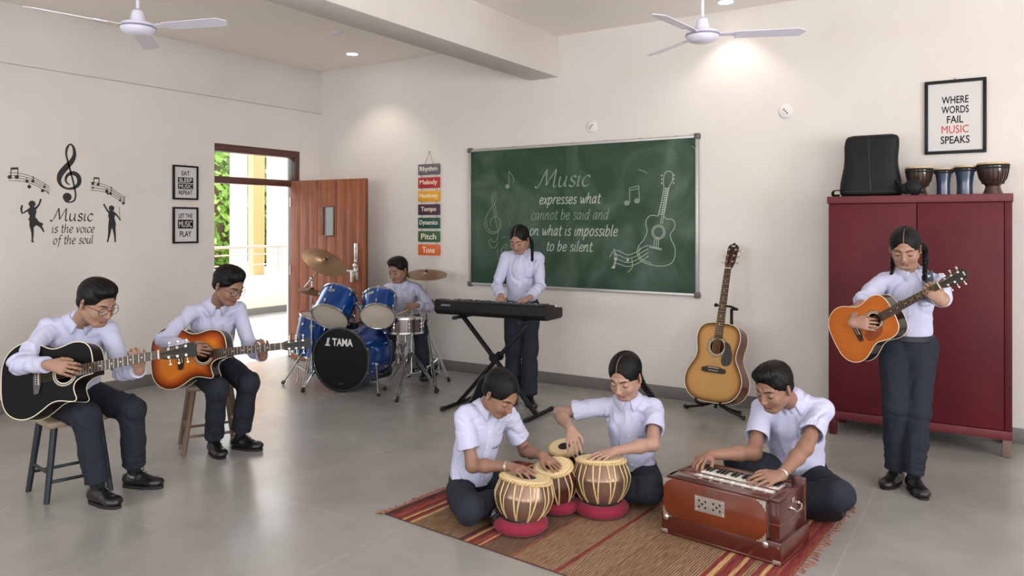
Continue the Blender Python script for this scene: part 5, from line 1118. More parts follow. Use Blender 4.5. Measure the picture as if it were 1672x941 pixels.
# snare drum
sc_ = at(660, 531, 7.05); st_, SF = drum('snare_drum', 'steel snare drum on a chrome stand in front of the drummer', sc_, nrm(UP + FW * .06), .170, .125, M('steel_shell', (110, 102, 98), .25, metal=1, var=.1, vs=4), (clear_head, M('white_head', (224, 220, 212), .5)), 8)
# ------------------------------------------------------------ cymbals and stands
bronze = M('cymbal_bronze', (140, 114, 88), .36, metal=.85, var=.12, vs=10)
def cymbal(label, c, nv, r, dark=None):
    F = frame(nv); t = thing('cymbal', label, 'cymbal', mat=mat4(F, c)); prof = [(.006, .022), (.02, .021), (.035, .014), (.045, .008), (r * .5, .002), (r, -.012), (r, -.0135), (r * .5, .0005), (.045, .0065), (.035, .0125), (.02, .0195), (.006, .0205)]
    o = MB().lathe(prof, seg=64, close=True).build('plate', bronze, t); MB().lathe([(.006, .034), (.014, .032), (.016, .024), (.014, .022)], seg=16).build('felt', M('black_felt', (34, 32, 32), .9), t); MB().rod((0, 0, .02), (0, 0, .05), .005).build('wing_nut', chrome, t)
    return F
def stand(name, label, base, top, feet, hub=.42, collar=.30, mat=None, boom=None, gapz=.02):
    mt = mat or chrome; b = np.array(base, float); t = thing(name, label, 'stand', b); tp = np.array(top) - b
    MB().tube([(0, 0, .10), (0, 0, tp[2] * .55)], .0125, 12).build('lower_tube', mt, t); MB().tube([(0, 0, tp[2] * .5), (0, 0, tp[2]) if boom is None else (0, 0, tp[2])], .009, 10).build('upper_tube', mt, t)
    m = MB(); m.lathe([(.013, -.02), (.019, -.018), (.019, .018), (.013, .02)], o=(0, 0, tp[2] * .55), seg=16); m.rod((0, 0, tp[2] * .55), (.035, 0, tp[2] * .55), .005); m.ball((.04, 0, tp[2] * .55), .010, 8, (.5, 1, 1.3)); m.build('height_clamp', mt, t)
    MB().lathe([(.013, -.022), (.021, -.02), (.021, .02), (.013, .022)], o=(0, 0, hub), seg=16).build('leg_collar', mt, t)
    for f_ in feet:
        q = np.array(f_) - b; q[2] = .012; d = nrm([q[0], q[1], 0]); up = np.array([d[0] * .018, d[1] * .018, hub]); low = np.array([d[0] * .018, d[1] * .018, .10]); mid = up + (q - up) * .55
        side = np.cross(d, UP) * .010; m = MB()
        for s_ in (-1, 1): m.tube([up + side * s_, q + side * s_], .0058, 8)
        m.build('leg', mt, t); m = MB()
        for s_ in (-1, 1): m.tube([low + side * s_, mid + side * s_], .005, 8)
        m.build('brace', mt, t); MB().tube([q + (up - q) * .06, q - (up - q) * .02 + UP * .004], [.014, .017], 10).build('rubber_foot', rubber, t)
    if boom is not None:
        a = np.array(boom[0]) - b; c = np.array(boom[1]) - b; m = MB(); m.ball((0, 0, tp[2]), .022, 10); m.build('boom_joint', mt, t); MB().tube([a, (0, 0, tp[2]), c], .007, 8).build('boom_arm', mt, t)
    return t
c1 = at(531, 427, 7.15); n1 = nrm(UP * .80 + RT * .47 - FW * .34); cymbal('large bronze ride cymbal tilted high above the left tom, in front of the door', c1, n1, .218)
b1 = floor_at(509, 628); pj = np.array([b1[0], b1[1], at(509, 458, 7.0)[2]]); stand('cymbal_stand', 'boom stand with dark pole at the left of the drums', b1, pj, [floor_at(462, 628), floor_at(495, 641), b1 + np.array([.12, .30, 0])], .40, mat=None, boom=(at(497, 470, 6.95), c1 - n1 * .02))
c2 = at(508, 478, 7.02); c2[0], c2[1] = b1[0], b1[1]; cymbal('small bronze cymbal low on the dark stand left of the toms', c2, nrm(UP * .93 + RT * .22 - FW * .10), .125)
b3 = floor_at(697, 617); c3 = np.array([b3[0], b3[1], at(697, 447, floor_at(697, 617) @ FW)[2]]) if False else None
dep = float((b3 - CAM) @ FW); c3 = at(696, 447, dep); stand('cymbal_stand', 'tall chrome tripod stand right of the snare drum', b3, c3 - UP * .01, [floor_at(733, 624), floor_at(712, 642), b3 + np.array([-.28, .12, 0])], .46); cymbal('bronze crash cymbal on the tall chrome stand beside the drummer', c3, nrm(UP * .97 + RT * .02 - FW * .20), .205)
b4 = floor_at(672, 627); dep4 = float((b4 - CAM) @ FW); c4 = at(706, 496, dep4 + .12); 
stand('hi_hat_stand', 'chrome tripod stand standing nearest the front, right of the bass drum', b4, at(672, 478, dep4), [floor_at(628, 638), floor_at(648, 657), floor_at(714, 640)], .30)
cymbal('small bronze cymbal beside the end of the keyboard', at(706, 496, dep + .08), nrm(UP * .99 + RT * -.04 - FW * .07), .165)
bs = floor_at(651, 610); stand('snare_stand', 'chrome tripod stand carrying the snare drum', bs, at(655, 545, float((bs - CAM) @ FW)), [bs + np.array([.22, -.1, 0]), bs + np.array([-.24, -.05, 0]), bs + np.array([.02, .26, 0])], .30)
pd = floor_at(704, 618) ; t = thing('drum_pedal', 'black foot pedal on the floor beside the drummer\'s shoe', 'pedal', pd)
dR = frame(UP, nrm(FW + RT * .2)); MB(R=dR).box((0, 0, .02), (.09, .27, .008), R=rotx(.06), b=.003).build('base_plate', blkm, t); MB(R=dR).box((0, -.01, .07), (.075, .25, .010), R=rotx(.32), b=.004).build('footboard', blkm, t); MB(R=dR).tube([(-.04, .12, .02), (-.04, .12, .2), (.04, .12, .2), (.04, .12, .02)], .007, 8).build('pedal_frame', chrome, t)
th_c = at(664, 560, 7.75); th_c[2] = 0; t = thing('drum_throne', 'round black drummer\'s stool behind the drum kit', 'stool', th_c); MB().lathe([(0, .40), (.13, .40), (.155, .41), (.16, .44), (.14, .465), (0, .47)], seg=32).build('seat', M('black_vinyl_seat', (26, 26, 27), .5), t); MB().rod((0, 0, .12), (0, 0, .40), .014).build('post', chrome, t)
for k in range(3): a = 2 * PI * k / 3 + .3; MB().tube([(0, 0, .3), (.24 * math.cos(a), .24 * math.sin(a), .012)], .008, 8).build('leg', chrome, t)
# ------------------------------------------------------------ keyboard on its stand
KL = at(714, 490.6, 6.28); KR = at(884, 499, 5.81); KL[2] = KR[2] = (KL[2] + KR[2]) / 2 + .0; kx = nrm(KR - KL); ky = nrm(np.cross(UP, kx)); KW = float(np.linalg.norm(KR - KL)); KD = .31
KRM = np.stack([kx, ky, UP], 1); KO = KL.copy(); blkp = M('black_plastic_body', (12, 12, 13), .45, spec=.3, bump=.05, bs=300)
def keyboard():
    t = thing('keyboard', 'black electronic keyboard on a folding stand, seen from its back', 'keyboard', mat=mat4(KRM, KO))
    # side profile (y depth, z), back edge y=0 top z=0
    prof = [(0, -.012), (.012, 0), (.10, -.004), (.17, -.012), (.175, -.030), (KD - .02, -.040), (KD, -.048), (KD, -.105), (.28, -.118), (.03, -.118), (-.004, -.085)]
    m = MB(R=np.stack([np.array([0, 1., 0]), UP, np.array([1., 0, 0])], 1)); m.prism(prof, 0, KW); o = m.build('body', blkp, t, ang=25); b = o.modifiers.new('b', 'BEVEL'); b.width = .006; b.segments = 2; b.limit_method = 'ANGLE'
    for x0, x1 in ((-.028, .001), (KW - .001, KW + .028)): m = MB(R=np.stack([np.array([0, 1., 0]), UP, np.array([1., 0, 0])], 1)); m.prism([(p[0], p[1] + (.004 if p[1] > -.05 else 0)) for p in prof], x0, x1); o = m.build('end_cheek', blkp, t, ang=25); b = o.modifiers.new('b', 'BEVEL'); b.width = .008; b.segments = 2; b.limit_method = 'ANGLE'
    kw = (KW - .04) / 36; 
    for k in range(36):
        MB().bb(.02 + kw * k + .0006, .02 + kw * (k + 1) - .0006, .178, KD - .004, -.040, -.022, b=.0015).build('white_key', M('white_key', (228, 226, 222), .3, coat=.3), t)
        if k % 7 not in (2, 6) and k < 35: MB().bb(.02 + kw * (k + 1) - .0065, .02 + kw * (k + 1) + .0065, .178, .262, -.024, -.010, b=.002).build('black_key', M('ebony_key', (20, 18, 18), .3, coat=.3), t)
    for k in range(30):
        if not 12 < k < 17: MB().box((.06 + k * (KW - .12) / 29, .10 + .03 * (k % 2), -.001), (.014, .008, .006), b=.002).build('button', M('grey_button', (120, 120, 124), .5), t)
    MB().bb(KW * .44, KW * .56, .06, .13, -.006, .001, b=.002).build('display', M('dark_screen', (34, 40, 44), .2), t)
    v, f = fit_text('ENIMOE', .085, .013, bold=.01); v, f = solid(v, f, 0, .001); m = MB(R=np.stack([np.array([1., 0, 0]), UP, np.array([0, -1., 0])], 1) @ rotx(math.radians(-2)), t=(.085, -.0035, -.038)); m.add(v, f); m.build('back_lettering', M('silver_print', (170, 170, 172), .4), t, smooth=False)
    return t
keyboard()
def kstand():
    c = at(812.8, 590, 6.0); zt = KO[2] - .119
    fl_ = floor_at(735, 668); fr_ = floor_at(852, 688); frr = floor_at(895, 668); ctr = (fl_ + fr_) / 2
    mid = KO + kx * KW * .5 + ky * .14; mid[2] = 0; t = thing('keyboard_stand', 'black X-shaped folding stand carrying the keyboard', 'keyboard stand', mid)
    hwf = .38; xa = .30
    L = lambda a, b, z: kx * a + ky * b + UP * z
    zb = .022; arms = []
    for s_, yo in ((-1, -.028), (1, .028)):
        top = L(s_ * xa, yo, zt - mid[2] - .018); bot = L(-s_ * hwf, yo, zb); m = MB(); d = nrm(bot - top); F_ = frame(d, ky); m = MB(R=F_, t=(top + bot) / 2); m.box((0, 0, 0), (.028, .036, float(np.linalg.norm(bot - top))), b=.005); m.build('arm', blkm, t)
        m = MB(); m.rod(L(s_ * xa, -.15, zt - .016), L(s_ * xa, .16, zt - .016), .014, 12); m.build('top_rail', blkm, t)
        for e in (-.15, .16): MB().rod(L(s_ * xa, e - .02, zt - .016), L(s_ * xa, e + .02, zt - .016), .0158, 12).build('rubber_sleeve', rubber, t)
        m = MB(); m.rod(L(-s_ * hwf, -.20, .018), L(-s_ * hwf, .22, .018), .0155, 12); m.build('floor_bar', blkm, t)
        for e in (-.2, .22): MB().rod(L(-s_ * hwf, e - .02, .0185), L(-s_ * hwf, e + .02, .0185), .0185, 12).build('end_cap', rubber, t)
    zz = zb + (zt - zb) * hwf / (hwf + xa); MB().lathe([(.0, -.06), (.036, -.058), (.036, -.046), (.02, -.044), (.02, .044), (.036, .046), (.036, .058), (0, .06)], o=L(0, 0, zz), ax=ky, seg=20).build('pivot', blkm, t)
kstand()
# ------------------------------------------------------------ people
def skin_mat(name, rgb, lip):
    m = bpy.data.materials.new(name); m.use_nodes = True; n = m.node_tree; b = n.nodes['Principled BSDF']; at_ = n.nodes.new('ShaderNodeAttribute'); at_.attribute_name = 'lip'
    mx = n.nodes.new('ShaderNodeMix'); mx.data_type = 'RGBA'; mx.inputs[6].default_value = lin(rgb); mx.inputs[7].default_value = lin(lip); n.links.new(at_.outputs['Fac'], mx.inputs[0]); n.links.new(mx.outputs[2], b.inputs['Base Color'])
    b.inputs['Roughness'].default_value = .48; b.inputs['Specular IOR Level'].default_value = .35; b.inputs['Subsurface Weight'].default_value = .12; b.inputs['Subsurface Scale'].default_value = .01; b.inputs['Subsurface Radius'].default_value = (1, .4, .25)
    return m
shirt_m = M('shirt_cloth', (190, 190, 214), .85, bump=.10, bs=300, spec=.2); collar_m = M('shirt_collar', (194, 194, 217), .85, spec=.2)
trou_m = M('trouser_cloth', (39, 42, 51), .85, bump=.12, bs=300, spec=.2); shoe_m = M('shoe_leather', (20, 19, 20), .32, coat=.25, spec=.5); sole_m = M('shoe_sole', (30, 29, 29), .7); sock_m = M('black_sock', (26, 26, 30), .9)
btn_m = M('pearl_button', (222, 220, 228), .35); belt_m = M('belt_leather', (36, 38, 44), .5)
def hair_mat():
    m = bpy.data.materials.new('black_hair'); m.use_nodes = True; n = m.node_tree; b = n.nodes['Principled BSDF']; b.inputs['Base Color'].default_value = lin((8, 7, 7)); b.inputs['Roughness'].default_value = .46; b.inputs['Specular IOR Level'].default_value = .22
    at_ = n.nodes.new('ShaderNodeAttribute'); at_.attribute_name = 'strand'; no = n.nodes.new('ShaderNodeTexNoise'); no.inputs['Scale'].default_value = 1; no.inputs['Detail'].default_value = 3; n.links.new(at_.outputs['Vector'], no.inputs['Vector'])
    bu = n.nodes.new('ShaderNodeBump'); bu.inputs['Strength'].default_value = .6; bu.inputs['Distance'].default_value = .003; n.links.new(no.outputs[0], bu.inputs['Height']); n.links.new(bu.outputs[0], b.inputs['Normal'])
    return m
hair_m = hair_mat(); brow_m = M('eyebrow_hair', (34, 26, 22), .8); eye_m = M('dark_iris', (20, 14, 12), .15, coat=.5); eyew_m = M('eye_white', (206, 198, 192), .3); glass_fr = M('spectacle_frame', (40, 40, 44), .3, metal=.6)
def ik(a, c, l1, l2, hint):
    a, c, hint = (np.array(q, float) for q in (a, c, hint)); d = c - a; L = np.linalg.norm(d)
    if L > (l1 + l2) * .995: k = L / ((l1 + l2) * .995); l1 *= k; l2 *= k
    u = d / L; x = (l1 * l1 - l2 * l2 + L * L) / (2 * L); h = math.sqrt(max(l1 * l1 - x * x, 0)); w = hint - a; w = w - u * (w @ u); w = nrm(w)
    return a + u * x + w * h
def hand(s, wr, d, dorsal, side, S, curl=((.25, .35, .2),) * 4, thumb='rest', spread=.07):
    d = nrm(d); z = nrm(dorsal - d * (np.array(dorsal) @ d)); tx = np.cross(d, z) * (-1 if side == 'R' else 1)
    g = lambda x, y, q: wr + (tx * x + d * y + z * q) * S
    R = np.stack([tx, z, d], 1)
    s.loft(g(0, -.01, 0), g(-.001, .072, .001), R, (.023 * S, .017 * S), (.036 * S, .0125 * S), k=.012)
    s.ell(g(.018, .030, -.008), np.stack([tx, d, z], 1), (.017 * S, .028 * S, .013 * S), k=.012)
    base = [(.0275, .080), (.0095, .085), (-.0095, .082), (-.0275, .073)]; ln = [(.037, .023, .018), (.041, .026, .019), (.038, .024, .019), (.029, .019, .017)]; rr = [(.0083, .0076, .0068, .0058), (.0085, .0078, .007, .006), (.0081, .0074, .0066, .0057), (.0072, .0066, .006, .0052)]
    tips = []
    for i in range(4):
        p = g(base[i][0], base[i][1] - .012, .001); sp = spread * (1.5 - i); a = 0
        f0 = nrm(d + tx * sp); c = curl[i] if len(curl) == 4 else curl[0]
        for j in range(3):
            a += c[j]; dd = f0 * math.cos(a) - z * math.sin(a); L = ln[i][j] * S + (.012 * S if j == 0 else 0); q = p + dd * L
            s.cone(p, q, rr[i][j] * S, rr[i][j + 1] * S, k=.004 if j else .006); p = q
        tips.append(p)
    T = {'rest': [(.020, .018, -.004), (.043, .046, -.010), (.052, .072, -.016), (.052, .094, -.020)], 'under': [(.018, .018, -.008), (.034, .045, -.026), (.032, .070, -.040), (.024, .088, -.046)],
         'out': [(.020, .018, -.004), (.048, .040, -.008), (.066, .060, -.016), (.078, .076, -.024)], 'down': [(.020, .018, -.006), (.040, .042, -.020), (.046, .062, -.036), (.046, .078, -.050)]}[thumb]
    pr = [.0125, .0105, .009, .0072]
    for j in range(3): s.cone(g(*T[j]), g(*T[j + 1]), pr[j] * S, pr[j + 1] * S, k=.010 if j == 0 else .004)
    return tips
def head_sdf(s, Hc, R, hs, boy):
    g = lambda x, y, z: Hc + R @ (np.array([x, y, z]) * hs)
    E = lambda c, r, k=.012, op='add', RR=None: s.ell(g(*c), R if RR is None else R @ RR, tuple(q * hs for q in r), k=k, op=op)
    Cn = lambda a, b, r1, r2, k=.008, op='add': s.cone(g(*a), g(*b), r1 * hs, r2 * hs, k=k, op=op)
    E((0, -.012, .030), (.073, .090, .080)); E((0, .020, -.020), (.062, .066, .070), k=.02); E((0, .030, -.055), (.047, .050, .048), k=.02)
    E((0, .058, -.088), (.022, .018, .016), k=.022)
    for sx in (-1, 1):
        Cn((sx * .055, -.005, -.048), (sx * .022, .055, -.088), .014, .013, k=.022)         # jaw line
        E((sx * .034, .056, -.034), (.022, .019, .022), k=.018)                             # cheek
        Cn((sx * .012, .080, .020), (sx * .042, .066, .021), .0075, .006, k=.012)           # brow ridge
        E((sx * .0315, .086, -.001), (.017, .011, .011), k=.012, op='sub')                   # socket
        E((sx * .0312, .0715, -.003), (.0145, .0118, .0108), k=.005)                        # closed lid over the eyeball
        E((sx * .0095, .0925, -.036), (.0075, .0085, .0065), k=.005)                        # nostril wing
        e = np.stack([nrm([sx * .5, -.86, 0]), nrm([.86 * sx, .5, 0]) * sx, [0, 0, 1.]], 1); e[:, 1] = np.cross([0, 0, 1.], e[:, 0])
        E((sx * .0735, -.008, -.006), (.006, .0165, .028), k=.004, RR=rotz(-sx * .45)); E((sx * .079, -.004, -.004), (.005, .009, .016), k=.003, op='sub', RR=rotz(-sx * .45)); E((sx * .072, -.002, -.028), (.006, .008, .009), k=.004)
    Cn((0, .080, .012), (0, .098, -.030), .0068, .0098, k=.010); E((0, .0985, -.033), (.0095, .0095, .0075), k=.005)
    Cn((0, .088, -.041), (0, .084, -.050), .006, .006, k=.006)
    for sx in (-1, 1): Cn((0, .0875, -.0545), (sx * .019, .0785, -.0585), .0052, .0032, k=.003); Cn((0, .0855, -.0645), (sx * .016, .0775, -.0610), .0062, .0034, k=.003)
    for sx in (-1, 1): Cn((0, .0935, -.0592), (sx * .021, .0825, -.0595), .0016, .0014, k=.002, op='sub')
    E((0, .080, -.075), (.016, .007, .004), k=.008, op='sub')
    return g
def hair_cap(Hc, R, hs, kind, seed, part=0):
    g = lambda x, y, z: Hc + R @ (np.array([x, y, z]) * hs); s = SDF(Hc - .17 * hs, Hc + .17 * hs, .0028 * FINE)
    e = lambda c, r, k=.015, op='add': s.ell(g(*c), R, tuple(q * hs for q in r), k=k, op=op)
    def cut(c, n): s.clip(g(*c), R @ nrm(n))
    e((0, -.040, -.018), (.063, .058, .046))
    if kind == 'boy':
        e((0, -.016, .034), (.0770, .0955, .0850)); e((.0, .022, .088), (.052, .058, .032), k=.03); e((.016, .046, .080), (.044, .036, .026), k=.02)
        e((0, .095, -.020), (.072, .071, .085), k=.005, op='sub')                     # the face
        e((0, .045, -.088), (.090, .080, .076), k=.005, op='sub')
        for sx in (-1, 1): e((sx * .084, -.006, -.012), (.017, .019, .032), k=.004, op='sub')
        cut((0, -.06, -.062), (0, .15, -1))
    else:
        e((0, -.014, .032), (.0775, .0965, .0845)); 
        e((0, .110, -.020), (.066, .068, .100), k=.006, op='sub'); e((0, .02, -.090), (.088, .095, .078), k=.008, op='sub')
        for sx in (-1, 1): e((sx * .086, -.004, -.014), (.020, .022, .030), k=.004, op='sub')
        cut((0, -.06, -.072), (0, .25, -1))
        for y0, z0_, y1, z1_ in () if seed == 5 else ((.084, .066, .052, .103), (.052, .103, .0, .1145), (.0, .1145, -.045, .107)): s.cone(g(part, y0, z0_), g(part, y1, z1_), .0044 * hs, .0040 * hs, k=.003, op='sub')
    v, f = s.mesh(1); L = (v - Hc) @ R / hs; n = vnormals(v, f)
    if kind == 'boy':
        ang = np.arctan2(L[:, 0], L[:, 1] + .05); st = np.stack([ang * 30, L[:, 2] * 10, np.hypot(L[:, 0], L[:, 1]) * 8], 1); top = np.clip((L[:, 2] - .05) / .05, 0, 1)
        am = (.0012 + .0022 * top * np.clip((L[:, 1] + .02) / .08, 0, 1)); v = v + n * (am * (ridge(np.stack([L[:, 0] * 150 + L[:, 1] * 60, L[:, 1] * 26, L[:, 2] * 40], 1), seed) + .2))[:, None]
        st = np.stack([L[:, 0] * 420 + L[:, 1] * 140, L[:, 1] * 60, L[:, 2] * 90], 1)
    else:
        v = v + n * (.0010 * ridge(np.stack([np.abs(L[:, 0] - part) * 30, np.arctan2(L[:, 2], L[:, 1]) * 22, L[:, 0] * 0], 1), seed))[:, None]
        st = np.stack([np.abs(L[:, 0]) * 60, np.arctan2(L[:, 2] + .02, L[:, 1] + .03) * 55, L[:, 0] * 20], 1)
    return v, f, st
def tube_mesh(P, r, seg=8, closed=False): m = MB(); m.tube(P, r, seg, closed); return m
def braid(name, pts, r, parent, root, n_tw=7, tip=True):
    C = catmull(pts, 16); n = len(C); t_ = nrm(C[-1] - C[0]); sd = nrm(np.cross(t_, FW)); bk = np.cross(sd, t_); m = MB(t=-root)
    for k in range(3):
        P = []; rs = []
        for i, c in enumerate(C): q = 2 * PI * n_tw * i / n / 1.0 + 2 * PI * k / 3; w = 1 - .35 * i / n; P.append(c + sd * (r * .62 * math.sin(q)) * w + bk * (r * .42 * math.sin(2 * q)) * w); rs.append(r * .60 * w)
        m.tube(P, rs, 8)
    if tip:
        e = C[-1]; d = nrm(C[-1] - C[-4]); 
        for k in range(9): a = 2 * PI * k / 9; o_ = sd * math.cos(a) + bk * math.sin(a); m.tube([e + o_ * r * .25, e + d * .025 + o_ * r * .6, e + d * .055 + o_ * r * .45], [r * .3, r * .28, r * .06], 6)
        m.ball(e, r * .62, 10)
    return m.build(name, hair_m, parent)
def shoe_parts():
    """a laced school shoe: ankle above origin, toe towards +y, sole on z=0; about 25 cm long"""
    s = SDF((-.07, -.10, -.01), (.07, .20, .13), .0035 * FINE)
    s.cone((0, -.030, .046), (0, .02, .050), .036, .036, k=.02); s.loft((0, .02, .045), (0, .115, .034), np.stack([np.array([1., 0, 0]), np.array([0, 0, 1.]), np.array([0, 1., 0])], 1), (.036, .036), (.044, .024), k=.02); s.ell((0, .130, .034), np.eye(3), (.043, .042, .026), k=.02)
    s.cone((0, -.02, .05), (0, -.012, .098), .034, .032, k=.02); s.cone((0, .03, .07), (0, .085, .048), .022, .022, k=.02)
    s.clip((0, 0, .016), (0, 0, -1)); s.clip((0, 0, .088), (0, -.25, 1)); s.cone((0, -.012, .075), (0, -.008, .12), .027, .028, k=.004, op='sub')
    v, f = s.mesh(2); out = []
    for k in range(40):
        a = 2 * PI * k / 40; y = math.sin(a); x = math.cos(a); w = .0445 if y > 0 else .038; yy = .042 + y * (.128 if y > 0 else .108); out.append((math.copysign(abs(x) ** .8, x) * w * (1 - .12 * max(0, -.2 - y * .2)), yy))
    so = MB(); so.prism(out, .0, .016); so.prism([(p[0] * .98, p[1]) for p in out if p[1] < .0] + [(-.038, .0), (.038, .0)][::1], -.0, .012) if False else None
    la = MB()
    for k in range(4): y = .035 + k * .018; z = .088 - k * .0095; la.tube([(-.020, y - .002, z - .008), (-.008, y + .002, z + .003), (.008, y + .004, z + .003), (.020, y + .006, z - .008)], .0022, 6)
    for sx in (-1, 1): la.tube(catmull([(0, .034, .092), (sx * .018, .030, .104), (sx * .034, .036, .094), (sx * .016, .038, .090), (0, .036, .092)], 4), .0018, 6); la.tube([(0, .036, .092), (sx * .012, .056, .090), (sx * .022, .066, .074)], .0018, 6)
    return (v, f), so, la
SHOE = shoe_parts(); SHOE_ME = {}
def put_shoe(root_o, root, ank, fwd, S, up=None, label=None):
    fwd = np.array(fwd, float); u = UP if up is None else nrm(up); fwd = nrm(fwd - u * (fwd @ u)); R = np.stack([np.cross(fwd, u), fwd, u], 1); base = np.array(ank) - u * .082 * S
    M4 = mat4(R * S, base - root)
    if 'upper' not in SHOE_ME:
        o = new_mesh('shoe', SHOE[0][0], SHOE[0][1], shoe_m, root_o, ang=None); a = SHOE[1].build('sole', sole_m, o, ang=50); b = SHOE[2].build('lace', M('shoe_lace', (22, 22, 23), .8), o); SHOE_ME.update(upper=o.data, sole=a.data, lace=b.data)
    else:
        o = link(bpy.data.objects.new('shoe', SHOE_ME['upper']), root_o); a = link(bpy.data.objects.new('sole', SHOE_ME['sole']), o); b = link(bpy.data.objects.new('lace', SHOE_ME['lace']), o)
    o.matrix_local = M4; return o
def cloth(v, f, amp, joints=(), seed=0, freq=11, jamp=.007, axis=None):
    n = vnormals(v, f); q = v + .035 * (np.stack([vnoise(v * 8, seed + 5), vnoise(v * 8, seed + 6), vnoise(v * 8, seed + 7)], 1) - .5)
    def crease(p, sd, w): x = vnoise(p, sd) - .5; return np.exp(-(x / w) ** 2)
    d = amp * (vnoise(q * freq, seed) - .5) - amp * .8 * crease(q * np.array([freq, freq, freq * .45]), seed + 1, .05) + amp * .5 * crease(q * np.array([freq, freq, freq * .5]) * 1.4, seed + 2, .10)
    for p, r, wd in joints:
        dd = v - p; dist = np.linalg.norm(dd, axis=1); w = np.exp(-(dist / r) ** 2); ax = nrm(wd); t = dd @ ax; o = nrm(np.cross(ax, UP + .01)); o2 = np.cross(ax, o)
        u = np.stack([t * 30 + 3 * vnoise(v * 10, seed + 9), (dd @ o) * 7, (dd @ o2) * 7], 1)
        d = d + w * jamp * (crease(u + 7, seed + 3, .16) - 1.1 * crease(u, seed + 4, .12))
    return v + n * d[:, None]
PEOPLE = []
def person(label, P, N, H, taz, haz, hpitch, hroll=0, S=1.0, hs=1.0, paz=None, handR=None, handL=None, elbR=None, elbL=None, legR=None, legL=None, sleeve='long', kind='boy', tone=0, seed=0, bulge=.0, sleeveR=None, sleeveL=None, floor_z=0.0, part=0.0, sh_up=(0, 0)):
    t0 = time.time(); P = np.array(P, float); N = np.array(N, float); Hc = np.array(H, float); paz = taz if paz is None else paz
    rootp = np.array([P[0], P[1], floor_z]); root = thing('person', label, 'person', rootp)
    up = nrm(N - P); fT = vdir(taz); fT = nrm(fT - up * (fT @ up)); rT = np.cross(fT, up); fP = vdir(paz); fP = nrm(fP - UP * 0); rP = np.cross(fP, UP)
    RTm = np.stack([rT, fT, up], 1); TL = np.linalg.norm(N - P)
    ff = vdir(haz, hpitch); Rh = frame(-ff if False else np.cross(np.cross(ff, UP), ff), ff); zz = nrm(np.cross(np.cross(ff, UP), ff)); xx = np.cross(ff, zz); Rh = np.stack([xx, ff, zz], 1)
    if hroll: a = math.radians(hroll); c, s_ = math.cos(a), math.sin(a); Rh = np.stack([xx * c + zz * s_, ff, zz * c - xx * s_], 1)
    C = P + up * TL * .62 - fT * bulge; sh = {}; el = {}; wr = {}
    for k, sg, hd, eb in (('R', 1, handR, elbR), ('L', -1, handL, elbL)):
        sh[k] = N - up * .052 * S + rT * sg * .140 * S + UP * sh_up[0 if k == 'R' else 1]; wr[k] = np.array(hd['w'], float); el[k] = ik(sh[k], wr[k], .262 * S, .235 * S, np.array(eb, float))
    hip = {'R': P + rP * .078 * S - UP * .01, 'L': P - rP * .078 * S - UP * .01}; kn = {}; an = {}
    for k, lg in (('R', legR), ('L', legL)): an[k] = np.array(lg['a'], float); kn[k] = ik(hip[k], an[k], .375 * S, .37 * S, np.array(lg['k'], float))
    # --- skin: one continuous surface
    allp = np.array([P, N, Hc] + list(sh.values()) + list(el.values()) + list(wr.values()) + list(hip.values())); lo = allp.min(0) - .20; hi = allp.max(0) + .20
    lo[2] = min(P[2] - .06, lo[2] + .12)
    s = SDF(lo, hi, .0032 * FINE)
    s.loft(P, P + up * TL * .5, RTm, (.085 * S, .055 * S), (.09 * S, .055 * S), k=.02); s.loft(P + up * TL * .5, N - up * .07, RTm, (.09 * S, .055 * S), (.075 * S, .04 * S), k=.03)
    for k in 'RL': s.cone(hip[k], hip[k] + (kn[k] - hip[k]) * .35, .055 * S, .05 * S, k=.02)
    s.cone(sh['R'] - up * .01, sh['L'] - up * .01, .026 * S, .026 * S, k=.02)
    nb = N - up * .01; nt_ = Hc + Rh @ (np.array([0, -.022, -.055]) * hs); s.cone(nb - up * .02, nb + (nt_ - nb) * .5, .050 * S, .043 * S, k=.03); s.cone(nb + (nt_ - nb) * .3, nt_, .043 * S, .044 * hs, k=.02)
    g = head_sdf(s, Hc, Rh, hs, kind == 'boy'); gr = {}
    for k, hd in (('R', handR), ('L', handL)):
        sl_ = (sleeveR if k == 'R' else sleeveL) or sleeve
        if sl_ == 'short': s.cone(sh[k], el[k], .026 * S, .036 * S, k=.02)
        else: s.cone(sh[k], el[k], .024 * S, (.034 if sl_ == 'rolled' else .022) * S, k=.02)
        if sl_ == 'long': s.cone(el[k], el[k] + (wr[k] - el[k]) * .6, .022 * S, .024 * S, k=.02); s.cone(el[k] + (wr[k] - el[k]) * .6, wr[k], .024 * S, .0215 * S, k=.02)
        else:
          s.cone(el[k], el[k] + (wr[k] - el[k]) * .35, .034 * S, .034 * S, k=.02); s.cone(el[k] + (wr[k] - el[k]) * .35, wr[k], .034 * S, .0215 * S, k=.02)
        gr[k] = hand(s, wr[k], np.array(hd['d']), np.array(hd['n']), k, S * hd.get('s', .95), hd.get('c', ((.25, .35, .2),) * 4), hd.get('t', 'rest'), hd.get('sp', .07))
    v, f = s.mesh(2); L = (v - Hc) @ Rh / hs; lip = np.exp(-(((L[:, 0]) / .021) ** 4 + ((L[:, 1] - .086) / .014) ** 4 + ((L[:, 2] + .0595) / .0085) ** 4))
    sk = skin_mat('skin', *[((156, 119, 100), (136, 82, 77)), ((143, 106, 88), (124, 73, 68)), ((168, 132, 115), (150, 92, 87))][tone]) if ('skin%d' % tone) not in MATS else MATS['skin%d' % tone]; MATS['skin%d' % tone] = sk
    body = new_mesh('body', v - rootp, f, sk, root, ang=None); a_ = body.data.attributes.new('lip', 'FLOAT', 'POINT'); a_.data.foreach_set('value', lip.astype(np.float32))
    bvh = BVHTree.FromPolygons([tuple(p) for p in v[::1]], [tuple(int(i) for i in q) for q in f]) if True else None
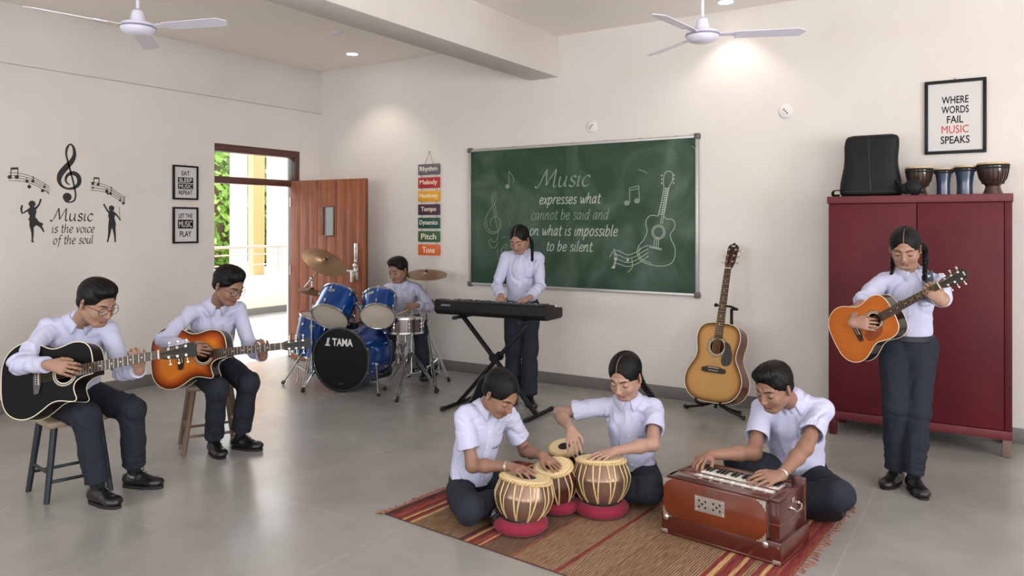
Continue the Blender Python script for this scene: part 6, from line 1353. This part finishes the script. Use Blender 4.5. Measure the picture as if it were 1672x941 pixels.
    def onface(x, z, off=0.0):
        o_ = g(x, .20, z); h = bvh.ray_cast(V3(o_), V3(-Rh[:, 1])); 
        return (np.array(h[0]) if h[0] is not None else g(x, .08, z)) + Rh[:, 1] * off
    for sx in (-1, 1):
        MB(t=-rootp).tube([onface(sx * x, z + .0, .0004) for x, z in ((.012, .0165), (.024, .0205), (.036, .0205), (.047, .0140))], [.0026 * hs, .0036 * hs, .0032 * hs, .0014], 6).build('eyebrow', brow_m, body)
        ex = [onface(sx * x, z, .0002) for x, z in ((.0185, -.0065), (.025, -.0088), (.032, -.0096), (.039, -.0086), (.0455, -.0050))]
        MB(t=-rootp).tube(ex, [.0012, .0019, .0022, .0022, .0013], 6).build('eyelash', brow_m, body)
        MB(t=-rootp).tube([onface(sx * x, z, -.0006) for x, z in ((.0225, -.0108), (.027, -.0122), (.032, -.0126), (.037, -.0118), (.0415, -.0098))], [.0007, .0019, .0023, .0019, .0007], 6).build('eye', eye_m, body)
    # --- hair
    hv, hf, st = hair_cap(Hc, Rh, hs, kind, seed, part); ho = new_mesh('hair', hv - rootp, hf, hair_m, root, ang=None); a_ = ho.data.attributes.new('strand', 'FLOAT_VECTOR', 'POINT'); a_.data.foreach_set('vector', st.astype(np.float32).ravel())
    if kind == 'girl' and seed != 5: MB(t=-rootp).tube(catmull([g(part, .083, .064), g(part, .053, .1005), g(part, .02, .1105), g(part, -.03, .1095)], 5), .0021 * hs, 6).build('hair_parting', M('scalp', (128, 98, 82), .7), ho)
    # --- shirt
    sp = np.array([P, N] + list(sh.values()) + list(el.values()) + list(wr.values())); s = SDF(sp.min(0) - .17, sp.max(0) + .14, .0045 * FINE); q = lambda t_: P + up * TL * t_ - fT * bulge * math.sin(PI * min(1, t_))
    mix = lambda t_: np.stack([nrm(rP * (1 - t_) + rT * t_), nrm(fP * (1 - t_) + fT * t_), up], 1)
    gk = 1.0 if kind == 'boy' else .95
    sec = [(.06, .133 * gk, .100), (.22, .126 * gk, .098), (.45, .130 * gk, .100), (.68, .138 * gk, .102), (.86, .128 * gk, .080)]
    for (a, w1, d1), (b, w2, d2) in zip(sec, sec[1:]): s.loft(q(a), q(b), mix((a + b) / 2), (w1 * S, d1 * S), (w2 * S, d2 * S), k=.03)
    s.cone(sh['R'] - rT * .02, sh['L'] + rT * .02, .042 * S, .042 * S, k=.03); s.cone(N - up * .05, N + up * .012, .064 * S, .050 * S, k=.03)
    for k in 'RL': s.cone(N - up * .014, sh[k], .040 * S, .041 * S, k=.02)
    s.clip(q(.06), -up); cuts = {}
    for k, sl in (('R', sleeveR or sleeve), ('L', sleeveL or sleeve)):
        ua = el[k] - sh[k]; fa_ = wr[k] - el[k]; ul = np.linalg.norm(ua); un = ua / ul; fn = nrm(fa_)
        if sl == 'short':
            e = sh[k] + ua * .66; s.cone(sh[k], sh[k] + ua * .80, .047 * S, .060 * S, k=.02, cut=[(e, un)]); s.cone(sh[k] + ua * .50, sh[k] + ua * .9, .048 * S, .053 * S, k=.004, op='sub', cut=[(e - un * .05, -un)]); cuts[k] = (e, un, .059)
        elif sl == 'rolled':
            e = el[k] + fa_ * .10; s.cone(sh[k], el[k], .047 * S, .049 * S, k=.02); s.cone(el[k], el[k] + fa_ * .3, .049 * S, .049 * S, k=.01, cut=[(e, fn)]); cuts[k] = (e - fn * .02, fn, .0495)
        else:
            e = el[k] + fa_ * .90; s.cone(sh[k], el[k], .048 * S, .043 * S, k=.02); s.cone(el[k], el[k] + fa_ * .5, .043 * S, .040 * S, k=.015); s.cone(el[k] + fa_ * .5, el[k] + fa_ * 1.05, .040 * S, .033 * S, k=.02, cut=[(e, fn)]); cuts[k] = (e, fn, .036)
    v, f = s.mesh(2); jj = [(el[k], .085, wr[k] - sh[k]) for k in 'RL'] + [(sh[k] - up * .03 - rT * (.03 if k == 'R' else -.03), .07, el[k] - sh[k]) for k in 'RL'] + [(q(.12), .10, up)]
    v = cloth(v, f, .0105, jj, seed, 8, .011); so = new_mesh('shirt', v - rootp, f, shirt_m, root, ang=None); bs_ = BVHTree.FromPolygons([tuple(p) for p in v], [tuple(int(i) for i in k) for k in f])
    for k in 'RL':
        e, un, r = cuts[k]; sl = (sleeveR if k == 'R' else sleeveL) or sleeve
        if sl != 'short': w_ = .026 if sl == 'long' else .024; MB(t=-rootp).lathe([(r * S - .003, -w_), (r * S + .0035, -w_), (r * S + .0035, w_ * .5), (r * S - .004, w_ * .5)], o=e - un * .01, ax=un, seg=28, close=True).build('cuff', collar_m, so)
    def onshirt(x, t_, off=.0015):
        o_ = q(t_) + rT * x + fT * .4; h = bs_.ray_cast(V3(o_), V3(-fT)); return (np.array(h[0]) if h[0] is not None else o_ - fT * .3) + fT * off
    # placket, buttons, pocket
    ts = np.linspace(.10, .90, 24); m = MB(t=-rootp)
    vs = []; 
    for t_ in ts: vs += [onshirt(-.015, t_, .0024), onshirt(.015, t_, .0024), onshirt(.015, t_, -.003), onshirt(-.015, t_, -.003)]
    fs = []
    for i in range(len(ts) - 1):
        for a in range(4): b = (a + 1) % 4; fs.append([4 * i + a, 4 * i + b, 4 * i + 4 + b, 4 * i + 4 + a])
    m.add(vs, fs); m.build('placket', collar_m, so)
    for t_ in (.22, .40, .58, .76): m = MB(t=-rootp); m.lathe([(0, .0022), (.0048, .0022), (.0056, .001), (.0056, -.001)], o=onshirt(0, t_, .0028), ax=fT, seg=12); m.build('button', btn_m, so)
    x0, x1 = -.105, -.040; vs = []; K = 6
    for j in range(K + 1):
        for i in range(K + 1): vs.append(onshirt((x0 + (x1 - x0) * i / K) * S, .56 + .19 * j / K - (.018 * (1 - abs(i - K / 2) / (K / 2)) if j == 0 else 0), .0022))
    m = MB(t=-rootp); m.add(vs, [[j * (K + 1) + i, j * (K + 1) + i + 1, (j + 1) * (K + 1) + i + 1, (j + 1) * (K + 1) + i] for j in range(K) for i in range(K)]); po = m.build('pocket', shirt_m, so); md = po.modifiers.new('s', 'SOLIDIFY'); md.thickness = .003; md.offset = 0
    # collar
    cu = nrm(up * .6 + nrm(nt_ - nb) * .4); rn = .050 * S; ncol = 36; rows = 5; vs = []
    for i in range(ncol + 1):
        a = (-1 + 2 * i / ncol) * math.radians(168); dr = rT * math.sin(a) - fT * math.cos(a); fr_ = abs(a) / math.radians(168); pt = max(0, (fr_ - .62) / .38)
        lo_ = N - cu * .006 + dr * (rn + .002); tp = N + cu * (.036 - .024 * fr_ ** 2) * S + dr * (rn + .003 + .002 * fr_); md1 = N + cu * (.030 - .026 * fr_ ** 2) * S + dr * (rn + .012); o1 = N + cu * (-.006 - .020 * fr_) * S + dr * (rn + .024 + .004 * fr_); pp = pt * pt
        o1 = o1 - cu * .028 * S * pp + fT * .018 * pp + rT * math.copysign(.018, a) * pp
        rowp = [lo_, tp, (tp + md1) / 2 + cu * .002, md1, o1]
        for j in (3, 4):
            hl, hn, _, _ = bs_.find_nearest(V3(rowp[j]))
            if hl is not None:
                hl = np.array(hl); hn = np.array(hn)
                if (rowp[j] - hl) @ hn < .005: rowp[j] = hl + hn * .005
        vs += rowp
    m = MB(t=-rootp); m.add(vs, [[i * rows + j, i * rows + j + 1, (i + 1) * rows + j + 1, (i + 1) * rows + j] for i in range(ncol) for j in range(rows - 1)]); co = m.build('collar', collar_m, so, ang=60); md = co.modifiers.new('s', 'SOLIDIFY'); md.thickness = .0028; md.offset = 0
    # --- trousers
    tp = np.array([P + up * .06] + list(hip.values()) + list(kn.values()) + list(an.values())); s = SDF(tp.min(0) - .14, tp.max(0) + .13, .005 * FINE)
    s.loft(P - UP * .02, q(.13), mix(0), (.128 * S, .102 * S), (.128 * S * gk, .100 * S), k=.03); s.clip(q(.13), up)
    for k, lg in (('R', legR), ('L', legL)):
        sh_ = an[k] - kn[k]; sn = nrm(sh_); e = an[k] - sn * (lg.get('hem', .045)); wdt = lg.get('wd', 1.0)
        s.cone(hip[k], kn[k], .086 * S, .066 * S, k=.035); s.cone(kn[k], kn[k] + sh_ * .5, .063 * S, .060 * S * wdt, k=.03); s.cone(kn[k] + sh_ * .5, an[k] + sn * .06, .060 * S * wdt, .058 * S * wdt, k=.02, cut=[(e, sn)]); s.cone(an[k] - sn * .10, an[k] + sn * .1, .040 * S, .047 * S, k=.003, op='sub', cut=[(an[k] - sn * .09, -sn)])
    v, f = s.mesh(2); jj = [(kn[k], .10, kn[k] - hip[k]) for k in 'RL'] + [(hip[k], .10, kn[k] - hip[k]) for k in 'RL'] + [(an[k] - nrm(an[k] - kn[k]) * .10, .07, an[k] - kn[k]) for k in 'RL']
    v = cloth(v, f, .0085, jj, seed + 20, 7, .006)
    if floor_z >= 0 and P[2] < .3: v[:, 2] = np.maximum(v[:, 2], floor_z + .004)
    new_mesh('trousers', v - rootp, f, trou_m, root, ang=None)
    m = MB(t=-rootp); Rm = mix(0); c_ = q(.095); n_ = 48
    vs = []; 
    for i in range(n_):
        a = 2 * PI * i / n_
        for rr_, zz_ in ((0, -.015), (.0035, -.015), (.0035, .015), (0, .015)): vs.append(c_ + Rm[:, 0] * math.cos(a) * (.1385 * S * gk + rr_) + nrm(np.cross(up, Rm[:, 0])) * math.sin(a) * (.1085 * S + rr_) + up * zz_)
    m.add(vs, [[i * 4 + j, ((i + 1) % n_) * 4 + j, ((i + 1) % n_) * 4 + (j + 1) % 4, i * 4 + (j + 1) % 4] for i in range(n_) for j in range(4)]); m.build('belt', belt_m, root)
    for k, lg in (('R', legR), ('L', legL)):
        sn = nrm(an[k] - kn[k]); MB(t=-rootp).tube([an[k] - sn * .13, an[k] - sn * .03, an[k] + sn * .01], [.038 * S, .034 * S, .036 * S], 14).build('sock', sock_m, root)
        put_shoe(root, rootp, an[k], lg['f'], S * lg.get('ss', .98), lg.get('u'))
    PEOPLE.append(dict(root=root, rootp=rootp, g=g, Rh=Rh, Hc=Hc, hs=hs, sh=sh, el=el, wr=wr, tips=gr, N=N, body=body, onface=onface, onshirt=onshirt, shirt=so, up=up, fT=fT, rT=rT, q=q))
    return PEOPLE[-1]
def spectacles(p):
    g, root, rp, hs = p['g'], p['root'], p['rootp'], p['hs']; t = MB(t=-rp)
    for sx in (-1, 1):
        c = np.array([sx * .032, .094, -.004]); P = [g(c[0] + .0225 * math.cos(a), c[1] - .006 * abs(math.cos(a)) * (1 if math.cos(a) * sx > 0 else 0), c[2] + .0175 * math.sin(a)) for a in np.linspace(0, 2 * PI, 24, endpoint=False)]
        t.tube(P, .0014, 6, closed=True); t.tube([g(sx * .054, .088, .001), g(sx * .074, .06, .002), g(sx * .079, .0, .004), g(sx * .078, -.012, -.004)], .0013, 6)
        m = MB(t=-rp); m.add(P, [list(range(24))]); fr_ = None
        p.setdefault('lens', []).append(m)
    t.tube([g(-.010, .095, .0), g(0, .098, .003), g(.010, .095, .0)], .0014, 6)
    o = t.build('spectacles', glass_fr, root)
    for m in p['lens']: m.build('lens', M('lens_glass', (240, 245, 245), .02, alpha=.12, spec=.5), o, smooth=False)
def bracelet(p, k, name='bracelet', off=.03, col=(190, 186, 180), r=.0245):
    w, e = p['wr'][k], p['el'][k]; n = nrm(w - e); c = w - n * off; m = MB(t=-p['rootp'])
    for q in (-.004, 0, .004): m.torus(c + n * q, n, r, .0022, 28, 6)
    m.build(name, M('silver_link', col, .3, metal=.8), p['root'])
def crossed(P, paz, S, zr=.11, zl=.11, al=.345, cr=.055, fr=.23, lat=.215, fw=.225, ss=.98):
    P = np.array(P, float); f = vdir(paz); f = nrm([f[0], f[1], 0]); r = np.cross(f, UP); z = lambda p, h: np.array([p[0], p[1], h])
    kR = z(P + r * (.078 + lat) * S + f * fw * S, zr); kL = z(P - r * (.078 + lat) * S + f * fw * S, zl)
    aR = z(P - r * cr * S + f * fr * S, .075); aL = z(P + r * .050 * S + f * al * S, .065)
    return dict(legR=dict(a=aR, k=kR * 1.0, f=nrm(-r * .75 + f * .45), u=nrm(UP * .35 - f * .9), hem=.05, ss=ss), legL=dict(a=aL, k=kL * 1.0, f=nrm(r * .80 + f * .40), u=nrm(UP * .35 - f * .9), hem=.05, ss=ss))
# curls
REST = ((.25, .35, .2),) * 4; GRIP = ((.75, 1.05, .7), (.8, 1.1, .7), (.85, 1.1, .75), (.9, 1.1, .75)); FLAT = ((.12, .22, .15), (.10, .25, .15), (.12, .28, .18), (.15, .3, .2)); KEYS = ((.45, .5, .25), (.40, .55, .25), (.45, .55, .25), (.5, .5, .25)); PICK = ((.55, .7, .4), (.5, .65, .35), (.45, .6, .35), (.4, .55, .3))
def arm_target(w, d, n, c=REST, t='rest', **k): return dict(w=w, d=d, n=n, c=c, t=t, **k)
def gpt(k, x, y, z): R, o, S_ = G[k]; return o + R @ np.array([x, y, z]) * S_
def gv(k, x, y, z): return G[k][0] @ np.array([x, y, z])
# boy at the far left, black guitar
p = person('boy in spectacles playing the black guitar on the stool at the far left', at(116, 648, 4.42), at(131, 522, 4.26), at(158, 494, 4.16), 32, 68, 24, S=1.06, hs=1.12, paz=48,
    handR=arm_target(at(80, 596, 3.86), gv('a', .35, .9, -.20), gv('a', -.05, .15, 1), PICK, 'down'), elbR=at(-10, 585, 4.12),
    handL=arm_target(at(228, 605, 4.08), gv('a', -.62, .25, .62), gv('a', .35, .55, .30) * 1.0 + gv('a', .6, .4, -.1), GRIP, 'rest', sp=.04), elbL=at(172, 640, 4.5),
    legR=dict(a=at(160, 797, 4.13), k=at(178, 660, 3.9), f=vdir(62), hem=.035), legL=dict(a=at(219, 771, 4.39), k=at(246, 640, 4.2), f=vdir(82)), tone=0, seed=1, bulge=.03)
spectacles(p)
# boy beside the doorway, sunburst guitar
p = person('boy in spectacles playing the sunburst guitar on a stool beside the doorway', at(345, 597, 5.28), at(354, 495, 5.12), at(373, 466, 5.02), 30, 64, 26, S=1.04, hs=1.12, paz=48,
    handR=arm_target(at(306, 567, 4.78), gv('b', .30, .93, -.20), gv('b', -.05, .15, 1), PICK, 'down'), elbR=at(236, 548, 5.0),
    handL=arm_target(at(430, 583, 4.98), gv('b', -.62, .25, .62), gv('b', .6, .5, .0), GRIP, 'rest', sp=.04), elbL=at(412, 640, 5.3),
    legR=dict(a=at(350, 721, 5.03), k=at(364, 610, 4.8), f=vdir(38), hem=.035), legL=dict(a=at(392, 713, 5.14), k=at(428, 600, 4.95), f=vdir(72)), tone=1, seed=2, bulge=.03)
spectacles(p)
# drummer
p = person('boy seated behind the blue drum kit', at(662, 524, 7.70), at(656, 462, 7.60), at(650, 441, 7.52), -12, -30, 16, S=1.04, hs=1.12,
    handR=arm_target(at(617, 494, 7.30), -FW * .8 - UP * .4 + RT * .2, UP - FW * .3, GRIP, 'rest'), elbR=at(612, 500, 7.7),
    handL=arm_target(at(681, 499, 7.22), -RT * .8 - FW * .5 - UP * .1, UP * .6 - FW * .7, GRIP, 'rest'), elbL=at(705, 505, 7.45),
    legR=dict(a=at(632, 598, 7.28), k=at(630, 500, 7.1), f=vdir(-20)), legL=dict(a=at(690, 604, 7.30), k=at(690, 500, 7.1), f=vdir(15)), tone=1, seed=3)
for k, tipp in (('L', at(648, 514, 7.05)), ('R', at(600, 480, 7.05))):
    c = p['wr'][k] + nrm(p['tips'][k][1] - p['wr'][k]) * .055; d = nrm(tipp - c); m = MB(t=-c); m.tube([c - d * .10, c + d * .2, c + d * .27], [.0065, .0055, .003], 8); m.ball(c + d * .275, .005, 8)
    tag(m.build('drumstick', M('hickory', (196, 164, 120), .5), loc=c), 'wooden drumstick in the drummer\'s hand over the %s' % ('snare drum' if k == 'L' else 'right tom'), 'drumstick')
# girl at the keyboard
p = person('girl with two plaits standing behind the keyboard in front of the chalkboard', at(851, 500, 6.64), at(853, 411, 6.60), at(848, 391, 6.52), -8, -24, 26, S=1.0, hs=1.06, kind='girl',
    handR=arm_target(at(818, 484, 6.36), -FW * .86 - UP * .25 - RT * .12, UP - FW * .3, KEYS, 'rest'), elbR=at(800, 475, 6.7),
    handL=arm_target(at(864, 487, 6.26), -FW * .75 - UP * .15 - RT * .62, UP - FW * .2, KEYS, 'rest'), elbL=at(905, 478, 6.6),
    legR=dict(a=at(839, 644, 6.50), k=at(838, 560, 6.2), f=vdir(-8), wd=1.12, hem=.015), legL=dict(a=at(864, 648, 6.40), k=at(864, 560, 6.1), f=vdir(12), wd=1.12, hem=.015), tone=0, seed=4)
g = p['g']; braid('plait', [g(-.055, -.06, -.01), at(868, 396, 6.56), at(869, 408, 6.50), at(869, 420, 6.43)], .016, p['root'], p['rootp'], 4); braid('plait', [g(.055, -.06, -.02), g(.06, -.05, -.07), g(.055, -.02, -.12)], .014, p['root'], p['rootp'], 3)
# girl on the left of the rug
p = person('girl with tied-back hair seated cross-legged behind the copper-shelled tabla', at(768, 795, 4.14), at(797, 663, 4.06), at(817, 642, 3.96), 30, 48, 34, S=.98, hs=1.06, kind='girl', floor_z=.006, sleeve='short', bulge=.03, paz=48,
    handR=arm_target(at(833, 762, 3.83), nrm(at(862, 771, 3.74) - at(833, 762, 3.83)), UP - FW * .25, FLAT, 'rest', sp=.10), elbR=at(770, 775, 3.95),
    handL=arm_target(at(886, 744, 4.02), nrm(at(903, 757, 3.96) - at(886, 744, 4.02)), UP - FW * .2, FLAT, 'rest', sp=.10), elbL=at(866, 745, 4.2),
    **crossed(at(768, 795, 4.14), 48, .98, al=.30), tone=1, seed=5)
g = p['g']; m = MB(t=-p['rootp']); m.tube(catmull([g(0, -.085, .0), g(-.0, -.115, -.02), at(778, 652, 4.10), at(767, 664, 4.14), at(762, 680, 4.17)], 8), [.022 + .006 * math.sin(i / 32 * PI) - .016 * max(0, (i - 20) / 12) for i in range(33)], 12); m.ball(g(0, -.098, -.006), .022, 12); m.build('ponytail', hair_m, p['root']); bracelet(p, 'R', off=.02, r=.0235)
# girl with the long plait
p = person('girl with a long plait down her back playing two tablas on the rug', at(1036, 772, 4.42), at(1026, 650, 4.36), at(1021, 614, 4.26), -14, -34, 24, S=1.02, hs=1.14, kind='girl', floor_z=.006, sleeve='short', bulge=.02, paz=-46,
    handR=arm_target(at(932, 701, 4.24), nrm(at(936, 728, 4.16) - at(932, 701, 4.24)), -FW * .7 + UP * .5 - RT * .2, FLAT, 'rest', sp=.09), elbR=at(925, 688, 4.35),
    handL=arm_target(at(1003, 737, 4.02), nrm(at(972, 748, 3.95) - at(1003, 737, 4.02)), UP - FW * .3, FLAT, 'rest', sp=.10), elbL=at(1062, 730, 4.1),
    **crossed(at(1036, 772, 4.42), -46, 1.0), tone=2, seed=6, sh_up=(.0, 0))
g = p['g']; braid('plait', [g(-.0, -.075, .01), g(-.01, -.10, -.03), at(1050, 628, 4.40), at(1063, 646, 4.43), at(1073, 668, 4.46), at(1077, 690, 4.48)], .019, p['root'], p['rootp'], 7); bracelet(p, 'R', off=.02, r=.0235)
# boy at the harmonium
HT = HARM; Hp = lambda x, y, z: HT[2] + HT[1] @ np.array([x, y, z])
p = person('boy in short sleeves seated cross-legged playing the harmonium', at(1304, 776, 4.22), at(1292, 652, 4.12), at(1264, 632, 4.00), -22, -56, 22, S=1.10, hs=1.12, floor_z=.004, sleeve='short', bulge=.02, paz=-44,
    handR=arm_target(at(1160, 743, 3.92), nrm(Hp(.07, .20, .305) - at(1160, 743, 3.92)), UP - FW * .1 - RT * .3, KEYS, 'down', sp=.10), elbR=at(1195, 745, 3.95),
    handL=arm_target(at(1275, 777, 3.62), nrm(Hp(.44, .19, .305) - at(1275, 777, 3.62)) , UP * .8 - FW * .5, ((.32, .35, .25),) * 4, 'rest', sp=.10), elbL=at(1345, 810, 3.8),
    **crossed(at(1304, 776, 4.22), -44, 1.04, zr=.26, zl=.17, cr=.17, fr=.21), tone=1, seed=7)
bracelet(p, 'L', off=.012, r=.0262)
# standing girl with guitar
p = person('girl with two plaits standing with the orange guitar in front of the cupboard', at(1482, 560, 4.50), at(1488, 443, 4.48), at(1478, 405, 4.40), -22, -32, 24, S=1.0, hs=1.04, kind='girl', paz=-18, sleeve='rolled',
    handR=arm_target(gpt('d', -.035, .245, .075), gv('d', .45, .85, -.30), gv('d', -.15, .2, 1), PICK, 'down'), elbR=at(1372, 505, 4.38),
    handL=arm_target(gpt('d', .085, .80, -.055), gv('d', -.70, .05, .55), gv('d', .75, .35, .1), GRIP, 'rest', sp=.04), elbL=at(1556, 555, 4.25),
    legR=dict(a=at(1462, 769, 4.45), k=at(1465, 650, 4.2), f=vdir(-48), wd=1.0, hem=.015), legL=dict(a=at(1492, 779, 4.33), k=at(1494, 650, 4.1), f=vdir(-8), wd=1.0, hem=.015), tone=0, seed=8)
g = p['g']; braid('plait', [g(-.058, -.05, -.0), at(1509, 405, 4.44), at(1511, 425, 4.42), at(1510, 447, 4.36)], .019, p['root'], p['rootp'], 4); braid('plait', [g(.055, -.06, -.03), g(.066, -.04, -.08), g(.07, .0, -.14)], .015, p['root'], p['rootp'], 3); bracelet(p, 'L', 'wrist_watch', off=.03, col=(120, 120, 122), r=.0262)
# guitar strap
sm = M('strap_webbing', (62, 74, 92), .7, bump=.2, bs=120); P = [p['onshirt'](-.085, .99, .004), p['onshirt'](-.085, .92, .010), p['onshirt'](-.075, .80, .012), p['onshirt'](-.055, .66, .014), gpt('d', -.06, .50, -.10)]; P.insert(0, p['sh']['L'] + p['rT'] * .05 + p['up'] * .052 - p['fT'] * .02); P = catmull(P, 6)
w = nrm(p['rT'] * .9 - p['up'] * .35); vs = []
for c in P: vs += [c - w * .024, c + w * .024]
c0 = np.array(P[0]); m = MB(t=-c0); m.add(vs, [[2 * i, 2 * i + 1, 2 * i + 3, 2 * i + 2] for i in range(len(P) - 1)]); o = m.build('guitar_strap', sm, loc=c0); md = o.modifiers.new('s', 'SOLIDIFY'); md.thickness = .004; md.offset = 1
tag(o, 'blue-grey strap over the shoulder of the girl holding the orange guitar', 'strap')
# ------------------------------------------------------------ repeats of a kind share a group
GROUPS = {'person': 'students playing music', 'acoustic_guitar': 'acoustic guitars', 'stool': 'stools of the seated guitarists', 'djembe': 'hand drums on top of the cupboard', 'tabla': 'tablas on the rug',
 'cushion_ring': 'magenta cushion rings under the tablas', 'cymbal': 'cymbals of the drum kit', 'cymbal_stand': 'cymbal stands of the drum kit', 'tom_drum': 'tom drums over the bass drum', 'drumstick': 'drumsticks in the drummer\'s hands',
 'ceiling_fan': 'white ceiling fans', 'ceiling_light': 'ceiling downlights', 'electrical_plate': 'round cover plates on the back wall', 'music_staff_sticker': 'music staff stickers beside the treble clef', 'dancer_sticker': 'dancing figure stickers',
 'lettering_sticker': 'lines of wall lettering', 'tree': 'trees outside the doorway', 'pillar': 'pillars beyond the gallery railing', 'framed_poster': 'framed posters'}
for o in list(bpy.data.objects):
    if o.parent is None and o.get('label'):
        k = o.name.split('.')[0]
        if k in GROUPS: o['group'] = GROUPS[k]
